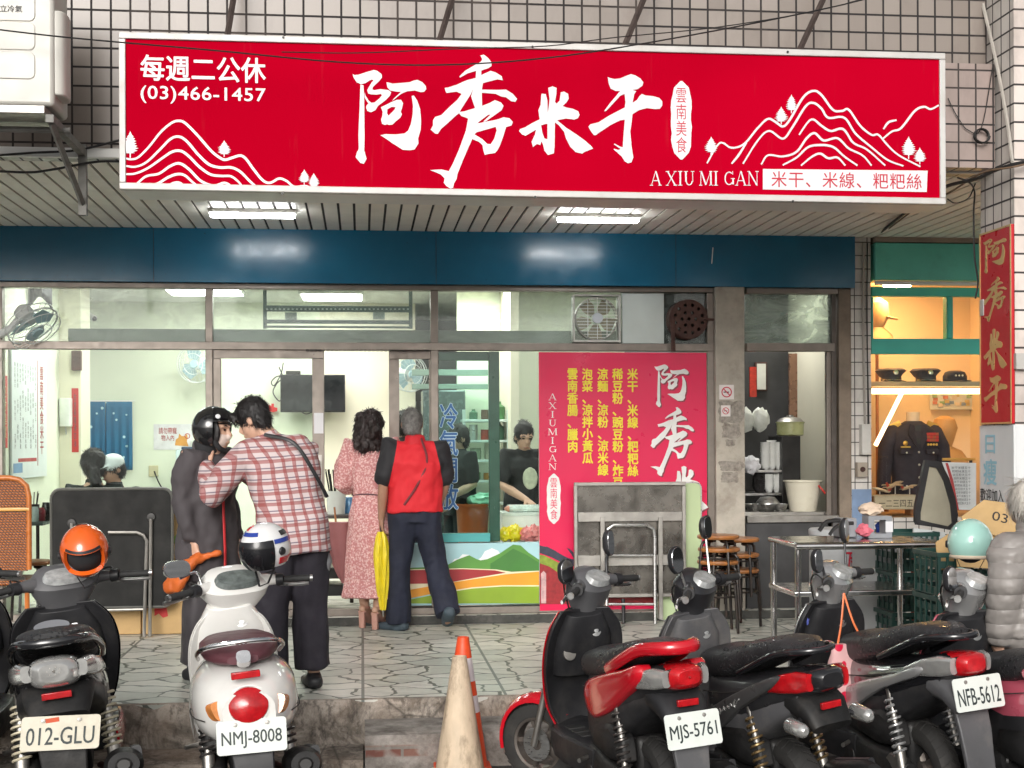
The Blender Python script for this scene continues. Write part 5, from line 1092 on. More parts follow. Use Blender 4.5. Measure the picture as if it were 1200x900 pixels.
MB().tube([(UX, UY, uz0 + H * .89), (UX, UY, uz0 + H * 1.0)], [(.058, .055), (.06, .058)], 16).build('mannequin_neck', M('mannequin_cream', (.62, .50, .38), .5), UN)
MB().prism([(UX - .03, UY - .105, uz0 + H * .87), (UX + .03, UY - .105, uz0 + H * .87), (UX + .012, UY - .125, uz0 + H * .68), (UX - .012, UY - .125, uz0 + H * .68)], (0, -.004, 0)).build('necktie', m_black, UN)
mb = MB()
for k in range(5): mb.ell((UX, UY - .140 + .006 * abs(k - 2), uz0 + H * (.60 - .125 * k)), (.011, .007, .011), 8, 5)
for s in (-1, 1):
    for zz in (.595, .265): mb.ell((UX + s * .12, UY - .155, uz0 + H * zz), (.009, .005, .009), 8, 5)
mb.build('jacket_buttons', m_sil, UN)
random.seed(11)
for k, (r_n, z_) in enumerate(((4, .765), (4, .735), (4, .705))):
    for j in range(r_n): MB().box(UX + .07 + j * .026, UX + .094 + j * .026, UY - .142, UY - .120, uz0 + H * z_ - .0, uz0 + H * z_ + .024).build('ribbon_bar', M('ribbon_%d' % random.randint(0, 3), [(.6, .04, .03), (.65, .45, .05), (.6, .55, .45), (.45, .10, .04)][(k + j) % 4], .6), UN)
for j in range(4): MB().lathe([(.012, 0), (.010, .004), (0, .005)], (UX + .08 + j * .025, UY - .138, uz0 + H * .675), (0, -1, 0), 10).build('medal', m_gld, UN)
MB().lathe([(.022, 0), (.015, .006), (0, .008)], (UX - .12, UY - .128, uz0 + H * .69), (0, -1, 0), 12).build('breast_badge', m_gld, UN); MB().box(UX - .16, UX - .08, UY - .138, UY - .118, uz0 + H * .645, uz0 + H * .66).build('breast_bar', m_gld, UN)
q = at(1107, 530, 1.1); bz = at(1107, 555, 1.1).z; t = thing('display_bust', 'plain brown head and shoulders display bust behind the uniform', 'display bust', (q.x, 1.1, bz))
mb_ = M('bust_brown', (.42, .25, .10), .6); MB().tube([(q.x, 1.1, bz), (q.x, 1.1, bz + .13), (q.x, 1.1, bz + .21), (q.x, 1.1, bz + .25), (q.x, 1.1, bz + .31), (q.x, 1.1, bz + .42), (q.x, 1.1, bz + .50), (q.x, 1.1, bz + .53)], [(.22, .12), (.22, .12), (.16, .09), (.065, .06), (.085, .09), (.115, .125), (.09, .10), (.03, .03)], 22).build('bust', mb_, t)
t = thing('display_stand', 'brown stand carrying the head and shoulders bust', 'stand', (q.x, 1.1, dz0)); MB().lathe([(.12, 0), (.12, .02), (.03, .03), (.03, bz - dz0 - .002)], (q.x, 1.1, dz0 + .001), n=18).build('stand', m_wood, t)
a, b, c, d = rect(1090, 457, 1141, 480, 1.46); t = thing('sticker_sheet', 'pale sheet crowded with small coloured stickers behind the uniform', 'sheet', (a, 1.46, c)); box('backing_sheet', M('sheet_pale_blue', (.55, .60, .62), .4), t, a, b, 1.462, 1.47, c, d, 0); random.seed(5)
for k in range(26):
    x, z = a + .02 + random.random() * (b - a - .07), c + .02 + random.random() * (d - c - .05); box('sticker', M('sticker_%d' % (k % 5), [(.5, .4, .2), (.2, .3, .5), (.6, .55, .5), (.5, .2, .15), (.25, .4, .25)][k % 5], .5), t, x, x + .045, 1.4595 - .0003 * k, 1.4612, z, z + .03, 0)
q = at(1040, 371, 1.0); t = thing('display_bust', 'brown capped head showing in the upper left display window', 'display bust', (q.x - .1, 1.0, q.z - .3))
mb = MB().tube([(q.x - .1, 1.0, q.z - .3), (q.x - .1, 1.0, q.z - .17), (q.x - .1, 1.0, q.z - .1), (q.x - .1, 1.0, q.z), (q.x - .1, 1.0, q.z + .12), (q.x - .1, 1, q.z + .17)], [(.2, .1), (.14, .09), (.06, .06), (.11, .12), (.1, .11), (.04, .04)], 20); mb.tube([(q.x - .03, .96, q.z - .01), (q.x + .07, .93, q.z - .03)], [(.07, .01), (.05, .006)], 10, ref=(0, 1, 0)); mb.build('bust', M('bust_tan', (.5, .33, .16), .6), t)
t = thing('display_stand', 'tall stand under the capped head in the upper window', 'stand', (q.x - .1, 1.0, dz0)); MB().lathe([(.1, 0), (.1, .02), (.015, .03), (.015, q.z - .302 - dz0)], (q.x - .1, 1.0, dz0 + .001), n=14).build('stand', m_wood, t)
# low display bench and model planes
a, b, c, d = rect(1025, 582, 1076, 597, .2); t = thing('display_bench', 'low white display bench with dark writing under the uniform', 'bench', ((a + b) / 2, .2, dz0)); m_ben = M('bench_cream', (.60, .52, .38), .5)
box('bench_front', m_ben, t, a, b, .2, .24, c, d, .003); box('bench_top', m_ben, t, a - .01, b + .01, .19, .40, d + .001, d + .012, .002)
for xx in (a + .03, b - .03): box('leg', m_wood, t, xx - .015, xx + .015, .25, .38, dz0 + .001, d - .0, 0)
text_px('bench_text', '一二三四五', M('black_lettering', (.02, .02, .02), .5), t, (1030, 586, 1070, 594), .198)
def plane_(lab, px, py, Y, sc, rz, m):
    q = at(px, py, Y); T = Matrix.Translation(q) @ Matrix.Rotation(rz, 4, 'Z') @ Matrix.Rotation(radians(-14), 4, 'Y') @ Matrix.Scale(sc, 4)
    t = thing('model_plane', lab, 'model plane', q, 0, 'model planes on the display bench')
    MB(T).tube([(-.5, 0, 0), (-.3, 0, .01), (.1, 0, .02), (.35, 0, 0), (.52, 0, -.02)], [(.03, .04), (.06, .07), (.065, .08), (.05, .05), (.008, .008)], 12).build('fuselage', m, t)
    mb = MB(T)
    for s in (-1, 1): mb.prism([(.12, s * .05, 0), (-.12, s * .05, 0), (-.22, s * .42, .02), (-.12, s * .42, .02)], (0, 0, .018)); mb.prism([(-.38, s * .03, .02), (-.5, s * .03, .02), (-.54, s * .17, .03), (-.46, s * .17, .03)], (0, 0, .014))
    mb.build('wings', m, t); MB(T).prism([(-.34, -.008, .05), (-.5, -.008, .05), (-.56, -.008, .22), (-.46, -.008, .22)], (0, .016, 0)).build('tail_fin', M('plane_red', (.5, .05, .03), .4), t)
    MB().tube([q, (q.x, q.y, fz(581, px, Y))], .005, 6).build('stand_rod', m_sil, t)
m_pl = M('plane_silver_tan', (.55, .45, .32), .35, .3)
plane_('silver model plane at left on the display bench', 1031, 574, .28, .17, radians(160), m_pl); plane_('tan model plane climbing in the middle of the bench', 1049, 568, .26, .24, radians(35), m_pl); plane_('model plane with red tail at the right end of the bench', 1066, 571, .28, .17, radians(20), m_pl)
# ---------------- folding tables leaning on the shopfront
def leaning_black():
    Y = -.56; a, b, c, d = rect(60, 573, 202, 712, Y)
    t = thing('folding_table', 'black square folding table stood on edge with grey tube legs', 'table', ((a + b) / 2, Y, 0)); w, h = b - a, d - c
    mt = M('black_table_top', (.014, .014, .0135), .6, 0, .3, 4, .05, 40, 0, .3, (.05, .047, .042), spec=.2); P = rrect(w, h, .07, 5); cx, cz = (a + b) / 2, (c + d) / 2
    MB().prism([(cx + x, Y, cz + z) for x, z in rrect(w - .016, h - .016, .062, 5)], (0, .025, 0)).build('table_top', mt, t)
    MB().tube([(cx + x, Y + .008, cz + z) for x, z in P + P[:1]], [(.012, .018)] * (len(P) + 1), 8).build('edge_band', M('edge_band_grey', (.11, .11, .10), .4), t)
    def pl_(u, v, dy=-.03): q = at(u, v, Y + dy); return (q.x, Y + dy, q.z)
    MB().tube([pl_(127, 624), pl_(160, 624), pl_(168, 627), pl_(172, 634), (at(171, 700, Y).x, Y - .035, .35), (at(170, 740, Y).x, Y - .05, .01)], .013, 8).build('leg', m_steel_d, t)
    MB().tube([pl_(177, 608, -.02), pl_(176, 700, -.02), (at(176, 734, Y).x, Y - .02, .01)], .014, 8).build('leg', m_steel_d, t); MB().tube([pl_(84, 613, -.012), pl_(84, 720, -.012), (at(84, 734, Y).x, Y - .012, .012)], .013, 8).build('leg', m_steel_d, t)
    MB().tube([pl_(84, 716, -.02), pl_(172, 714, -.032)], .011, 8).build('cross_bar', m_steel_d, t)
    for u, v in ((84, 613), (177, 606)): q = at(u, v, Y - .006); MB().lathe([(.035, 0), (.03, .012), (0, .014)], (q.x, Y - .001, q.z), (0, -1, 0), 14).build('leg_bracket', m_black_m, t)
leaning_black()
def leaning_steel():
    Y = -.22; t = thing('folding_table', 'stainless steel folding table stood on edge against the red poster', 'table', (at(738, 700, Y).x, Y, 0))
    def bx_(nm, x0, y0, x1, y1, y_, dp, m=m_steel_d): r = rect(x0, y0, x1, y1, y_); return box(nm, m, t, r[0], r[1], y_, y_ + dp, r[2], r[3], .003)
    ms = M('scratched_stainless', (.20, .188, .17), .27, .9, .35, 3, .12, 12, 0, .5, (.10, .085, .065)); bx_('table_top', 674, 566, 803, 697, Y, .012, ms)
    bx_('frame_rail', 673, 565, 804, 569, Y - .035, .034); bx_('frame_rail', 673, 569.5, 677, 700, Y - .035, .034); bx_('frame_rail', 800, 569.5, 804, 700, Y - .035, .034); bx_('frame_rail', 677.5, 696, 799.5, 700, Y - .035, .034)
    bx_('frame_rail', 677.5, 600, 799.5, 611, Y - .035, .034); bx_('frame_rail', 677.5, 650.5, 799.5, 663, Y - .03, .029)
    for x in (704, 772): bx_('leg', x, 606, x + 5, 726, Y - .06, .024)
    def p_(u, v, y_=-.075): q = at(u, v, Y + y_); return (q.x, Y + y_, q.z)
    MB().tube([(at(711, 735, Y - .16).x, Y - .16, .008), p_(711.5, 630), p_(712.5, 620), p_(719, 615.5), p_(759, 615.5), p_(766, 620), p_(767.5, 630), (at(768, 735, Y - .16).x, Y - .16, .008)], .0135, 8).build('tube_leg', m_steel, t)
    MB().tube([p_(712, 651), p_(768, 651)], .011, 8).build('cross_bar', m_steel, t); MB().tube([p_(712, 708, -.13), p_(768, 708, -.13)], .011, 8).build('cross_bar', m_steel, t); q = at(731, 730, Y - .1); MB().tube([(q.x, Y - .1, .01), (q.x, Y - .08, .2)], .015, 8).build('rubber_foot', m_black, t)
leaning_steel()
def green_top():
    Y = -.155; a, b, c, d = rect(770, 565, 822, 712, Y); t = thing('table_top', 'pale green folding table top stood behind the steel table', 'table', ((a + b) / 2, Y, 0)); w, h = b - a, d; cx = (a + b) / 2
    P = [(cx + x, Y, h / 2 + z) for x, z in rrect(w, h - .01, .05, 5)]; MB().prism(P, (0, .03, 0)).build('board', M('pale_green_laminate', (.47, .58, .33), .4, 0, .06, 3), t); MB().tube([(p[0], Y + .012, p[2]) for p in P + P[:1]], [(.008, .02)] * (len(P) + 1), 6).build('edge_band', m_steel, t)
green_top()
# ---------------- stools
m_blk_tube = M('chipped_black_tube', (.02, .016, .014), .4, .3, .4, 14, .1, 60, 0, .35, (.10, .05, .03))
def stool(lab, x, y, z, grp):
    t = thing('stool', lab, 'stool', (x, y, z), random.uniform(0, 1.5), grp, local=True); h = .45
    MB().lathe([(0, h - .03), (.14, h - .03), (.155, h - .025), (.16, h - .012), (.155, h), (.14, h + .004), (0, h + .004)], n=28).build('seat', m_wood, t)
    for k in range(4):
        A = pi / 2 * k; c, s = cos(A), sin(A); MB().tube([(c * .05, s * .05, h - .045), (c * .125, s * .125, h - .05), (c * .142, s * .142, h - .075), (c * .155, s * .155, h * .5), (c * .168, s * .168, .005)], .0115, 8).build('leg', m_blk_tube, t)
    MB().tube([(cos(A) * .148, sin(A) * .148, h * .62) for A in [2 * pi * i / 28 for i in range(29)]], .008, 6).build('foot_ring', m_blk_tube, t); return t
random.seed(21)
o = ['topmost', 'second from top', 'third from top', 'lowest']
q = atz(842, 741, 0)
for k in range(4): stool('wooden topped stool, %s of the front stack beside the post' % o[k], q.x + .006 * (k % 2), q.y, .285 - k * .095, 'stacked round stools')
q = atz(866, 734, 0)
for k in range(3): stool('wooden topped stool, %s of the rear stack beside the post' % (o[k] if k < 2 else 'lowest'), q.x, q.y, .24 - k * .12, 'stacked round stools')
q = atz(44, 735, 0)
t = stool('wooden topped stool with black legs beside the rattan chair', q.x, q.y - .2, .09, None)
# rattan chair
def rattan():
    m, n, l, p = nt('woven_rattan'); v = mp(n, l); w1 = N(n, 'TexWave', wave_type='BANDS', bands_direction='DIAGONAL'); w1.inputs['Scale'].default_value = 26; w1.inputs['Distortion'].default_value = 1.2; l.new(v, w1.inputs[0])
    w2 = N(n, 'TexWave', wave_type='BANDS', bands_direction='Z'); w2.inputs['Scale'].default_value = 17; l.new(v, w2.inputs[0]); mm_ = N(n, 'Math', operation='MULTIPLY'); l.new(w1.outputs['Fac'], mm_.inputs[0]); l.new(w2.outputs['Fac'], mm_.inputs[1])
    l.new(mix(n, l, rng(n, l, mm_.outputs[0], .05, .6), (.09, .025, .008), (.52, .16, .035)), p.inputs['Base Color']); p.inputs['Roughness'].default_value = .35; bumpn(n, l, p, mm_.outputs[0], .7, .008); return m
m_rat = rattan(); m_cane = M('polished_cane', (.46, .14, .03), .3, 0, .2, 8)
RY_ = -.62; a, b, c, d = rect(-42, 560, 34, 668, RY_); RC = thing('rattan_chair', 'orange brown woven rattan chair with rounded back at left edge', 'chair', ((a + b) / 2, RY_ + .25, 0)); cx = (a + b) / 2; hw = (b - a) / 2
arc = [(cx - hw, c), (cx - hw, d - .14), (cx - hw * .93, d - .06), (cx - hw * .72, d - .015), (cx - hw * .4, d), (cx + hw * .4, d), (cx + hw * .72, d - .015), (cx + hw * .93, d - .06), (cx + hw, d - .14), (cx + hw, c)]
MB().tube([(x, RY_, z) for x, z in arc], .02, 10).build('back_frame', m_cane, RC); MB().prism([(x + (.012 if x < cx else -.012), RY_ + .005, z - .01) for x, z in arc], (0, .012, 0)).build('woven_back', m_rat, RC)
zb_ = at(0, 597, RY_).z; MB().tube([(cx - hw, RY_ - .012, zb_), (cx + hw + .005, RY_ - .012, zb_)], [(.01, .014)] * 2, 8).build('back_rail', M('pale_cane', (.62, .33, .08), .35), RC)
box('woven_seat', m_rat, RC, cx - hw, cx + hw, RY_ + .02, RY_ + .52, .40, .44, .012)
for xx in (cx - hw + .02, cx + hw - .02):
    for yy in (RY_ + .02, RY_ + .5): MB().tube([(xx, yy, .003), (xx, yy, .41)], .018, 8).build('leg', m_cane, RC)
# cardboard boxes behind the black table
def carton(lab, r, Y, dp, z0=None, marks=None):
    a, b, c, d = rect(*r, Y); c = z0 if z0 is not None else c; t = thing('cardboard_box', lab, 'box', ((a + b) / 2, Y, c), 0, 'cardboard boxes'); box('carton', m_card, t, a, b, Y, Y + dp, c, d, .006)
    MB().box(a, b, Y - .001, Y + dp * .98, d - .001, d + .0015).build('tape', M('box_tape', (.55, .42, .24), .3), t) if False else None
    if marks: marks(t, Y)
    return t
carton('brown cardboard box behind the right side of the black table', (166, 600, 219, 741), -.42, .26, .003, lambda t, Y: (poly_px('red_print', [[(181, 712), (195, 711), (197, 722), (191, 724), (186, 719), (181, 722)]], m_cp, t, Y - .002), text_px('box_marks', '小心輕放', m_black, t, (204, 655, 216, 668), Y - .002), poly_px('green_print', [[(203, 630), (207, 626), (207, 634), (204, 637)]], M('print_green', (.2, .4, .06), .6), t, Y - .002)))
carton('brown cardboard box low behind the black folding table', (118, 690, 165, 742), -.40, .24, .003)
# table with condiments inside the left window
TQ = at(30, 610, .75); TZ = TQ.z
DT = thing('dining_table', 'dark topped dining table with condiments inside the left window', 'table', (TQ.x, .75, .07)); tx0, tx1 = at(8, 600, .75).x, at(58, 600, .75).x
box('table_top', M('dark_laminate', (.03, .05, .045), .3), DT, tx0 - .3, tx1, .5, 1.1, TZ - .03, TZ, .004)
for xx in (tx1 - .05, tx0 + .05):
    for yy in (.55, 1.05): MB().tube([(xx, yy, .072), (xx, yy, TZ - .031)], .014, 6).build('leg', m_blk_tube, DT)
def pot(lab, u, r, h, col, Y=.7, kind='jar', z=None):
    q = at(u, 600, Y); m = M('pot_%s' % ''.join('%02d' % int(x * 60) for x in col), col, .3); return tag(MB().lathe([(0, 0), (r * .95, 0), (r, .01), (r, h * .75), (r * .8, h * .9), (r * .8, h), (0, h)], (q.x, Y, (TZ if z is None else z) + .001), n=16).build(kind, m), lab, kind)
t = thing('chopstick_holder', 'black chopstick holder full of chopsticks on the left table', 'chopstick holder', (at(38, 600, .8).x, .8, TZ)); q = Vector((at(38, 600, .8).x, .8, TZ + .001))
MB().lathe([(.05, 0), (.058, .13), (.05, .13), (.045, .01)], q, n=16).build('holder', m_black, t); mb = MB(); random.seed(2)
for k in range(9): A = random.random() * 6.28; mb.tube([q + Vector((.02 * cos(A), .02 * sin(A), .02)), q + Vector((.05 * cos(A), .05 * sin(A), .22 + .02 * random.random()))], .004, 5)
mb.build('chopsticks', m_black_m, t)
pot('dark red sauce jar on the left table', 47, .042, .11, (.2, .03, .04), .66); pot('black sauce bottle on the left table beside the black table', 54, .036, .15, (.02, .02, .02), .72, 'bottle'); pot('small clear grey jar at the front of the left table', 41, .03, .12, (.35, .42, .40), .58); pot('pink lidded tub on the left table', 52, .05, .06, (.5, .22, .28), .95, 'tub')
# second table inside the open doorway
TQ2 = at(395, 603, .9); TZ2 = TQ2.z; t2x0, t2x1 = at(360, 600, .9).x, at(420, 600, .9).x
D2 = thing('dining_table', 'dark table with chopstick cups just inside the open door', 'table', ((t2x0 + t2x1) / 2, .9, .07)); box('table_top', M('brown_laminate', (.07, .055, .05), .35), D2, t2x0 - .35, t2x1, .8, 1.4, TZ2 - .03, TZ2, .004)
for xx in (t2x1 - .06, t2x0 - .2):
    for yy in (.86, 1.34): MB().tube([(xx, yy, .072), (xx, yy, TZ2 - .031)], .016, 6).build('leg', m_blk_tube, D2)
q = at(394, 600, 1.0); t = thing('chopstick_cup', 'white cup of black chopsticks on the doorway table', 'cup', (q.x, 1.0, TZ2)); MB().lathe([(.075, 0), (.085, .2), (.078, .2), (.07, .01)], (q.x, 1.0, TZ2 + .001), n=18).build('cup', m_white, t); mb = MB()
for k in range(14): A = random.random() * 6.28; mb.tube([(q.x + .03 * cos(A), 1.0 + .03 * sin(A), TZ2 + .03), (q.x + .07 * cos(A) - .02, 1.0 + .05 * sin(A), TZ2 + .34 + .05 * random.random())], .006, 5)
mb.build('chopsticks', m_black_m, t)
pot('blue tissue pack on the doorway table', 410, .055, .14, (.12, .3, .55), 1.1, 'tub', TZ2)
for k, (u, v) in enumerate(((389, 672), (388, 692))):
    q = at(u, v, .5); tag(MB().box(q.x - .12, q.x + .1, .45, .8, q.z - .04, q.z + .05).build('low_bench', m_black_m, bevel=.008), ['dark low bench under the doorway table', 'second dark low bench nearer the doorway floor'][k], 'bench')
# ---------------- steel work table, drums, crates
fl = atz(932, 636, .80); TX0, TYf = fl.x, fl.y; TX1 = at(1105, 634, TYf).x; TYb = TYf + .60
WT = thing('steel_work_table', 'shiny steel work table with lower shelf in front of the tiled pier', 'table', ((TX0 + TX1) / 2, TYf + .3, 0))
m_st2 = M('polished_stainless', (.62, .61, .60), .18, 1, .1, 5, .05, 30, 0, .15, (.3, .27, .22)); box('table_top', m_st2, WT, TX0, TX1, TYf, TYb, .765, .80, .012); MB().tube([(TX0 + .005, TYf + .004, .775), (TX1 - .005, TYf + .004, .775)], .022, 12).build('front_rail', m_st2, WT)
lg = [(TX0 + .03, TYf + .04), (TX1 - .06, TYf + .04), (TX0 + .03, TYb - .04), (TX1 - .06, TYb - .04)]
for x, y in lg: MB().tube([(x, y, .004), (x, y, .764)], .021, 14).build('leg', m_st2, WT)
box('lower_shelf', m_st2, WT, TX0 + .0, TX1 - .03, TYf + .02, TYb - .02, .455, .49, .008)
def drum(lab, u, Y, r, h, m, marks=None):
    q = at(u, 700, Y); t = thing('steel_drum', lab, 'drum', (q.x, Y, 0)); MB().lathe([(0, .003), (r, .003), (r * 1.02, .012), (r * 1.02, .03), (r, .035), (r, h * .5 - .012), (r * 1.015, h * .5), (r, h * .5 + .012), (r, h - .05), (r * 1.02, h - .045), (r * 1.02, h - .01), (r * .97, h), (0, h)], (q.x, Y, 0), n=36).build('drum_body', m, t)
    if marks: marks(t, q)
m_dr = M('grey_enamel_drum', (.40, .41, .42), .45, 0, .06, 3, 0, 60, 0, .3, (.22, .2, .18))
drum('grey enamel drum standing under the steel work table', 1030, -1.55, .185, .78, m_dr)
drum('grey drum with red characters behind the steel work table', 981, -1.25, .20, .80, m_dr, lambda t, q: text('drum_text', '瓦斯', m_redtxt, t, (q.x - .01, -1.25 - .206, .34), .11, .3, vertical=True, bold=.01))
q = at(1072, 650, -1.3); tag(MB().tube([(q.x, -1.3, .003), (q.x, -1.3, .75)], .03, 10).build('red_pipe', M('red_pipe', (.45, .02, .015), .4)), 'red upright pipe behind the right leg of the work table', 'pipe')
# things lying on the work table
q = at(1030, 612, TYf + .35); t = thing('grey_bracket', 'grey plastic bracket with white label on the steel table', 'bracket', (q.x, TYf + .35, .80)); gm = M('grey_plastic', (.26, .27, .29), .5)
mb = MB(); mb.box(q.x - .09, q.x + .07, TYf + .3, TYf + .42, .802, .83); mb.box(q.x - .09, q.x - .05, TYf + .3, TYf + .42, .83, .92); mb.box(q.x + .03, q.x + .07, TYf + .3, TYf + .42, .83, .92); mb.box(q.x - .09, q.x + .07, TYf + .3, TYf + .42, .92, .945); mb.build('bracket_body', gm, t); box('label', m_char, t, q.x + .025, q.x + .075, TYf + .297, TYf + .2995, .84, .91, 0)
q = at(1000, 612, TYf + .38); tag(MB().box(q.x - .10, q.x + .02, TYf + .36, TYf + .5, .802, .93).build('grey_bracket', gm, bevel=.01), 'plain grey plastic box at the back of the steel table', 'box')
q = at(1019, 604, TYf + .42); crumple('rag_bundle', 'cream and pink rag bundle piled on the grey bracket', 'rags', (q.x, TYf + .4, .985), (.075, .05, .04), M('cream_rag', (.66, .52, .40), .8, 0, .2, 9), seed=2, amp=.5); q = at(1040, 608, TYf + .4); crumple('rag_bundle', 'blue rag bundle beside the grey bracket', 'rags', (q.x, TYf + .47, .86), (.05, .035, .045), M('blue_rag', (.02, .06, .35), .7), seed=5, amp=.5); q = at(1009, 611, TYf + .4); crumple('rag_bundle', 'pink rag bundle at the left of the grey bracket', 'rags', (q.x, TYf + .33, .85), (.045, .04, .04), M('pink_rag', (.65, .15, .2), .7), seed=8, amp=.5)
cable('thick black hose bent across the back of the work table', [tuple(at(u, v, TYf + .25)) for u, v in ((972, 627), (978, 619), (987, 614), (1000, 613))], .012); cable('black lever arm rising at the left of the grey box', [tuple(at(u, v, TYf + .3)) for u, v in ((960, 622), (968, 612), (978, 610), (985, 610))], .014)
# framed glass pane standing behind the crates
PYY = -1.95
def P_(u, v, y=PYY): q = at(1000 + u / 4.09, 520 + v / 4.09, y); return Vector((q.x, y, q.z))
GP = thing('glass_pane', 'black framed tinted glass pane with curved edge leaning by the crates', 'glass pane', P_(390, 540)); o_ = [(340, 78), (412, 85), (455, 165), (485, 260), (497, 340), (490, 395), (470, 415), (390, 400), (300, 388), (292, 370), (293, 300)]; i_ = [(360, 108), (395, 115), (430, 180), (462, 290), (470, 380), (450, 395), (370, 378), (318, 365), (318, 330)]
flat('frame', [[(P_(*p).x, P_(*p).z) for p in o_], [(P_(*p).x, P_(*p).z) for p in i_]], m_black, GP, o=(0, PYY, 0), th=.035)
flat('tinted_glass', [[(P_(*p).x, P_(*p).z) for p in i_]], M('tinted_pane', (.33, .31, .24), .12, 0, .12, 4), GP, o=(0, PYY, 0), th=.006)
MB().prism([P_(290, 404), P_(440, 424), P_(440, 470), P_(400, 545), P_(285, 540)], (0, .02, 0)).build('lower_panel', M('pane_white', (.55, .58, .58), .35), GP)
WM = thing('menu_board', 'white menu sheet with red edge standing in front of display window', 'menu board', P_(520, 310, -.9)); wp = [(425, 88), (588, 92), (588, 318), (500, 316), (480, 230)]
m_pp = M('menu_paper', (.68, .70, .70), .5); yq = -.9
flat('menu_sheet', [[(P_(*p, yq).x, P_(*p, yq).z) for p in wp]], m_pp, WM, o=(0, yq, 0), th=.006)
for k in range(11):
    p1, p2 = P_(470 + k * 3, 122 + k * 17, yq - .0045), P_(580, 122 + k * 17, yq - .0045); text('menu_line', ['米干米線', '粑粑絲湯', '豌豆粉大', '涼拌米線'][k % 4] + '五十', mdk, WM, (p1.x, yq - .0045, p1.z), p2.x - p1.x - .03, .022)
flat('red_edge', [[(P_(*p, yq).x, P_(*p, yq).z) for p in ((440, 92), (452, 92), (478, 175), (500, 290), (505, 316), (490, 316), (470, 200))]], mrd, WM, o=(0, yq - .0042, 0), th=.001)
MB().tube([(P_(588, 88, yq).x - .26, yq + .02, P_(588, 74, yq).z), (P_(588, 88, yq).x, yq + .02, P_(588, 74, yq).z)], .012, 6).build('top_rail', M('pale_cane', (.62, .33, .08), .35), WM)
MB().tube([(P_(570, 88, yq).x, yq + .025, .004), (P_(570, 88, yq).x, yq + .025, P_(588, 74, yq).z)], .014, 6).build('stand_post', m_black_m, WM)
m_crate = M('dark_green_crate', (.012, .05, .042), .4, 0, .15, 6)
def crate(lab, x0, x1, y, dp, z, h):
    t = thing('plastic_crate', lab, 'crate', ((x0 + x1) / 2, y, z), 0, 'dark green plastic crates'); mb = MB()
    for zz in (0, h * .3, h * .6): mb.box(x0 + .012, x1 - .012, y + .012, y + .02, z + zz + .01, z + zz + h * .2); mb.box(x0 + .012, x0 + .02, y + .021, y + dp - .02, z + zz + .01, z + zz + h * .2); mb.box(x1 - .02, x1 - .012, y + .021, y + dp - .02, z + zz + .01, z + zz + h * .2); mb.box(x0 + .012, x1 - .012, y + dp - .02, y + dp - .012, z + zz + .01, z + zz + h * .2)
    n = 8
    for i in range(n + 1): xx = x0 + .014 + (x1 - x0 - .028) * i / n; mb.box(xx - .008, xx + .008, y + .004, y + .0115, z + .01, z + h - .03)
    for i in range(5): yy = y + .03 + (dp - .06) * i / 4; mb.box(x0 + .004, x0 + .0115, yy - .008, yy + .008, z + .01, z + h - .03)
    mb.box(x0 + .01, x1 - .01, y + .01, y + dp - .01, z + .002, z + .0095); mb.build('lattice_sides', m_crate, t)
    mb = MB(); mb.box(x0, x1, y, y + .012, z + h - .03, z + h); mb.box(x0, x1, y + dp - .012, y + dp, z + h - .03, z + h); mb.box(x0, x0 + .012, y + .0125, y + dp - .0125, z + h - .03, z + h); mb.box(x1 - .012, x1, y + .0125, y + dp - .0125, z + h - .03, z + h); mb.build('top_rim', m_crate, t, bevel=.003)
cy = -2.35; cx0 = at(1066, 690, cy).x; ch = .27
for k in range(3):
    crate('dark green plastic crate, %s of the stack beside the work table' % ('lowest', 'middle', 'topmost')[k], cx0 + .01 * (k % 2), cx0 + .34, cy + .3, .4, k * (ch + .002) + .004, ch)
    crate('dark green plastic crate, %s of the stack behind the mint helmet' % ('lowest', 'middle', 'topmost')[k], 3.345, 3.775, -3.30, .38, k * (ch - .01) + .004, ch - .012)
def flap(lab, pts, Y, tilt, txt=None):
    V = [at(u, v, Y) for u, v in pts]; zb = min(v.z for v in V); V = [Vector((v.x, Y + (v.z - zb) * tilt, v.z)) for v in V]; t = thing('cardboard_sheet', lab, 'cardboard', ((V[0].x + V[2].x) / 2, Y, zb), 0, 'folded cardboard sheets'); MB().prism(V, (0, .008, 0)).build('sheet', m_card, t)
    if txt:
        u, v, w, h, s, sl = txt; a_, b_ = at(u, v + h, Y), at(u + w, v + h + sl, Y); ux = Vector((b_.x - a_.x, 0, b_.z - a_.z)); L = ux.length; ux.normalize(); text('handwriting', s, m_black, t, (a_.x, Y + (a_.z - zb) * tilt - .004, a_.z), L, h / 205, ux=ux, uz=Vector((-ux.z, tilt, ux.x)).normalized())
flap('brown cardboard sheet with black handwriting above the crates', [(1128, 606), (1156, 586), (1240, 597), (1205, 604), (1196, 640), (1168, 628), (1132, 616)], -3.42, .1, (1163, 598, 18, 11, '03', 5)); flap('plain brown cardboard sheet under the written one', [(1120, 640), (1134, 612), (1166, 626), (1240, 640), (1188, 668), (1122, 664)], -3.40, .06); flap('brown cardboard sheet leaning behind the mint helmet', [(1098, 636), (1120, 622), (1140, 640), (1140, 668), (1100, 668)], -3.2, .1)
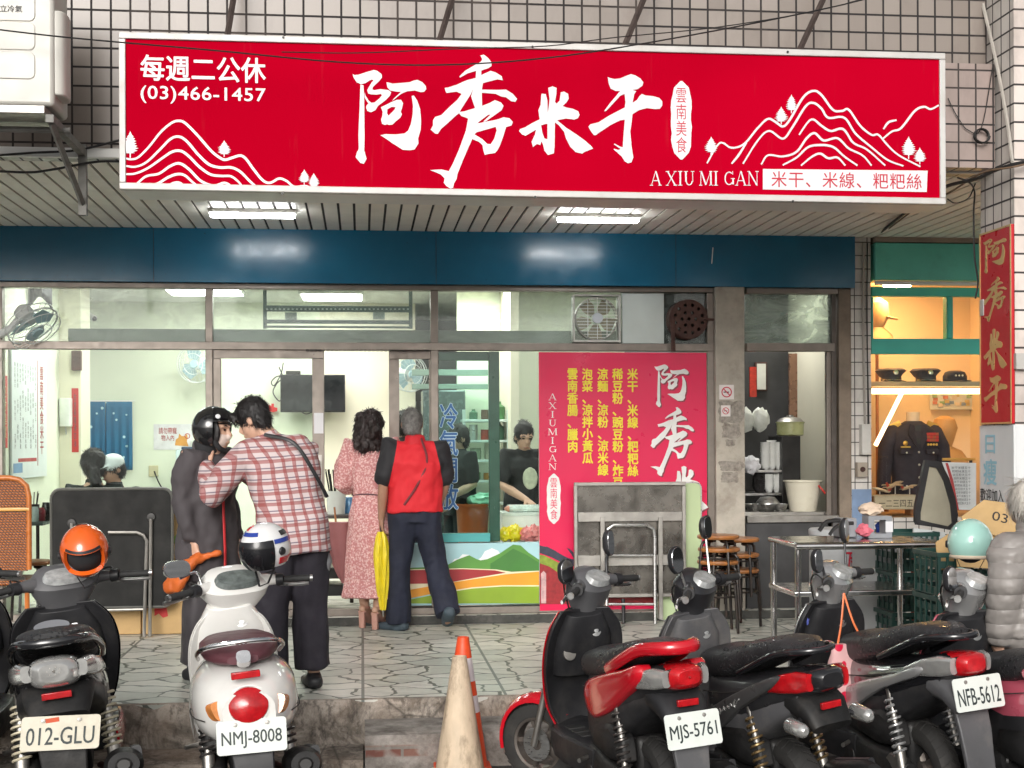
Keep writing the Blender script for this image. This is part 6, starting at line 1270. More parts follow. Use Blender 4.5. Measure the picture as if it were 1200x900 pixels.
# ---------------- traffic cones
def cone(lab, px, py, h, rb, rt, bands, tilt=0, rz=0):
    q = atz(px, py, STREET); t = thing('traffic_cone', lab, 'traffic cone', (q.x, q.y, STREET), 0, None, local=True, rot=(0, tilt, rz)); n = 28
    z = .03
    for k, (f, m) in enumerate(bands):
        f0 = 0 if k == 0 else bands[k - 1][0]; r0, r1 = rb + (rt - rb) * f0, rb + (rt - rb) * f
        MB().lathe([(r0, .03 + (h - .03) * f0 + .0005), (r1, .03 + (h - .03) * f), (max(r1 - .006, .004), .03 + (h - .03) * f), (r0 - .006, .03 + (h - .03) * f0 + .0005)], n=n, closed=True).build('cone_body' if k == 0 else 'cone_band', m, t)
    MB().prism([(x, y, .002) for x, y in rrect(rb * 2.25, rb * 2.25, .04)], (0, 0, .027)).build('base', bands[0][1], t, bevel=.004)
m_co = M('cone_orange', (.74, .075, .018), .45, 0, .12, 14, .1, 60, 0, .5, (.3, .08, .04)); m_cw = M('cone_reflective_white', (.68, .62, .64), .4)
m_cf = M('faded_dirty_cone', (.58, .46, .33), .65, 0, .14, 14, .3, 60, 0, .9, (.13, .085, .055), (1, 1, .4))
cone('faded cream traffic cone with black grime in front of the step', 539, 912, .625, .128, .036, [(1.0, m_cf)], .0)
cone('orange and white striped traffic cone half hidden behind the cream cone', 542, 903, .70, .132, .030, [(.22, m_co), (.42, m_co), (.55, m_cw), (.66, m_co), (.84, m_cw), (1.0, m_co)], radians(.5))
# ---------------- parked scooters
m_tyre = M('tyre_rubber', (.022, .021, .02), .75, 0, .25, 9, .25, 90, 0, .3, (.08, .07, .06)); m_rim = M('cast_rim', (.16, .14, .125), .4, .7, .2, 9, 0, 60, 0, .4, (.08, .06, .05))
m_eng = M('dirty_engine_plastic', (.013, .0128, .013), .5, 0, .4, 9, .2, 90, 0, .4, (.06, .053, .046), spec=.3); m_grip = M('rubber_grip', (.02, .02, .02), .7, 0, .2, 20, .3, 200)
m_spring = M('shock_spring', (.10, .09, .085), .35, .8, .2, 9); m_lensr = M('red_lens', (.42, .006, .01), .08, 0, .25, 26, .25, 130, .6); m_lensc = M('clear_lens', (.62, .62, .60), .12, .7, .08, 30, .22, 75, .8); m_lensa = M('amber_lens', (.60, .22, .06), .1, 0, .3, 22, .2, 110, .5)
m_plate = M('number_plate_white', (.66, .70, .66), .4, 0, .03, 5, 0, 60, 0, .2, (.4, .38, .33)); m_plate_old = M('number_plate_cream', (.62, .58, .47), .45, 0, .06, 5, 0, 60, 0, .45, (.33, .28, .2)); m_ptxt = M('plate_lettering', (.02, .03, .03), .5)
m_mirror = M('mirror_face', (.80, .82, .84), .03, 1., .01, 2, rv=.01)
def wet_seat():
    m = M('wet_black_seat', (.022, .022, .024), .42, 0, .2, 9, .12, 160); n, l = m.node_tree.nodes, m.node_tree.links; v = mp(n, l); a = noi(n, l, v, 70, 2); w = noi(n, l, v, 4, 3); mm_ = N(n, 'Math', operation='MULTIPLY'); l.new(rng(n, l, a, .55, .6), mm_.inputs[0]); l.new(rng(n, l, w, .45, .55), mm_.inputs[1]); l.new(rng(n, l, mm_.outputs[0], 0, 1, .5, .06), n['Principled BSDF'].inputs['Roughness']); bumpn(n, l, n['Principled BSDF'], mm_.outputs[0], .8, .004); return m
m_seat = wet_seat()
def paint(nm, col, rough=.16, coat=.8, metal=0): return M('paint_gloss_' + nm, col, rough, metal, .05, 4, 0, 60, coat, .10, (.10, .09, .08), rv=.05)
def proj(P):
    d = CAMR.transposed() @ (Vector(P) - CAMP); return HX + F * d.x / -d.z, HY - F * d.y / -d.z
def scooter(name, label, tail, front, lean, cfg):
    """tail, front: ground points of the rear end and of the handlebar; cfg: colours and fittings"""
    pz = cfg.get('pz', .55); P0 = atz(tail[0], tail[1], STREET + tail[2]); best = None; kx = cfg.get('k', 1.0)
    for i in range(-30, 75):
        hd = pi / 2 + radians(i); R = Matrix.Rotation(hd, 4, 'Z') @ Matrix.Rotation(radians(lean), 4, 'X'); o = P0 - R @ Vector((-.475 * kx, 0, tail[2])); o.z = STREET
        px, py = proj(o + R @ Vector((.87 * kx, 0, 1.0))); e = abs(px - front[0])
        if best is None or e < best[0]: best = (e, hd, o, py)
    hd, o = best[1], best[2]; R = Matrix.Rotation(hd, 4, 'Z') @ Matrix.Rotation(radians(lean), 4, 'X')
    print('SCOOTER', label[:30], 'heading', round(math.degrees(hd) - 90), 'bar y', round(best[3]), 'wanted', front[1])
    t = thing(name, label, 'scooter', (o.x, o.y, STREET), 0, 'scooters parked at the kerb', local=True, rot=R.to_euler()); t.scale = (kx, cfg.get('ky', 1), 1)
    body, trim, inner, seatm = cfg['body'], cfg['trim'], cfg.get('inner', m_eng), cfg.get('seat', m_seat)
    cl = cfg.get('classic', False); st = Matrix.Translation((.97, 0, 0)) @ Matrix.Rotation(radians(cfg.get('steer', 0)), 4, 'Z') @ Matrix.Translation((-.97, 0, 0))
    prof = [(.135, -.045), (.17, -.052), (.198, -.044), (.213, -.02), (.216, 0), (.213, .02), (.198, .044), (.17, .052), (.135, .045)]
    def wheel(nm, x, T, wide):
        T = (T or Matrix.Identity(4)) @ Matrix.Translation((x, 0, 0)) @ Matrix.Scale(1 / kx, 4, (1, 0, 0)) @ Matrix.Translation((-x, 0, 0))
        w = MB(T); w.lathe([(r, h * wide) for r, h in prof], (x, 0, .217), (0, 1, 0), 36, True); w = w.build(nm, m_tyre, t)
        tr = MB(T)
        for k in range(30):
            A = 2 * pi * k / 30
            for s in (-1, 1): tr.tube([(x + .2185 * cos(A), 0, .217 + .2185 * sin(A)), (x + .214 * cos(A + .09), s * .024 * wide, .217 + .214 * sin(A + .09)), (x + .200 * cos(A + .13), s * .046 * wide, .217 + .200 * sin(A + .13))], .0032, 4)
        tr.build('tread', m_tyre, w)
        r = MB(T); r.lathe([(.138, -.042 * wide), (.138, .042 * wide), (.122, .036 * wide), (.122, -.036 * wide)], (x, 0, .217), (0, 1, 0), 30, True)
        r.lathe([(.04, -.04), (.04, .04)], (x, 0, .217), (0, 1, 0), 14)
        for k in range(5):
            A = 2 * pi * k / 5; c, s = cos(A), sin(A); r.tube([(x + c * .03, 0, .217 + s * .03), (x + c * .125, 0, .217 + s * .125)], [(.02, .03), (.012, .022)], 6)
        r.build('rim', cfg.get('rim', m_rim), w); return w
    wheel('rear_wheel', 0, None, cfg.get('wide', 1.1)); fw = wheel('front_wheel', 1.25, st, .95)
    MB(st).lathe([(.085, .045), (.085, .049), (.03, .049), (.03, .045)], (1.25, 0, .217), (0, 1, 0), 24, True).build('brake_disc', m_steel, fw)
    f = MB(st)
    for s in (-1, 1): f.tube([(1.25, s * .075, .217), (1.15, s * .075, .50), (1.11, s * .05, .60)], .018, 10)
    f.build('fork', m_steel_d, t)
    rings = []
    for k in range(13):
        A = radians(-8 + 150 * k / 12) if not cl else radians(-25 + 190 * k / 12); c, s = cos(A), sin(A); ww = .075 - .018 * (abs(k - 6) / 6)
        rings.append([Vector((1.25 + c * rr, y, .217 + s * rr)) for y, rr in ((-ww, .215), (-ww * 1.02, .235), (-ww * .6, .256), (0, .262), (ww * .6, .256), (ww * 1.02, .235), (ww, .215), (ww * .9, .231), (ww * .55, .250), (0, .2555), (-ww * .55, .250), (-ww * .9, .231))])
    MB(st).loft(rings).build('front_fender', cfg.get('fender', body), t)
    # front shield: painted outer shell, dark inner shell
    rows = [(.30, 1.05, .13), (.42, 1.09, .185), (.56, 1.07, .212), (.70, 1.01, .222), (.82, .945, .20), (.91, .895, .14)] if not cl else [(.27, 1.04, .14), (.40, 1.09, .19), (.56, 1.06, .205), (.70, .99, .195), (.80, .93, .16), (.86, .89, .11)]
    rows = [tuple(v) for v in cr(rows, 4)]
    def shell(a, b, shrink=0, z0=0):
        rr = []
        for z, x, w in rows:
            w2 = w - shrink; ys = [w2 * q / 5 for q in range(-5, 6)]; rr.append([Vector((x - a - 2.0 * y * y, y, z + z0)) for y in ys] + [Vector((x - b - 2.0 * y * y, y, z + z0)) for y in ys[::-1]])
        return MB().loft(rr)
    shell(0, .012).build('front_cowl', body, t, bevel=.003); shell(.0135, .055, .008, .002).build('leg_shield', inner, t, bevel=.006)
    # glove compartment bulge with lock, pocket lip
    MB().tube([(.97, 0, .60), (.93, 0, .70), (.885, 0, .80), (.85, 0, .90)], [(.06, .16), (.075, .165), (.08, .15), (.06, .10)], 20, ref=(1, 0, 0), p=3).build('glove_box', inner, t, bevel=.004)
    MB().lathe([(.03, 0), (.028, .012), (.012, .014), (.012, .02), (0, .021)], (.825, -.05, .80), (-1, 0, .25), 18).build('ignition_lock', m_steel, t)
    MB().lathe([(.036, 0), (.034, .01), (0, .012)], (.86, .09, .70), (-1, 0, .2), 18).build('fuel_cap', m_steel_d, t)
    # floor board and tunnel
    MB().loft([[Vector((x, y, z)) for y, z in ((-w, .29), (-w, .335), (-w + .03, .345), (0, .345 + h), (w - .03, .345), (w, .335), (w, .29), (w * .7, .22), (-w * .7, .22))] for x, w, h in ((1.06, .13, .02), (.95, .18, .012), (.75, .19, .004), (.55, .18, .004), (.45, .16, .02))]).build('floorboard', inner, t, bevel=.004)
    MB().loft([[Vector((x, s * w + s * o_, z)) for o_, z in ((0, .335), (.012, .33), (.018, .27), (0, .20))] for s in (1,) for x, w in ((1.05, .14), (.95, .18), (.75, .192), (.5, .182), (.36, .165))], close=True).build('side_skirt', cfg.get('skirt', trim), t)
    MB().loft([[Vector((x, -w - o_, z)) for o_, z in ((0, .335), (.012, .33), (.018, .27), (0, .20))] for x, w in ((1.05, .14), (.95, .18), (.75, .192), (.5, .182), (.36, .165))], close=True).build('side_skirt', cfg.get('skirt', trim), t)
    sh_ = st @ Matrix.Translation((-.13, 0, -.02 if not cl else -.05))
    # handlebar cowl
    hc = cfg.get('head', trim); hk = 1.18 if cl else 1.0
    MB(sh_).tube([(1.045, 0, .84), (1.03, 0, .92), (1.02, 0, .99), (1.005, 0, 1.045), (.985, 0, 1.08), (.97, 0, 1.095)], [(.055, .07), (.07 * hk, .09), (.095 * hk, .125 * hk), (.105 * hk, .135 * hk), (.085 * hk, .11 * hk), (.04, .06)], 24, ref=(1, 0, 0), p=2.7).build('handlebar_cowl', hc, t)
    fwd = Vector((-.55, 0, .85)).normalized()
    MB(sh_).tube([Vector((.955, 0, 1.062)), Vector((.955, 0, 1.062)) + fwd * .026], [(.058 * hk, .09 * hk), (.05 * hk, .08 * hk)], 26, ref=(1, 0, .6), p=2.6).build('instrument_panel', M('instrument_face_dark' if cl else 'instrument_face', (.13, .15, .145) if cl else (.34, .35, .35), .1, 0, .35, 26, coat=.8), t)  # non-classic face: pale base colour carries the sky's reflection
    if not cl: MB(sh_).tube([(1.085, 0, 1.0), (1.12, 0, .985)], [(.05, .09), (.035, .07)], 18, ref=(0, 0, 1)).build('headlight', m_lensc, t)
    else: MB(sh_).lathe([(.075, 0), (.07, .02), (.03, .04), (0, .043)], (1.10, 0, .99), (1, 0, 0), 20).build('headlight', m_lensc, t)
    for s in (-1, 1):
        MB(sh_).tube([(1.0, s * .09, 1.035), (.975, s * .15, 1.045), (.95, s * .20, 1.04)], [(.045, .04), (.032, .03), (.024, .024)], 12, ref=(0, 0, 1)).build('bar_cover', hc, t)
        MB(sh_).tube([(.955, s * .19, 1.04), (.94, s * .22, 1.04)], [.034, .03], 14).build('switch_box', m_black, t)
        g = MB(sh_).tube([(.94, s * .222, 1.04), (.905, s * .335, 1.03)], .0175, 14).build('grip', m_grip, t)
        MB(sh_).tube([(.905, s * .336, 1.03), (.901, s * .348, 1.029)], .017, 12).build('bar_end', m_steel, g)
        MB(sh_).tube(cr([(.97, s * .20, 1.02), (1.0, s * .23, 1.01), (.975, s * .30, 1.0), (.955, s * .35, 1.0)]), [(.007, .011)] * 19, 6).build('brake_lever', cfg.get('lever', m_steel), t)
        mr = cfg.get('mirrors', {1: 1, -1: 1}).get(s)
        if mr:
            a, ln, mm_ = mr if isinstance(mr, tuple) else ((s * .24, 1.23), (.125, .085), m_black)
            base = Vector((.985, s * .155, 1.06)); top = Vector((1.0, a[0], a[1])); MB(sh_).tube(cr([tuple(base), tuple(base + Vector((.01, s * .02, .07))), tuple(top - Vector((0, s * .01, .05)))]), .0075, 8).build('mirror_stem', cfg.get('stem', m_black), t)
            Q = Matrix.Rotation(radians(s * -8), 3, 'Z'); P = rrect(ln[0], ln[1], min(ln) * .46, 6)
            hd_ = MB(sh_).loft([[top + Q @ Vector((dx, y * k, z * k)) for y, z in P] for dx, k in ((-.014, 1), (.0, 1.03), (.014, .9), (.026, .55))]).build('mirror', mm_, t)
            MB(sh_).loft([[top + Q @ Vector((dx, y * k, z * k)) for y, z in P] for dx, k in ((-.0165, .90), (-.0143, .92))]).build('mirror_glass', m_mirror, hd_)
    # body under the seat, side panels, seat
    if cl:
        sec = [(.56, .52, .12, .19), (.46, .54, .155, .205), (.25, .56, .195, .20), (.02, .575, .215, .185), (-.20, .575, .205, .175), (-.36, .57, .165, .145), (-.45, .565, .10, .09)]
    else:
        sec = [(.56, .53, .10, .15), (.48, .55, .14, .165), (.30, .56, .16, .15), (.10, .60, .168, .13), (-.12, .665, .158, .10), (-.30, .725, .13, .075), (-.43, .765, .085, .042)]
    U, Wz = Vector((0, 1, 0)), Vector((0, 0, 1))
    MB().loft([ring(Vector((x, 0, z)), U, Wz, w, h, 28, 2.6) for x, z, w, h in sec]).build('rear_body', cfg.get('tailbody', body), t)
    if not cl:
        MB().loft([ring(Vector((x, 0, z)), U, Wz, w, h, 24, 3.2) for x, z, w, h in ((.57, .46, .115, .16), (.45, .46, .15, .17), (.28, .47, .165, .13), (.08, .52, .168, .10), (-.15, .60, .152, .07), (-.33, .665, .11, .045))]).build('lower_body', inner, t)
        if cfg.get('panel'):
            pm, pts, th = cfg['panel']
            cx_, cz_ = sum(p[0] for p in pts) / len(pts), sum(p[1] for p in pts) / len(pts); pts = [tuple(v) for v in cr(pts + pts[:1], 4)[:-1]]
            for s in (-1, 1): MB().loft([[Vector((cx_ + (x - cx_) * f, s * y, cz_ + (z - cz_) * f)) for x, z in pts] for y, f in ((.10, .98), (.150, 1), (.168, .97), (.178, .90), (.184, .76), (.186, .4))]).build('side_panel', pm, t)
    sh = cfg.get('seatlift', 0); sr = [(.605, .665, .09, .03), (.575, .69, .128, .068), (.45, .708, .142, .078), (.25, .735, .146, .072), (.08, .785, .148, .066), (-.08, .825, .136, .054), (-.25, .853, .105, .04), (-.34, .862, .06, .018)] if not cl else [(.60, .755, .08, .02), (.54, .765, .13, .035), (.34, .77, .155, .045), (.12, .785, .16, .05), (-.08, .79, .15, .05), (-.22, .785, .115, .04), (-.29, .775, .06, .02)]
    MB().loft([ring(Vector((x, 0, z + sh)), U, Wz, w, h, 26, 2.8) for x, z, w, h in sr]).build('seat', seatm, t)
    if cfg.get('logo'): MB().tube([(cfg['logo'][0], 0, cfg['logo'][1]), (cfg['logo'][0] - .003, 0, cfg['logo'][1] + .0025)], [(.03, .062)] * 2, 24, ref=(.6, 0, .8)).build('seat_emblem', M('emblem_grey', (.16, .165, .18), .5), t)
    # grab rail
    rm, rr_ = cfg.get('rail', (body, .022))
    if cl: P = [(.10, .165, .745), (-.12, .17, .80), (-.28, .13, .845), (-.335, 0, .86), (-.28, -.13, .845), (-.12, -.17, .80), (.10, -.165, .745)]
    else: P = [(.12, .155, .735), (-.04, .158, .79), (-.22, .135, .855), (-.37, .085, .875), (-.41, 0, .875), (-.37, -.085, .875), (-.22, -.135, .855), (-.04, -.158, .79), (.12, -.155, .735)]
    MB().tube(cr(P, 5), [(rr_, rr_ * .75)] * ((len(P) - 1) * 5 + 1), 10, ref=(0, 0, 1)).build('grab_rail', rm, t)
    # lights
    if cl:
        MB().lathe([(.078, 0), (.075, .018), (.05, .036), (0, .045)], (-.435, 0, .60), (-1, 0, .25), 30).build('tail_light', m_lensr, t); MB().lathe([(.086, -.01), (.086, .01), (.079, .012), (.079, -.01)], (-.432, 0, .60), (-1, 0, .25), 30, True).build('light_ring', body, t)
        for s in (-1, 1): MB().tube([(-.37, s * .125, .575), (-.425, s * .112, .59)], [(.048, .030), (.042, .024)], 16, ref=(0, s * .3, 1), p=3).build('turn_signal', m_lensa, t)
        MB().box(-.44, -.415, -.055, .055, .715, .745).build('reflector', m_lensr, t, bevel=.004); MB().tube([(-.33, 0, .775), (-.37, 0, .80)], [(.028, .03)] * 2, 12, p=3).build('seat_latch', m_chrome, t)
    else:
        tk = cfg.get('tls', 1); tl = cfg.get('tl', m_lensr); MB().loft([ring(Vector((x, 0, z - .03 * (tk - 1))), U, Wz, w, h * tk, 22, 3) for x, z, w, h in ((-.27, .745, .09, .052), (-.40, .755, .088, .055), (-.455, .76, .074, .046), (-.475, .762, .05, .03))]).build('tail_light', tl, t, bevel=.003)
        if cfg.get('led'):
            mb = MB()
            for i in range(7):
                for r_ in range(3): A = 2 * pi * i / 7 + r_; mb.ell((-.478 + .006 * r_, .022 * r_ * cos(A), .762 + .017 * r_ * sin(A)), (.004, .006, .006), 6, 4)
            mb.build('led_dots', m_lensr if cfg['led'] == 'red' else M('led_grey', (.35, .33, .3), .3), t)
        for s in (-1, 1): MB().loft([ring(Vector((x, s * y, z)), U, Wz, w, h, 16, 3) for x, y, z, w, h in ((-.12, .155, .705, .012, .018), (-.25, .138, .735, .024, .04), (-.36, .112, .752, .026, .046), (-.43, .092, .758, .02, .036))]).build('turn_signal', cfg.get('ts', m_lensc), t)
        MB().box(-.445, -.425, -.05, .05, .640, .668).build('reflector', m_lensr, t, bevel=.003)
    # rear fender with number plate
    zt = .50 if cl else .66
    MB().loft([[Vector((x, y, z)) for y, z, x in ((-w, z0, x0), (w, z0, x0), (w, z0 - .0, x0 + .03), (-w, z0, x0 + .03))] for x0, z0, w in ((-.33, zt, .095), (-.41, zt - .08 if not cl else .46, .09), (-.445, .47 if not cl else .42, .085), (-.46, .38, .078), (-.475, .29, .074), (-.47, .24, .05))[:2 if cfg.get('noflap') else 6]]).build('rear_fender', cfg.get('fender_r', m_eng), t, bevel=.006)
    if not cl: MB().tube([(-.25, 0, .66), (-.36, 0, .63), (-.43, 0, .56)], [(.07, .13), (.055, .12), (.03, .10)], 18, ref=(0, 0, 1), p=3).build('tail_underside', cfg.get('under', m_eng), t)
    nrm = Vector((-1, 0, .22)).normalized(); upv = Vector((.22, 0, 1)).normalized(); pc = Vector((-.475 if pz > .42 else -.485, 0, pz)); yv = Vector((0, -1, 0)); Rp = Matrix.Rotation(radians(cfg.get('prot', 0)), 3, nrm); yv = Rp @ yv; upv = Rp @ upv
    if not cfg['plate']: pc = None
    pl_ = pc and MB().prism([pc + yv * a + upv * b for a, b in rrect(.262, .142, .014)], nrm * .004).build('number_plate', m_plate_old if cfg.get('oldplate') else m_plate, t)
    s_ = cfg['plate']; w_, h_ = .225, .072; pl_ and text('plate_number', s_, m_ptxt, pl_, pc + nrm * .0052 - yv * w_ / 2 - upv * .048, w_, h_, ux=yv, uz=upv, bold=.012)
    mb = MB()
    for s in (-1, 1) if pl_ else (): mb.lathe([(.009, 0), (.008, .004), (0, .005)], pc + nrm * .0045 + yv * s * .06 + upv * .052, nrm, 8)
    if pl_: mb.build('plate_bolts', m_steel_d, pl_)
    if cfg.get('sticker'): MB().cbox(pc + nrm * .0052 - yv * .03 + upv * .052, (.001, .045, .022)).build('plate_sticker', M('plate_sticker_orange', (.6, .1, .04), .5), pl_)
    # engine, drive case, air filter, shocks, exhaust
    MB().tube([(.56, .11, .27), (.44, .125, .255), (.22, .135, .235), (.02, .14, .222), (-.08, .138, .217)], [(.07, .045), (.095, .05), (.085, .05), (.095, .05), (.06, .04)], 18, ref=(0, 0, 1), p=2.8).build('drive_case', m_eng, t, bevel=.004)
    for x, r_ in ((.43, .06), (.01, .075)): MB().lathe([(r_, 0), (r_ * .9, .012), (r_ * .3, .016), (0, .016)], (x, .172, .24), (0, 1, 0), 20).build('case_cover', m_steel_d if x < .2 else m_eng, t)
    MB().loft([[Vector((x, y, z)) for x, z in P] for P, y in (([(.36, .36), (.33, .47), (.10, .50), (-.03, .45), (-.05, .35), (.15, .33)], .10), ([(.36, .36), (.33, .47), (.10, .50), (-.03, .45), (-.05, .35), (.15, .33)], .165), ([(.31, .38), (.29, .45), (.10, .475), (.0, .44), (-.01, .37), (.15, .355)], .185))]).build('air_filter_box', m_eng, t, bevel=.010)
    MB().cbox((.22, 0, .32), (.42, .16, .24)).build('engine_block', m_eng, t, bevel=.03)
    for s in (1, -1):
        a, b = Vector((-.055, s * .165, .25)), Vector((.045, s * .15, .60)); ax = (b - a); L = ax.length; ax.normalize(); u = ax.orthogonal().normalized(); w = ax.cross(u)
        sp = MB().tube([a + ax * (L * (.2 + .7 * i / 110)) + (u * cos(i * .5) + w * sin(i * .5)) * .031 for i in range(111)], .0065, 6).build('shock_spring', cfg.get('spring', m_spring), t)
        MB().tube([a, a + ax * L * .22, a + ax * L * .23, b], [.026, .026, .016, .018], 12).build('damper', m_steel_d, sp)
    MB().tube([(.40, -.10, .16), (.22, -.15, .16), (.05, -.175, .20), (-.05, -.18, .23)], [.016, .016, .018, .03], 10).build('exhaust_pipe', m_rust, t)
    mf = MB().tube([(-.0, -.185, .235), (-.08, -.19, .25), (-.36, -.195, .30), (-.42, -.195, .31)], [(.04, .045), (.068, .07), (.07, .072), (.055, .055)], 20).build('muffler', m_eng, t)
    MB().tube([(-.425, -.195, .311), (-.432, -.195, .3125)], [.03, .022], 14).build('muffler_tip', m_black_m, mf); MB().tube([(-.06, -.235, .27), (-.34, -.242, .32)], [(.05, .02), (.05, .02)], 12, ref=(0, 0, 1), p=4).build('heat_shield', m_black, mf)
    MB().tube([(.24, .1, .16), (.18, .15, .012), (.10, .20, .006)], .011, 8).build('side_stand', m_steel_d, t); MB().tube([(.20, .13, .17), (.10, .15, .055), (.04, .16, .05)], .012, 8).build('centre_stand', m_black_m, t)
    for s in (-1, 1):
        MB(sh_).tube(cr([(.955, s * .20, 1.03), (1.02, s * .20, 1.08), (1.09, s * .11, 1.02), (1.09, s * .05, .86)]), .0045, 6).build('brake_cable', m_cab_b, t)
        MB().tube(cr([(.52, s * .146, .60), (.30, s * .164, .625), (.10, s * .171, .66), (-.12, s * .160, .70), (-.30, s * .133, .735)], 4) if not cl else cr([(.48, s * .160, .50), (.25, s * .1965, .515), (.02, s * .2165, .53), (-.20, s * .2065, .535), (-.36, s * .166, .54)], 4), .0028, 5).build('panel_seam', m_gap, t)
        for x in (.62, .72, .82): MB().box(x - .035, x + .035, s * .10 - .045, s * .10 + .045, .345, .3535).build('floor_mat', m_grip, t, bevel=.003)
    MB().tube([(.90, .0, .965), (.88, 0, .955)], .014, 10).build('seat_hook', m_steel, t)
    mb = MB()
    for x, z in ((.50, .29), (.40, .31), (.26, .295), (.10, .285), (-.06, .25), (.20, .19), (.44, .20)): mb.lathe([(.009, 0), (.009, .006), (0, .007)], (x, .168, z), (0, 1, 0), 6)
    mb.build('case_bolts', m_steel_d, t)
    MB().tube([(.42, .17, .295), (.36, .25, .295)], .011, 8).build('foot_peg', m_steel_d, t)
    return t, R, o
def gp(px, py, h):      # ground point under an image point known to be h metres above the street
    p = atz(px, py, STREET + h); return Vector((p.x, p.y, 0))
red = paint('red', (.50, .006, .016)); wht = paint('white', (.72, .71, .68)); blk = paint('black', (.012, .012, .014)); mgry = M('matte_dark_grey_paint', (.026, .026, .029), .36, .2, .15, 5, .03, 90, .1, .25, (.08, .075, .07)); slv = paint('silver', (.36, .36, .36), .25, .5, .5); lgry = M('grey_plastic_panel', (.085, .085, .09), .45, 0, .15, 5, .05, 90, 0, .4, (.22, .2, .18))
din = M('dark_inner_plastic', (.020, .020, .022), .42, 0, .3, 6, .08, 120, 0, .4, (.07, .065, .06), spec=.3); pnk = paint('pink', (.55, .10, .15), .3)
m_ch = m_chrome
SC = {}
SC['white'] = scooter('scooter', 'white retro scooter with round red tail lamp, maroon seat and chrome rail', (295, 862, .475), (266, 672), -5,
    dict(body=wht, trim=wht, inner=wht, head=wht, skirt=wht, fender=wht, k=.95, classic=True, seat=M('maroon_seat', (.11, .035, .045), .5, 0, .15, 6, .1, 120), rail=(m_ch, .011), plate='NMJ-8008', pz=.475, ky=1.12, mirrors={1: ((.26, 1.16), (.12, .085), m_ch), -1: 0}, stem=m_ch, steer=18, fender_r=m_black, lever=m_steel, under=wht, prot=-3))
SC['black'] = scooter('scooter', 'black scooter with clear tail lamp and cream number plate at left', (71, 858, .50), (68, 694), -6,
    dict(body=blk, trim=lgry, inner=din, head=lgry, skirt=red, k=.93, plate='012-GLU', oldplate=True, sticker=True, tl=m_lensc, led='grey', ts=m_lensc, ky=1.22, tls=1.25, pz=.50, mirrors={1: 0, -1: 0}, steer=12, seatlift=.03, logo=(-.2, .922), rail=(blk, .02), spring=M('pale_spring', (.5, .45, .33), .5, .2), prot=-8, wide=1.2))
SC['red'] = scooter('scooter', 'glossy red and black scooter with white number plate, nearest the cones', (812, 850, .565), (680, 690), -4,
    dict(body=red, trim=din, inner=din, head=lgry, skirt=din, tailbody=din, panel=(red, [(.43, .51), (.46, .575), (.40, .645), (.20, .70), (-.10, .765), (-.27, .80), (-.28, .735), (-.10, .635), (.10, .545), (.28, .49), (.37, .485)], 0), k=.88, ky=.93, plate='MJS-5761', rail=(red, .028), led='red', mirrors={1: ((.23, 1.13), (.10, .12), m_black), -1: ((-.22, 1.22), (.09, .13), m_black)}, steer=38, under=din, fender_r=lgry))
SC['grey'] = scooter('scooter', 'matte dark grey scooter with script on its side, right of the red one', (982, 850, .57), (806, 682), -7,
    dict(body=mgry, trim=mgry, inner=lgry, head=mgry, skirt=din, tailbody=mgry, k=.86, ky=.92, noflap=True, plate='', rail=(blk, .014), seatlift=.02, mirrors={1: ((.21, 1.20), (.11, .13), m_black), -1: ((-.20, 1.30), (.15, .11), m_black)}, steer=38, stem=m_steel, spring=M('bronze_spring', (.22, .15, .07), .35, .7), tl=blk, ts=m_lensr, wide=1.35, noplate=True, panel=(M('graphite_panel', (.085, .084, .085), .35, .3, .1, 6), [(.44, .46), (.44, .53), (.02, .69), (-.26, .775), (-.22, .72), (.10, .58), (.34, .45)], 0)))
SC['silver'] = scooter('scooter', 'black and silver scooter with red corner tail lamp and NFB plate', (1146, 806, .66), (970, 684), -4,
    dict(body=slv, trim=blk, inner=din, head=slv, skirt=din, tailbody=blk, k=.88, ky=.93, plate='NFB-5612', pz=.64, rail=(blk, .016), mirrors={1: ((.22, 1.15), (.08, .12), m_black), -1: ((-.20, 1.26), (.10, .13), m_black)}, steer=38, seatlift=.025, spring=M('pale_grey_spring', (.42, .42, .42), .3, .6), tl=m_lensr, wide=1.2, under=lgry, fender_r=lgry, panel=(slv, [(.53, .42), (.50, .52), (.30, .60), (-.02, .68), (-.25, .745), (-.24, .70), (.06, .60), (.28, .50), (.44, .41)], 0)))
SC['pink'] = scooter('scooter', 'silver headed scooter with pink rear body behind the puffer jacket', (1345, 850, .60), (1122, 690), -3,
    dict(body=pnk, trim=slv, inner=din, head=slv, skirt=din, tailbody=pnk, k=.88, plate='EQK-713', mirrors={1: ((.20, 1.10), (.08, .12), m_black), -1: 0}, steer=35))
SC['edge'] = scooter('scooter', 'black scooter mostly outside the frame at far left', (-95, 830, .55), (-42, 690), -4,
    dict(body=blk, trim=blk, inner=din, head=blk, skirt=din, plate='KXR-520', mirrors={1: 0, -1: 0}, steer=-10))
# script lettering on the grey scooter
def local_pt(k, v): return SC[k][2].to_3d() + Vector((0, 0, STREET)) + SC[k][1] @ Vector(v)
mb = MB(); P = [(.30, .545), (.285, .535), (.275, .55), (.285, .56), (.262, .552), (.25, .562), (.24, .575), (.228, .56), (.215, .572), (.20, .585), (.187, .575), (.178, .59), (.16, .60), (.15, .59), (.135, .605), (.112, .625), (.128, .60), (.12, .59), (.10, .615), (.075, .632)]
MB().tube(cr([(x, .188, z) for x, z in P], 4), .0028, 5).build('script_lettering', m_sil, SC['grey'][0])
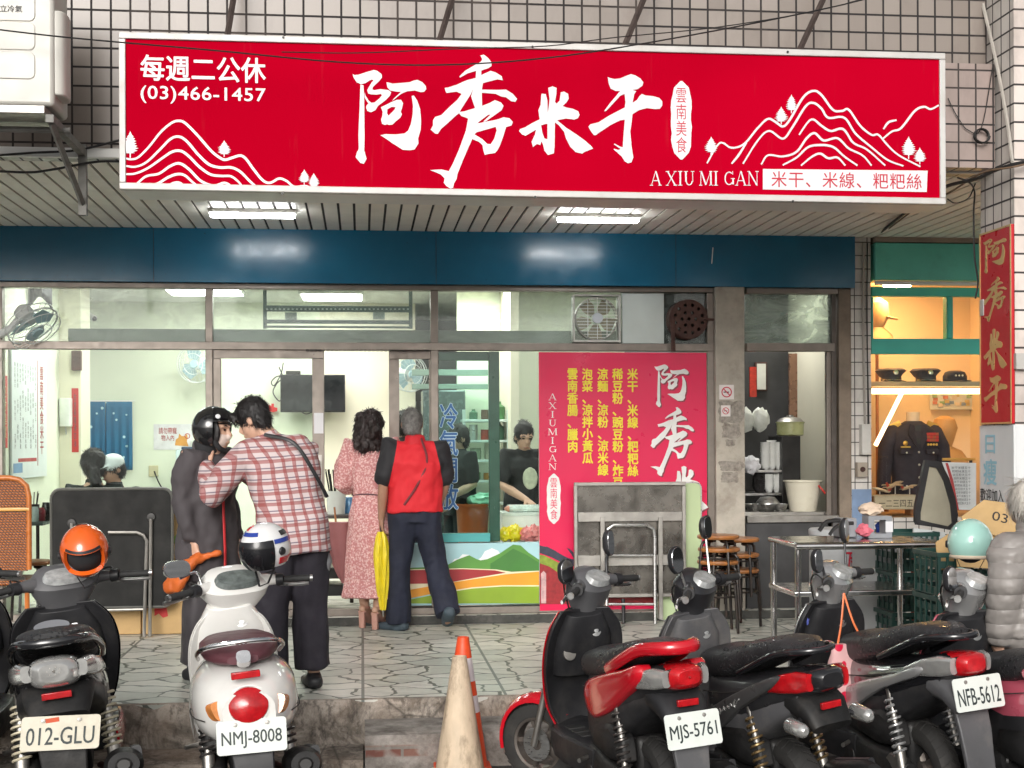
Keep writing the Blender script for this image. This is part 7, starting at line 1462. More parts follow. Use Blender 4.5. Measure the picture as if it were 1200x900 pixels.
# ---------------- helmets
def patch(R0, az0, az1, el0, el1, sc=(1, 1, 1), th=.006, n=18, m=9):
    g = []
    for j in range(m + 1):
        e = radians(el0 + (el1 - el0) * j / m); g.append([(cos(e) * cos(radians(az0 + (az1 - az0) * i / n)), cos(e) * sin(radians(az0 + (az1 - az0) * i / n)), sin(e)) for i in range(n + 1)])
    mk = lambda r: [[Vector((x * r * sc[0], y * r * sc[1], z * r * sc[2])) for x, y, z in row] for row in g]
    A, Bq = mk(R0), mk(R0 - th); mb = MB(); mb.loft(A, close=False); mb.loft(Bq, close=False)
    for a, b in ((A[0], Bq[0]), (A[-1], Bq[-1])): mb.loft([a, b], close=False)
    mb.loft([[r[0] for r in A], [r[0] for r in Bq]], close=False); mb.loft([[r[-1] for r in A], [r[-1] for r in Bq]], close=False)
    return mb
def helmet(lab, loc, R, shell_m, style, extra=()):
    t = thing('helmet', lab, 'helmet', loc, 0, None, local=True, rot=R.to_euler()); sc = (1.12, .95, 1.05); r = .125
    lin = M('helmet_lining', (.02, .02, .022), .9)
    if style == 'open': patch(r, 62, 298, -34, 89, sc, .02, 40, 14).build('shell', shell_m, t); patch(r, -62, 62, 10, 89, sc, .02, 24, 8).build('brow', shell_m, t); MB().tube([(r * sc[0] * cos(radians(-34)) * cos(radians(a)), r * sc[1] * cos(radians(-34)) * sin(radians(a)), r * sc[2] * sin(radians(-34))) for a in range(62, 299, 8)], .011, 8).build('edge_trim', M('cream_trim', (.62, .50, .38), .6), t)
    else: patch(r, 55, 305, -42, 89, sc, .02, 40, 14).build('shell', shell_m, t); patch(r, -55, 55, 22, 89, sc, .02, 24, 8).build('brow', shell_m, t); 
    if style == 'full': patch(r * 1.0, -55, 55, -50, -30, (1.22, .95, 1.05), .02, 20, 4).build('chin_bar', shell_m, t)
    MB().ell((-.005, 0, -.0), (r * 1.12 - .022, r * .95 - .022, r * 1.05 - .022), 24, 12).build('lining', lin, t)
    if style == 'visor': patch(r * 1.03, -68, 68, -46, 24, (1.18, .96, 1.05), .004, 24, 8).build('visor', M('smoked_visor', (.012, .012, .014), .06), t)
    for nm, a, m in extra: patch(r + .0035, *a, sc, .003, 12, 6).build(nm, m, t)
    for s in (-1, 1): MB().lathe([(.022, 0), (.018, .01), (0, .012)], (.01, s * r * .94, -.01), (0, s, 0), 14).build('visor_hinge', m_black, t)
    MB().tube([(.02, .07, -.09), (.05, .04, -.17), (.05, -.02, -.19), (.02, -.07, -.09)], [(.009, .002)] * 4, 6).build('chin_strap', lin, t)
    return t
def Rz(a): return Matrix.Rotation(radians(a), 3, 'Z')
def Ry(a): return Matrix.Rotation(radians(a), 3, 'Y')
def Rx(a): return Matrix.Rotation(radians(a), 3, 'X')
m_org = M('paint_gloss_orange', (.75, .115, .012), .15, 0, .05, 5, 0, 60, .8); m_mint = M('paint_gloss_mint', (.40, .68, .60), .15, 0, .03, 5, 0, 60, .8); m_hw = M('helmet_white', (.74, .74, .74), .15, 0, .03, 5, 0, 60, .8); m_hb = M('helmet_blue', (.02, .05, .30), .15, 0, .05, 5, 0, 60, .6); m_hr = M('helmet_red', (.55, .01, .02), .15, 0, .05, 5, 0, 60, .6)
helmet('orange helmet with black bands hung on the black scooter handlebar', at(99, 645, -3.95), Rz(-80) @ Ry(26) @ Rx(6), m_org, 'full', [('black_band', (70, 160, -14, 4), m_black), ('black_band', (200, 290, -14, 4), m_black), ('black_band', (150, 210, 48, 66), m_black), ('black_band', (-50, 50, 24, 30), m_black)])
helmet('white helmet with red and blue flashes and dark visor on white scooter', at(311, 642, -3.95), Rz(-128) @ Ry(8), m_hw, 'visor', [('blue_flash', (-60, 30, 36, 46), m_hb), ('red_flash', (-62, -22, 50, 68), m_hr), ('red_flash', (80, 140, -34, -18), m_hr), ('blue_flash', (70, 150, 14, 24), m_hb), ('black_vent', (95, 130, 30, 42), m_black)])
helmet('mint green open-face helmet with cream edge on a scooter mirror', at(1137, 636, -3.95), Rz(62) @ Ry(2), m_mint, 'open')
# things hanging on the scooters
q = at(998, 795, local_pt('silver', (.46, .31, .47)).y)
t = thing('carrier_bag', 'red carrier bag with pale round pattern hanging between two scooters', 'bag', (q.x, q.y, q.z - .17)); bw, bh = .15, .17
def dotted():
    m, n, l, p = nt('red_dotted_plastic'); v = mp(n, l); vo = N(n, 'TexVoronoi', voronoi_dimensions='3D'); vo.inputs['Scale'].default_value = 13; vo.inputs['Randomness'].default_value = .4; l.new(v, vo.inputs[0]); lt = N(n, 'Math', operation='LESS_THAN'); l.new(vo.outputs['Distance'], lt.inputs[0]); lt.inputs[1].default_value = .36
    l.new(mix(n, l, lt.outputs[0], (.68, .40, .40), (.60, .01, .05)), p.inputs['Base Color']); p.inputs['Roughness'].default_value = .3; bumpn(n, l, p, noi(n, l, v, 14, 4), .5, .01); return m
rings = []
for k in range(9):
    z = q.z - bh + 2 * bh * k / 8; c_ = Vector((q.x, q.y, z)); f = 1 - .25 * (k / 8) ** 2; rg = ring(c_, Vector((.95, .3, 0)), Vector((-.3, .95, 0)), bw * f, .05 * (1 - k / 9) + .012, 20, 3); rings.append([v + Vector((.012 * noise.noise(v * 14), .015 * noise.noise(v * 11 + Vector((3, 0, 0))), 0)) for v in rg])
MB().loft(rings).build('bag_body', dotted(), t)
for s in (-1, 1): MB().tube(cr([(q.x + s * .07, q.y, q.z + bh - .01), (q.x + s * .03 - .02, q.y, q.z + bh + .10), (q.x - .03, q.y + .02, q.z + bh + .24)]), [(.005, .002)] * 17, 6).build('handle', M('orange_bag_handle', (.65, .16, .05), .4), t)
tag(MB().tube(cr([tuple(local_pt('silver', p)) for p in ((.775, .05, 1.05), (.80, .09, 1.08), (.755, .07, 1.10), (.79, .06, 1.13), (.76, .10, 1.07), (.74, .12, 1.15), (.78, .08, 1.02), (.79, .12, .97))]  , 6), .007, 6).build('mirror_ribbon', M('blue_ribbon', (.10, .13, .45), .6)), 'blue ribbon knotted round the black and silver scooter mirror stem', 'ribbon')

for sy in (1, -1):
    tg = SC['grey'][0]; MB().tube([(-.33, sy * .10, .60), (-.40, sy * .15, .585)], .011, 8).build('signal_stalk', m_black, tg); MB().tube([(-.36, sy * .17, .585), (-.46, sy * .17, .58)], [(.036, .036), (.03, .03)], 14, rnd=True).build('turn_signal', m_lensc, tg)
# ---------------- people: one continuous body each, clothes and hair as parts
def blob(name, segs, m, parent, voxel=.010, smooth=4, folds=0, ff=9, fz_=.45, seed=0):
    mb = MB()
    for sg in segs:
        if sg[0] == 'ell': mb.ell(sg[1], sg[2], 16, 10, sg[3] if len(sg) > 3 else None)
        else:
            pts, rr = sg[0], sg[1]; k = sg[2] if len(sg) > 2 else {}
            mb.tube(pts, rr, 18, k.get('ref'), k.get('p', 2.2), k.get('rnd', True))
    me = mb.mesh(name); ob = bpy.data.objects.new('blob', me); COL.objects.link(ob)
    r = ob.modifiers.new('r', 'REMESH'); r.mode = 'VOXEL'; r.voxel_size = voxel
    s = ob.modifiers.new('s', 'SMOOTH'); s.factor = .5; s.iterations = smooth
    dg = bpy.context.evaluated_depsgraph_get(); dg.update(); out = bpy.data.meshes.new_from_object(ob.evaluated_get(dg)); out.name = name
    bpy.data.objects.remove(ob)
    if folds:
        ns = [v.normal.copy() for v in out.vertices]
        for v, n_ in zip(out.vertices, ns):
            c = v.co; q = noise.noise(Vector((c.x * ff + seed, c.y * ff, c.z * ff * fz_))) + .5 * noise.noise(Vector((c.x * ff * 2.1, c.y * ff * 2.1 + seed, c.z * ff * fz_ * 2.6))); v.co = c + n_ * (folds * q)
    if len(out.materials): out.materials.clear()
    return link(out, name, m, parent, True, 0, 75)
def V(*a): return Vector(a)
def head_segs(c, f, up):
    """c: centre of the skull; f: direction the face looks; up: top of the head"""
    f = Vector(f).normalized(); up = Vector(up); up = (up - f * up.dot(f)).normalized(); s = f.cross(up); R = Matrix((s, f, up)).transposed(); c = Vector(c)
    P = lambda x, y, z: c + R @ Vector((x, y, z))
    sg = [('ell', P(0, -.008, .025), (.075, .092, .092), R), ('ell', P(0, .018, -.035), (.060, .070, .080), R), ('ell', P(0, .045, -.085), (.036, .036, .028), R),
          ([P(0, .083, .012), P(0, .104, -.028), P(0, .094, -.042)], [.010, .015, .011]), ([P(-.022, .080, -.070), P(0, .090, -.068), P(.022, .080, -.070)], [.008, .010, .008]),
          ([P(-.05, .070, .030), P(0, .086, .028), P(.05, .070, .030)], [.011, .013, .011])]
    for k in (-1, 1): sg += [('ell', P(k * .074, -.008, -.008), (.011, .020, .031), R)]
    return sg, R, P
def hand_segs(w, d, palm, s=1.0, curl=.5):
    """w wrist, d finger direction, palm: direction the palm faces"""
    d = Vector(d).normalized(); palm = Vector(palm); palm = (palm - d * palm.dot(d)).normalized(); side = d.cross(palm); w = Vector(w); P = lambda a, b, c: w + d * a * s + side * b * s + palm * c * s
    sg = [([P(-.01, 0, 0), P(.03, 0, 0), P(.085, 0, .004)], [(.026, .018), (.036, .017), (.038, .014)], {'ref': side})]
    for i, (b, L) in enumerate(((-.030, .062), (-.010, .074), (.010, .070), (.030, .052))):
        c1 = curl; sg.append(([P(.075, b, .002), P(.085 + L * .45, b * 1.05, .006 + .03 * c1), P(.085 + L * (.85 - .25 * c1), b * 1.05, .012 + .075 * c1)], [.0098, .009, .0075]))
    sg.append(([P(.015, -.026, .006), P(.045, -.052, .018), P(.075, -.058, .034)], [.014, .0115, .009])); return sg
m_skin = M('skin_light', (.56, .34, .24), .5, 0, .06, 9); m_skin2 = M('skin_tan', (.40, .22, .145), .5, 0, .07, 9)
m_hair = M('black_hair', (.013, .011, .011), .55, 0, .5, 22, .5, 60, 0, 0, (0, 0, 0), (1, 1, .35)); m_hairg = M('grey_hair', (.20, .19, .18), .6, 0, .5, 40, .4, 160); m_hairw = M('silver_hair', (.58, .55, .50), .5, 0, .18, 30, .5, 70, 0, 0, (0, 0, 0), (1, 1, .2))
m_eye = M('eye_dark', (.015, .012, .01), .2)
def face_parts(P, R, t, lips=True):
    mb = MB()
    for k in (-1, 1): mb.ell(P(k * .030, .080, .008), (.013, .006, .006), 10, 6, R)
    mb.build('eyes', m_eye, t); mb = MB()
    for k in (-1, 1): mb.tube([P(k * .014, .089, .030), P(k * .032, .086, .034), P(k * .048, .076, .028)], .004, 6)
    mb.build('eyebrows', m_hair, t); lips and MB().tube([P(-.02, .097, -.070), P(0, .1005, -.069), P(.02, .097, -.070)], .0042, 6).build('lips', M('lip_red', (.40, .12, .10), .4), t)
def body_segs(j, k=1.0, hip=.155, waist=.135, chest=.165, sh=.195):
    """j: joints pel, che, nek, and pairs shl/shr elb wri hip kne ank"""
    u = (j['shr'] - j['shl']).normalized(); sg = [([j['pel'] + V(0, 0, -.04), j['pel'] + (j['che'] - j['pel']) * .25, j['pel'] + (j['che'] - j['pel']) * .55, j['che'], j['che'] + (j['nek'] - j['che']) * .6, j['nek']], [(hip, .105), (waist + .012, .10), (waist, .095), (chest, .11), (chest * .82, .085), (.062, .06)], {'ref': u})]
    for s in 'lr':
        sg.append(([j['nek'] + (j['che'] - j['nek']) * .35, j['sh' + s], j['sh' + s] + (j['el' + s] - j['sh' + s]) * .45, j['el' + s], j['el' + s] + (j['wr' + s] - j['el' + s]) * .35, j['wr' + s]], [.055, .056, .047, .038, .040, .026]))
        sg.append(([j['hi' + s], j['hi' + s] + (j['kn' + s] - j['hi' + s]) * .4, j['kn' + s], j['kn' + s] + (j['an' + s] - j['kn' + s]) * .3, j['an' + s]], [.088, .078, .056, .055, .036]))
    sg.append(([j['nek'] - V(0, 0, .03), j['nek'], j['hd'] + (j['nek'] - j['hd']) * .45], [.06, .054, .052])); return sg
def foot_segs(a, d, L=.25, g=0):
    d = Vector(d).normalized(); a = Vector(a); z0 = a.z - .045
    return [([a - d * .055 + V(0, 0, -.05), a + V(0, 0, -.045), a + d * .08 + V(0, 0, -.058), a + d * (L - .085) + V(0, 0, -.066)], [(.036 + g, .030 + g), (.042 + g, .036 + g), (.046 + g, .028 + g), (.038 + g, .020 + g)], {'ref': (d.y, -d.x, 0), 'p': 2.6})]
def person(lab, x, y, z0, yaw):
    t = thing('person', lab, 'person', (x, y, z0), 0, None, local=True, rot=(0, 0, yaw)); return t
def J(h=1.72, **k):
    f = h / 1.72; j = dict(pel=V(0, 0, .94), che=V(0, .0, 1.30), nek=V(0, .0, 1.47), hd=V(0, .015, 1.61), shl=V(-.185, 0, 1.42), shr=V(.185, 0, 1.42), ell=V(-.23, -.02, 1.13), elr=V(.23, -.02, 1.13), wrl=V(-.24, .04, .88), wrr=V(.24, .04, .88), hil=V(-.09, 0, .90), hir=V(.09, 0, .90), knl=V(-.10, .01, .50), knr=V(.10, .01, .50), anl=V(-.10, -.02, .085), anr=V(.10, -.02, .085))
    j = {a: b * f for a, b in j.items()}
    for a, b in k.items(): j[a] = Vector(b)
    return j
def shirt(t, j, m, sl=1.0, hem=-.10, k=1.0, w=(.185, .16, .195), folds=.009, nm='shirt', col=True, slr=(.074, .062, .058, .05), both=True, fullarm=('l', 'r'), dy=.028):
    u = (j['shr'] - j['shl']).normalized(); a = j['che'] - j['pel']
    sg = [([j['pel'] + V(0, 0, hem), j['pel'] + a * .1, j['pel'] + a * .5, j['che'], j['che'] + (j['nek'] - j['che']) * .55, j['nek'] - (j['nek'] - j['che']) * .12], [(w[0], .125 + dy), (w[0] * .98, .120 + dy), (w[1], .112 + dy), (w[2], .122 + dy), (w[2] * .88, .100 + dy * .6), (.080, .078)], {'ref': u, 'rnd': False, 'p': 2.4})]
    for s in 'lr':
        S0, E, W_ = j['sh' + s], j['el' + s], j['wr' + s]; base = j['nek'] + (j['che'] - j['nek']) * .40
        if sl <= .5: pts = [base, S0, S0 + (E - S0) * (sl * 1.75)]; rr = [.068, slr[0], slr[1]]
        else: pts = [base, S0, S0 + (E - S0) * .5, E, E + (W_ - E) * .5, E + (W_ - E) * (sl * .98)]; rr = [.068, slr[0], slr[1] * 1.04, slr[1], slr[2], slr[3]]
        sg.append((pts, rr, {'rnd': True}))
    if col: sg.append(([j['nek'] - V(0, 0, .035), j['nek'] + (j['hd'] - j['nek']) * .22], [.073, .066], {'rnd': False}))
    return blob(nm, sg, m, t, .011, 3, folds, 8, .8, t.location.x * 3)
def trousers(t, j, m, r=(.108, .092, .080, .074, .072), hem=.0, folds=.008, hipw=.168, top=.07, nm='trousers', crotch=True):
    u = (j['hir'] - j['hil']).normalized(); sg = [([j['pel'] + V(0, 0, top), j['pel'] + V(0, 0, -.02), j['pel'] + V(0, 0, -.10)], [(hipw * .93, .122), (hipw, .135), (hipw * .9, .125)], {'ref': u, 'rnd': False, 'p': 2.4})]
    for s in 'lr':
        h, k, a = j['hi' + s], j['kn' + s], j['an' + s]; sg.append(([h, h + (k - h) * .45, k, k + (a - k) * .5, a + V(0, 0, hem)], list(r), {'rnd': False}))
    return blob(nm, sg, m, t, .011, 3, folds, 9, .35, t.location.x * 5)
def hair_cap(t, P, R, m, back=-.06, r=(.084, .100, .098), ext=(), nm='hair', folds=.005, ff=26, c=(0, -.016, .036), strands=1500, mess=.45, sl=1.0):
    sg = [('ell', P(*c), r, R), ('ell', P(0, -.045, back * .4), (r[0] * .92, .062, .07), R)] + list(ext); o = blob(nm, sg, m, t, .008, 2, folds, ff, .6, 3)
    random.seed(5); vs = o.data.vertices; mb = MB(); up = R @ V(0, 0, 1); bk = R @ V(0, -1, 0); ctr = P(0, -.02, .05)
    for _ in range(strands):
        v = vs[random.randrange(len(vs))]; n_ = v.normal.copy(); d = (n_ * .35 - up * (.9 if (v.co - ctr).dot(up) < .06 else .25) + bk * random.uniform(-.5, .7) + V(random.uniform(-1, 1), random.uniform(-1, 1), random.uniform(-1, 1)) * mess); d -= n_ * d.dot(n_) * .8; d.normalize(); s_ = d.cross(n_).normalized() * random.uniform(.0011, .0024); L = random.uniform(.022, .05) * sl
        p = v.co + n_ * .001; q1 = p + d * L * .5 + n_ * .004; q2 = p + d * L + n_ * random.uniform(-.001, .006); b = len(mb.v); mb.add([p - s_, p + s_, q1 + s_, q1 - s_, q2], [(0, 1, 2, 3), (3, 2, 4)])
    mb.build('hair_locks', m, o, ang=80); return o
# --- 1 man in the plaid shirt, leaning over the helmet strap
def plaid():
    m, n, l, p = nt('plaid_flannel'); tc = N(n, 'TexCoord'); sx = N(n, 'SeparateXYZ'); rot = mp(n, l, (1, 1, 1), (0, radians(4), 0)); wv = N(n, 'TexNoise'); wv.inputs['Scale'].default_value = 5; l.new(rot, wv.inputs[0]); vm = N(n, 'VectorMath', operation='MULTIPLY_ADD'); l.new(wv.outputs['Color'], vm.inputs[0]); vm.inputs[1].default_value = (.010, .010, .010); l.new(rot, vm.inputs[2]); l.new(vm.outputs[0], sx.inputs[0])
    ad = N(n, 'Math', operation='MULTIPLY_ADD'); l.new(sx.outputs[1], ad.inputs[0]); ad.inputs[1].default_value = .35; l.new(sx.outputs[0], ad.inputs[2])
    def band(x, period, off, w):
        a = N(n, 'Math', operation='ADD'); l.new(x, a.inputs[0]); a.inputs[1].default_value = off + 50; md = N(n, 'Math', operation='MODULO'); l.new(a.outputs[0], md.inputs[0]); md.inputs[1].default_value = period; lt = N(n, 'Math', operation='LESS_THAN'); l.new(md.outputs[0], lt.inputs[0]); lt.inputs[1].default_value = w; return lt.outputs[0]
    c = mix(n, l, .0, (.56, .47, .47), (.6, .5, .5)); X, Z = ad.outputs[0], sx.outputs[2]
    def op(x, f): q = N(n, 'Math', operation='MULTIPLY'); l.new(x, q.inputs[0]); q.inputs[1].default_value = f; return q.outputs[0]
    for x in (Z, X): c = mix(n, l, op(band(x, .062, .0, .019), .68), c, (.27, .045, .04)); c = mix(n, l, op(band(x, .062, .032, .007), .75), c, (.05, .04, .09)) if x is Z else c; c = mix(n, l, op(band(x, .062, .046, .005), .6), c, (.25, .1, .1))
    l.new(c, p.inputs['Base Color']); p.inputs['Roughness'].default_value = .85; bumpn(n, l, p, noi(n, l, rot, 320, 2), .15, .002); return m
m_pl_ = plaid(); m_dkt = M('black_trousers', (.022, .019, .027), .85, 0, .2, 6, .1, 120)
q = atz(343, 806, 0); ps = (806 - 520) / 1.43
T1 = person('man in plaid flannel shirt and black trousers leaning over the helmeted person', q.x, q.y, 0, radians(18))
j = J(1.80, pel=(.0, -.04, .93), che=(-.05, .05, 1.31), nek=(-.10, .13, 1.475), hd=(-.185, .165, 1.575), shl=(-.245, .10, 1.385), shr=(.115, .075, 1.385), ell=(-.42, .24, 1.13), elr=(.02, .30, 1.12), wrl=(-.40, .44, 1.30), wrr=(-.18, .42, 1.25), hil=(-.09, -.04, .89), hir=(.09, -.04, .89), knl=(-.12, .0, .49), knr=(.10, -.01, .49), anl=(-.13, -.02, .085), anr=(.12, -.03, .085))
hs_, R_, P_h = head_segs(j['hd'], (-.72, .62, -.42), (-.2, .18, 1)); ls = [P_h]
bs = body_segs(j) + hs_ + hand_segs(j['wrl'], (-.1, .5, .5), (.5, .3, .1), 1, .6) + hand_segs(j['wrr'], (-.6, .4, .25), (-.2, .3, .4), 1, .6) + foot_segs(j['anl'], (-.25, .9, 0)) + foot_segs(j['anr'], (.1, .95, 0))
blob('body', bs, m_skin, T1, .0075, 2); shirt(T1, j, m_pl_, 1.0, -.13, w=(.215, .205, .225), slr=(.088, .082, .072, .055), dy=.045, folds=.015)
hair_cap(T1, P_h, R_, m_hair, -.02, (.088, .108, .092), [([P_h(-.05, .09, .06), P_h(0, .11, .06), P_h(.05, .09, .06)], [.028, .03, .028])], c=(0, -.008, .05))
trousers(T1, j, m_dkt, (.118, .108, .100, .100, .105), .03, .017, .19)
blob('shoe', foot_segs(j['anl'], (-.25, .9, 0), .28, .009) + [([j['anl'] + V(0, 0, -.02), j['anl'] + V(0, 0, -.055)], [.046, .05])], m_black, T1, .009, 2); blob('shoe', foot_segs(j['anr'], (.1, .95, 0), .28, .009) + [([j['anr'] + V(0, 0, -.02), j['anr'] + V(0, 0, -.055)], [.046, .05])], m_black, T1, .009, 2)
MB().tube(cr([(-.165, .0, 1.49), (-.02, -.115, 1.44), (.10, -.135, 1.26), (.185, -.10, 1.12)], 6), [(.011, .003)] * 19, 6, ref=(.5, 0, .8)).build('bag_strap', m_black, T1)
blob('trouser_panel', [([V(.155, -.05, .86), V(.185, -.03, .74), V(.17, -.02, .64)], [(.035, .07), (.045, .075), (.03, .06)], {'ref': (1, 0, 0)})], M('grey_nylon', (.17, .17, .18), .4, 0, .2, 8), T1, .008, 2, .006, 20)
# --- 2 helmeted person in the grey raincoat
m_rc = M('grey_raincoat', (.062, .054, .058), .82, 0, .2, 5, .15, 14, 0, 0, (0, 0, 0), (1, 1, .35)); q = atz(243, 796, 0)
T2 = person('person in long grey raincoat, pale face mask and black open helmet', q.x, q.y + .05, 0, radians(-128))
j = J(1.64, pel=(0, 0, .88), che=(0, .0, 1.23), nek=(0, .03, 1.385), hd=(0, .065, 1.515), wrl=(-.19, .06, .84), ell=(-.22, -.06, 1.08), wrr=(.175, .05, .85), elr=(.20, -.02, 1.09), shr=(.165, 0, 1.355))
hs_, R_, P2 = head_segs(j['hd'], (-.30, 1, -.02), (0, .05, 1)); bs = body_segs(j) + hs_ + hand_segs(j['wrl'], (0, .2, -1), (1, 0, 0), 1, .5) + hand_segs(j['wrr'], (.05, .25, -1), (-1, 0, 0), 1, .75) + foot_segs(j['anl'], (0, 1, 0)) + foot_segs(j['anr'], (0, 1, 0))
blob('body', bs, m_skin, T2, .0075, 2); face_parts(P2, R_, T2, False)
u = V(1, 0, 0); sg = [([V(0, .0, .60), V(0, 0, .78), V(0, 0, 1.0), j['che'], j['che'] + (j['nek'] - j['che']) * .55, j['nek']], [(.22, .165), (.21, .16), (.185, .145), (.19, .145), (.16, .12), (.085, .085)], {'ref': u, 'rnd': False, 'p': 2.4})]
for s in 'lr': sg.append(([j['nek'] + V(0, 0, -.06), j['sh' + s], j['sh' + s] + (j['el' + s] - j['sh' + s]) * .5, j['el' + s], j['wr' + s] + V(0, -.01, .03)], [.075, .074, .070, .066, .055]))
sg.append(([j['nek'] + V(0, -.05, -.02), j['nek'] + V(0, -.075, .06)], [(.10, .05), (.08, .045)], {'ref': u})); blob('raincoat', sg, m_rc, T2, .011, 2, .022, 9, .75, 2)
trousers(T2, j, M('grey_rain_trousers', (.06, .053, .058), .45, 0, .2, 6), (.11, .10, .095, .09, .09), .02, .012, .17)
for k in 'lr': blob('shoe', foot_segs(j['an' + k], (0, 1, 0), .27, .009) + [([j['an' + k], j['an' + k] + V(0, 0, -.055)], [.045, .05])], m_black, T2, .009, 2)
MB().tube([(.03, .172, .60), (.03, .172, .80), (.03, .162, 1.0), (.03, .155, 1.2), (.02, .125, 1.32)], [(.011, .006)] * 5, 6, ref=(1, 0, 0)).build('red_piping', M('red_piping', (.5, .015, .02), .5), T2)
blob('face_mask', [('ell', P2(0, .028, -.050), (.066, .066, .060), R_), ('ell', P2(0, .090, -.032), (.017, .024, .022), R_)], M('face_mask_cream', (.66, .53, .47), .7, 0, .04, 9), T2, .006, 2)
hl = patch(.128, 62, 298, -52, 89, (1.0, 1.12, 1.05), .02, 30, 12); hl2 = patch(.128, -62, 62, 17, 89, (1.0, 1.12, 1.05), .02, 18, 6)
MH = Matrix.Translation(P2(0, -.012, .018)) @ R_.to_4x4() @ Matrix.Rotation(pi / 2, 4, 'Z'); 
for nm, b_ in (('helmet_shell', hl), ('helmet_brow', hl2)): b_.v = [MH @ v for v in b_.v]; b_.build(nm, M('helmet_gloss_black', (.015, .015, .016), .12, 0, .2, 5, coat=.8), T2)
b_ = patch(.138, -60, 60, 24, 60, (1.0, 1.12, 1.05), .003, 18, 6); b_.v = [MH @ v for v in b_.v]; b_.build('raised_visor', M('smoked_visor', (.012, .012, .014), .06), T2)
b_ = MB().lathe([(.016, 0), (.013, .004), (0, .005)], P2(.12, .0, .07), R_ @ V(1, 0, .3), 10).lathe([(.016, 0), (.013, .004), (0, .005)], P2(.10, .07, .09), R_ @ V(.8, .6, .5), 10).build('helmet_stud', m_char, T2)
blob('hair', [('ell', P2(k * .070, .030, -.01), (.018, .040, .075), R_) for k in (-1, 1)] + [('ell', P2(0, .062, .055), (.066, .034, .022), R_)], m_hair, T2, .007, 2, .005, 40)
blob('helmet_neck_liner', [([P2(0, -.05, -.07), P2(0, -.045, -.12)], [(.095, .075), (.09, .07)], {'ref': tuple(R_ @ V(1, 0, 0))}), ([P2(.075, .03, -.06), P2(.06, .06, -.105), P2(0, .075, -.125)], [.018, .016, .014])], M('helmet_lining', (.02, .02, .022), .9), T2, .009, 2, .004)
wq = Matrix.Rotation(radians(-128), 3, 'Z') @ (j['wrr'] + V(.005, .03, -.10)) + T2.location
ob_ = thing('rain_bag', 'orange cloth bag held in the hand of the raincoat person', 'bag', (wq.x, wq.y, wq.z - .2)); mo = M('orange_cloth', (.62, .13, .02), .6, 0, .15, 8, .3, 20)
blob('bag_cloth', [([wq + V(.02, -.03, .02), wq + V(-.03, -.04, -.02), wq + V(-.09, -.05, -.09), wq + V(-.13, -.06, -.17)], [(.025, .02), (.045, .032), (.085, .045), (.075, .04)], {'ref': (1, 0, .6)}), ([wq + V(.02, -.02, .0), wq + V(.13, -.02, .035)], [.028, .02])], mo, ob_, .009, 2, .016, 14, .8, 4)
# --- 3 man in the red and black shirt
def redblack():
    m, n, l, p = nt('red_black_jersey'); tc = N(n, 'TexCoord'); sx = N(n, 'SeparateXYZ'); l.new(tc.outputs['Object'], sx.inputs[0]); ab = N(n, 'Math', operation='ABSOLUTE'); l.new(sx.outputs[0], ab.inputs[0])
    zr = rng(n, l, sx.outputs[2], 1.0, 1.45, .235, .14); gt = N(n, 'Math', operation='GREATER_THAN'); l.new(ab.outputs[0], gt.inputs[0]); l.new(zr, gt.inputs[1]); v = mp(n, l)
    c = mix(n, l, noi(n, l, v, 3), (.60, .012, .022), (.70, .02, .03)); l.new(mix(n, l, gt.outputs[0], c, (.018, .017, .02)), p.inputs['Base Color']); p.inputs['Roughness'].default_value = .75; return m
q = atz(487, 739, 0); T3 = person('grey haired man in red and black polo shirt stepping into the shop', q.x, q.y, 0, radians(4))
j = J(1.70, hd=(-.02, .02, 1.585), wrl=(-.255, .05, .86), ell=(-.245, -.04, 1.12), anr=(.225, -.21, .17), knr=(.15, .03, .53), anl=(-.125, .06, .085), knl=(-.12, .05, .50), elr=(.235, .02, 1.12), wrr=(.20, .17, .95))
hs_, R_, P3 = head_segs(j['hd'], (.1, 1, -.06), (0, .0, 1)); bs = body_segs(j, 1, .16, .155, .18) + hs_ + hand_segs(j['wrl'], (-.02, .1, -1), (1, .2, 0), 1, .75) + hand_segs(j['wrr'], (0, .6, -.6), (-1, 0, 0), 1, .5) + foot_segs(j['anl'], (-.7, .7, 0)) + [([j['anr'] + V(0, -.05, -.01), j['anr'] + V(0, .02, -.055), j['anr'] + V(0, .13, -.10)], [.036, .042, .035])]
blob('body', bs, m_skin2, T3, .0075, 2); shirt(T3, j, redblack(), .45, -.02, w=(.215, .205, .228), slr=(.092, .088, .06, .05), folds=.019, dy=.04)
blob('collar', [([j['nek'] + V(0, -.01, -.045), j['nek'] + V(0, 0, .045)], [(.088, .082), (.072, .068)], {'rnd': False})], M('red_collar', (.60, .012, .022), .7), T3, .009, 2)
hair_cap(T3, P3, R_, m_hairg, -.05, (.0805, .097, .094), c=(0, -.014, .03), folds=.002)
m_nav = M('navy_trousers', (.014, .017, .034), .8, 0, .2, 6, .1, 120); trousers(T3, j, m_nav, (.118, .102, .092, .092, .098), -.03, .017, .20)
MB().tube(cr([(.04, -.085, 1.475), (.075, -.148, 1.30), (.0, -.16, 1.12), (-.10, -.152, .97)], 6), [(.009, .003)] * 19, 6, ref=(1, 0, .3)).build('bag_strap', M('dark_red_strap', (.14, .01, .015), .6), T3)
m_sho = M('slate_blue_shoe', (.06, .085, .105), .7, 0, .15, 8); blob('shoe', foot_segs(j['anl'], (-.7, .7, 0), .28, .009) + [([j['anl'] + V(0, 0, -.03), j['anl'] + V(0, 0, -.06)], [.05, .056])], m_sho, T3, .009, 2)
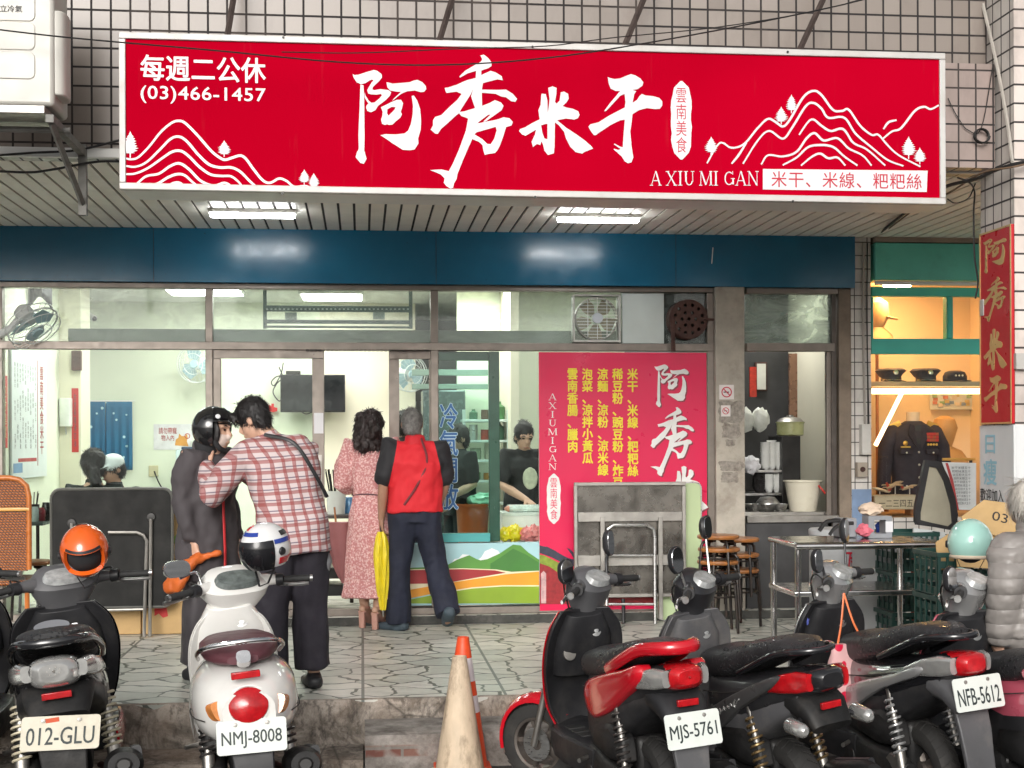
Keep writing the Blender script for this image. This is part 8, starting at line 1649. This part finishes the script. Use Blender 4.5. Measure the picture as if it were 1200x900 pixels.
blob('shoe', [([j['anr'] + V(0, -.065, .0), j['anr'] + V(0, .02, -.05), j['anr'] + V(.01, .13, -.105)], [(.046, .042), (.05, .045), (.045, .034)], {'ref': (1, 0, 0)})], m_sho, T3, .009, 2)
hq = Matrix.Rotation(radians(4), 3, 'Z') @ (j['wrl'] + V(-.0, .02, -.09)) + T3.location
um = thing('umbrella', 'closed yellow umbrella held point down by the man in red', 'umbrella', (hq.x, hq.y, hq.z - .6)); rings = []
for k in range(15):
    tt = k / 14; z = hq.z - .01 - .60 * tt; r0 = .012 + .048 * sin(pi * min(1, tt * .95 + .02)) ** .6 * (1.15 - .6 * tt); rings.append([V(hq.x + .012 * tt + r0 * (1 + .22 * cos(8 * a + 5 * tt)) * cos(a), hq.y - .03 + r0 * (1 + .22 * cos(8 * a + 5 * tt)) * sin(a), z) for a in [2 * pi * i / 40 for i in range(40)]])
MB().loft(rings).build('canopy', M('yellow_canopy', (.78, .62, .02), .45, 0, .08, 9), um, ang=60); MB().tube([(hq.x + .012, hq.y - .03, hq.z - .605), (hq.x + .014, hq.y - .03, hq.z - .66)], [.011, .007], 10).build('ferrule', m_steel_d, um)
MB().tube(cr([(hq.x, hq.y - .03, hq.z - .02), (hq.x, hq.y - .03, hq.z + .08), (hq.x - .0, hq.y + .0, hq.z + .115), (hq.x, hq.y + .04, hq.z + .10)]), .009, 8).build('handle', m_black, um)
# --- 4 woman in the pink dress
def floral():
    m, n, l, p = nt('pink_floral_cloth'); v = mp(n, l); vo = N(n, 'TexVoronoi'); vo.inputs['Scale'].default_value = 55; l.new(v, vo.inputs[0]); a = noi(n, l, v, 60, 3)
    c = mix(n, l, rng(n, l, vo.outputs['Distance'], .25, .45), (.78, .50, .47), (.55, .22, .22)); l.new(mix(n, l, rng(n, l, a, .5, .62, 0, .6), c, (.82, .62, .58)), p.inputs['Base Color']); p.inputs['Roughness'].default_value = .8; return m
q = atz(436, 731, .03); T4 = person('woman with dark curly hair in long pink floral dress at the door', q.x, q.y, .03, radians(-22)); m_fl = floral()
j = J(1.64, wrl=(-.16, .20, 1.0), ell=(-.235, .0, 1.08), wrr=(.16, .20, 1.0), elr=(.235, .0, 1.08), anl=(-.06, .0, .13), anr=(.07, -.06, .13))
hs_, R_, P4 = head_segs(j['hd'], (.15, 1, -.1), (0, .0, 1)); blob('body', body_segs(j) + hs_ + hand_segs(j['wrl'], (.4, .6, 0), (1, 0, 0), .95, .5) + hand_segs(j['wrr'], (-.4, .6, 0), (-1, 0, 0), .95, .5) + [([j['an' + k] + V(0, -.05, -.01), j['an' + k] + V(0, .03, -.03), j['an' + k] + V(0, .15, -.10)], [.028, .034, .03]) for k in 'lr'], m_skin, T4, .0075, 2)
sg = [([V(0, -.01, .20), V(0, 0, .34), V(0, 0, .62), V(0, 0, .86), V(0, 0, 1.02), j['che'], j['nek'] - V(0, 0, .06), j['nek'] - V(0, 0, .01)], [(.245, .20), (.222, .18), (.205, .165), (.185, .15), (.145, .115), (.165, .125), (.14, .10), (.07, .07)], {'ref': (1, 0, 0), 'rnd': False})]
for s in 'lr': sg.append(([j['nek'] + V(0, 0, -.07), j['sh' + s] + V(0, 0, .02), j['sh' + s] + (j['el' + s] - j['sh' + s]) * .5, j['el' + s], j['el' + s] + (j['wr' + s] - j['el' + s]) * .25], [.07, .092, .098, .075, .06]))
blob('dress', sg, m_fl, T4, .011, 2, .014, 11, .22, 6); MB().tube([(.15 * cos(a), .122 * sin(a), 1.01 + .006 * sin(3 * a)) for a in [2 * pi * i / 30 for i in range(31)]], [(.006, .012)] * 31, 6, ref=(0, 0, 1)).build('belt', M('belt_dark', (.10, .04, .05), .5), T4)
random.seed(9); ex = [('ell', P4(random.uniform(-.10, .10), random.uniform(-.11, .0), random.uniform(-.17, .08)), (.034, .034, .036)) for _ in range(46)]; hair_cap(T4, P4, R_, M('dark_brown_hair', (.022, .012, .011), .5, 0, .5, 30, .6, 80), -.16, (.098, .108, .105), ex + [([P4(0, -.05, .02), P4(0, -.06, -.10), P4(0, -.065, -.17)], [(.10, .07), (.12, .075), (.10, .05)])], folds=.012, ff=42)
m_ps = M('blush_leather', (.55, .30, .24), .4)
for k in 'lr':
    a = j['an' + k]; mb = MB().tube([a + V(0, -.055, -.03), a + V(0, -.05, -.155)], [.026, .024], 10, p=3); mb.tube([a + V(0, -.06, -.03), a + V(0, .03, -.075), a + V(0, .10, -.135), a + V(0, .19, -.145)], [(.034, .010), (.036, .010), (.042, .010), (.034, .010)], 10, ref=(1, 0, 0))
    for yy, zz in ((.115, -.105), (.06, -.06)): mb.tube([a + V(-.042, yy, zz - .02), a + V(0, yy + .01, zz + .025), a + V(.042, yy, zz - .02)], [(.006, .014)] * 3, 6)
    mb.tube([a + V(.04 * cos(x), .0 + .045 * sin(x), .0) for x in [2 * pi * i / 16 for i in range(17)]], .007, 6); mb.build('heeled_sandal', m_ps, T4)
pk = at(398, 640, .05); uq = thing('umbrella', 'closed dusky pink umbrella hanging beside the pink dress', 'umbrella', (pk.x, .05, pk.z - .25)); zt_u, zb_u = at(398, 612, .05).z, at(404, 684, .05).z; rings = []
for k in range(9):
    tt = k / 8; r0 = .125 * (1 - tt) ** .8 + .012; cxu = pk.x - .03 + .06 * tt; rings.append([V(cxu + r0 * (1 + .16 * cos(6 * a)) * cos(a), .08 + r0 * .5 * (1 + .16 * cos(6 * a)) * sin(a), zt_u + (zb_u - zt_u) * tt) for a in [2 * pi * i / 36 for i in range(36)]])
MB().loft(rings).build('canopy', M('dusky_pink_canopy', (.27, .10, .10), .6, 0, .1, 8), uq, ang=70); MB().tube([(pk.x - .03, .08, zt_u), (pk.x - .04, .08, zt_u + .12)], .008, 6).build('handle', m_wood, uq)
# --- 5 man behind, inside the door
q = at(474, 500, .9); T5 = person('man with short black hair and dark shirt ahead in the doorway', q.x, .9, .07, radians(-10)); j = J((q.z - .07) / .93)
hs_, R_, P5 = head_segs(j['hd'], (-.1, 1, 0), (0, 0, 1)); blob('body', body_segs(j) + hs_ + hand_segs(j['wrl'], (0, .1, -1), (1, 0, 0)) + hand_segs(j['wrr'], (0, .1, -1), (-1, 0, 0)) + foot_segs(j['anl'], (0, 1, 0)) + foot_segs(j['anr'], (0, 1, 0)), m_skin, T5, .009, 2)
m_ch_ = M('charcoal_shirt', (.035, .038, .04), .8); shirt(T5, j, m_ch_, .45); trousers(T5, j, m_dkt); hair_cap(T5, P5, R_, m_hair, -.04)
# --- 6, 7 seated diners
def diner(lab, px, py, Y, yaw, cap=None, sk=m_skin, look=(0, 1, -.15)):
    q = at(px, py, Y); t = person(lab, q.x, Y, .07, yaw); hz = q.z - .07; b = hz - .74
    j = dict(pel=V(0, 0, .50), che=V(0, .06, .50 + b * .58), nek=V(0, .09, .50 + b * .86), hd=V(0, .12, hz), shl=V(-.18, .07, .50 + b * .74), shr=V(.18, .07, .50 + b * .74), ell=V(-.22, .18, .66), elr=V(.22, .18, .66), wrl=V(-.12, .38, .74), wrr=V(.12, .38, .74), hil=V(-.09, .02, .48), hir=V(.09, .02, .48), knl=V(-.11, .42, .48), knr=V(.11, .42, .48), anl=V(-.11, .40, .085), anr=V(.11, .40, .085)); j['che'].z = hz - .38; j['nek'].z = hz - .135; j['shl'].z = j['shr'].z = hz - .205
    hs_, R_, P = head_segs(j['hd'], look, (0, .0, 1)); blob('body', body_segs(j) + hs_ + hand_segs(j['wrl'], (.3, .8, 0), (0, 0, -1)) + hand_segs(j['wrr'], (-.3, .8, 0), (0, 0, -1)) + foot_segs(j['anl'], (0, 1, 0)) + foot_segs(j['anr'], (0, 1, 0)), sk, t, .009, 2); shirt(t, j, M('dark_green_black_shirt', (.014, .018, .018), .8), .9); trousers(t, j, m_dkt)
    if cap: hair_cap(t, P, R_, m_hair, -.05, (.079, .095, .08), c=(0, -.016, .02)); blob('cap', [('ell', P(0, -.005, .045), (.092, .108, .082), R_), ([P(0, .09, .04), P(0, .17, .025)], [(.075, .012), (.06, .008)], {'ref': tuple(R_ @ V(1, 0, 0))})], cap, t, .008, 2)
    else: hair_cap(t, P, R_, m_hair, -.08, (.102, .112, .110), [([P(-.05, -.07, 0), P(-.02, -.11, -.06), P(0, -.13, -.16)], [.05, .055, .04])], folds=.008)
    face_parts(P, R_, t)
diner('seated diner with black hair behind the black folding table', 112, 546, .5, radians(20)); diner('seated diner in white cap behind the black folding table', 143, 549, .78, radians(150), M('white_cap', (.68, .72, .72), .7), m_skin2, (.3, 1, -.2))
bq = at(150, 600, 1.95); DT2 = thing('dining_table', 'dining table between the two seated diners', 'table', (bq.x, 1.95, .07)); box('table_top', M('dark_laminate', (.03, .05, .045), .3), DT2, bq.x - .28, bq.x + .30, 1.8, 2.4, .74, .77, .004) if False else box('table_top', M('dark_laminate', (.03, .05, .045), .3), DT2, bq.x - .5, bq.x + .02, 2.28, 2.75, .74, .77, .004)
for xx, yy in ((-.47, 2.32), (-.01, 2.32), (-.47, 2.71), (-.01, 2.71)): MB().tube([(bq.x + xx, yy, .072), (bq.x + xx, yy, .739)], .014, 6).build('leg', m_blk_tube, DT2)
for k, (u, Y) in enumerate(((110, 1.75), (142, 2.15))): stool(['stool under the black haired diner', 'stool under the diner in the white cap'][k], at(u, 600, Y).x, Y, .03, 'diners stools') if False else None
# --- 8 woman working in the kitchen, 9 helper behind the lettering
q = at(636 / 1 - 23, 512, 1.15); T8 = person('woman with tied black hair and black T-shirt preparing food in the kitchen', q.x, 1.15, .07, radians(195)); hz = q.z - .07; f = hz / 1.60
j = J(1.72 * f, hd=(.02, .07, hz), nek=(0, .03, hz - .135), wrl=(-.06, .36, .98 * f), ell=(-.22, .13, 1.10 * f), wrr=(.10, .34, .98 * f), elr=(.24, .1, 1.12 * f)); hs_, R_, P8 = head_segs(j['hd'], (.05, .9, -.3), (0, .3, 1))
blob('body', body_segs(j) + hs_ + hand_segs(j['wrl'], (.2, .8, -.3), (0, 0, -1), 1, .3) + hand_segs(j['wrr'], (-.2, .8, -.3), (0, 0, -1), 1, .3) + foot_segs(j['anl'], (0, 1, 0)) + foot_segs(j['anr'], (0, 1, 0)), m_skin, T8, .0075, 2); m_bt = M('black_tshirt', (.014, .016, .017), .85); shirt(T8, j, m_bt, .45, folds=.008); trousers(T8, j, m_dkt); face_parts(P8, R_, T8)
hair_cap(T8, P8, R_, m_hair, -.03, (.084, .097, .095), [('ell', P8(0, -.07, .10), (.038, .036, .034))], c=(0, -.018, .040)); blob('shirt_print', [('ell', j['che'] + V(0, .165, -.10), (.075, .016, .10))], M('pale_print', (.52, .55, .42), .8, 0, .25, 16), T8, .007, 2, .004, 30)
q = at(538, 515, 1.5); T9 = person('kitchen helper in dark shirt and cap standing behind blue window lettering', q.x, 1.5, .07, radians(120)); hz = q.z - .07; f = hz / 1.60; j = J(1.72 * f, wrl=(-.15, .22, .88), wrr=(.2, .18, .86)); hs_, R_, P9 = head_segs(j['hd'], (0, 1, -.2), (0, 0, 1))
blob('body', body_segs(j) + hs_ + hand_segs(j['wrl'], (0, .3, -1), (1, 0, 0)) + hand_segs(j['wrr'], (0, .3, -1), (-1, 0, 0)) + foot_segs(j['anl'], (0, 1, 0)) + foot_segs(j['anr'], (0, 1, 0)), m_skin, T9, .009, 2); shirt(T9, j, m_bt, .45); trousers(T9, j, m_dkt); hair_cap(T9, P9, R_, m_hair, -.05); face_parts(P9, R_, T9)
# --- 10 person in the puffer jacket at the right edge
T10Y = -4.75; q = at(1216, 596, T10Y); T10 = person('white haired person in grey quilted puffer jacket and jeans at right edge', q.x, T10Y, STREET, radians(22)); hz = q.z - STREET; f = hz / 1.60; f = .93
j = J(1.72 * f, hd=(0, .05, hz), nek=(0, .01, hz - .135), ell=(-.25, -.03, 1.04), wrl=(-.225, .03, .80), elr=(.26, .0, 1.03), wrr=(.2, .2, .9), che=(0, -.01, hz - .30), shl=(-.185, 0, hz - .20), shr=(.185, 0, hz - .20)); hs_, R_, P10 = head_segs(j['hd'], (0, 1, -.3), (0, .2, 1))
blob('body', body_segs(j) + hs_ + hand_segs(j['wrl'], (.1, .3, -1), (1, 0, 0)) + hand_segs(j['wrr'], (-.2, .8, -.3), (-1, 0, 0)) + foot_segs(j['anl'], (0, 1, 0)) + foot_segs(j['anr'], (0, 1, 0)), m_skin, T10, .0075, 2)
hair_cap(T10, P10, R_, m_hairw, -.12, (.094, .108, .105), [([P10(0, -.05, .0), P10(0, -.06, -.11)], [(.10, .07), (.09, .055)])], folds=.003, ff=20, mess=.08, sl=2.2)
mq = M('quilted_nylon', (.26, .24, .225), .42, 0, .1, 8); _n, _l = mq.node_tree.nodes, mq.node_tree.links; _w = N(_n, 'TexWave', wave_type='BANDS', bands_direction='Z', wave_profile='SIN'); _w.inputs['Scale'].default_value = 4.4; _w.inputs['Distortion'].default_value = .8; _w.inputs['Detail'].default_value = 2; _l.new(mp(_n, _l), _w.inputs[0]); _p = N(_n, 'Math', operation='POWER'); _l.new(_w.outputs['Fac'], _p.inputs[0]); _p.inputs[1].default_value = .35; bumpn(_n, _l, _n['Principled BSDF'], _p.outputs[0], .5, .015); a = j['che'] - j['pel']
def puff(pts, r0, n_, ref=None, el=1.0):
    P = cr([tuple(p) for p in pts], 12); rr = []
    for i in range(len(P)): w = abs(sin(pi * n_ * i / (len(P) - 1))) ** .5; b = r0(i / (len(P) - 1)); rr.append((b * (.94 + .06 * w), b * el * (.93 + .08 * w)))
    return (P, rr, {'ref': ref, 'rnd': True})
sg = [puff([j['pel'] + V(0, 0, -.10), j['pel'] + a * .3, j['che'], j['nek']], lambda t_: .225 - .03 * t_ - .10 * max(0, t_ - .72) / .28, 11, (1, 0, 0), .82)]
for s in 'lr': sg.append(puff([j['nek'] + V(0, 0, -.10), j['sh' + s], (j['sh' + s] + j['el' + s]) / 2, j['el' + s], j['wr' + s]], lambda t_: .105 - .03 * t_, 10))
sg.append(([j['nek'] + V(0, -.01, -.03), j['nek'] + V(0, .0, .06)], [(.10, .10), (.092, .09)], {'rnd': True})); blob('puffer_jacket', sg, mq, T10, .010, 2, .006, 16, 1.2, 2)
trousers(T10, j, M('blue_jeans', (.06, .12, .24), .85, 0, .25, 5, .15, 160), (.105, .09, .08, .075, .075), -.02, .008, .165)
for k in 'lr': blob('shoe', foot_segs(j['an' + k], (0, 1, 0), .27, .009) + [([j['an' + k], j['an' + k] + V(0, 0, -.055)], [.045, .05])], m_black, T10, .009, 2)
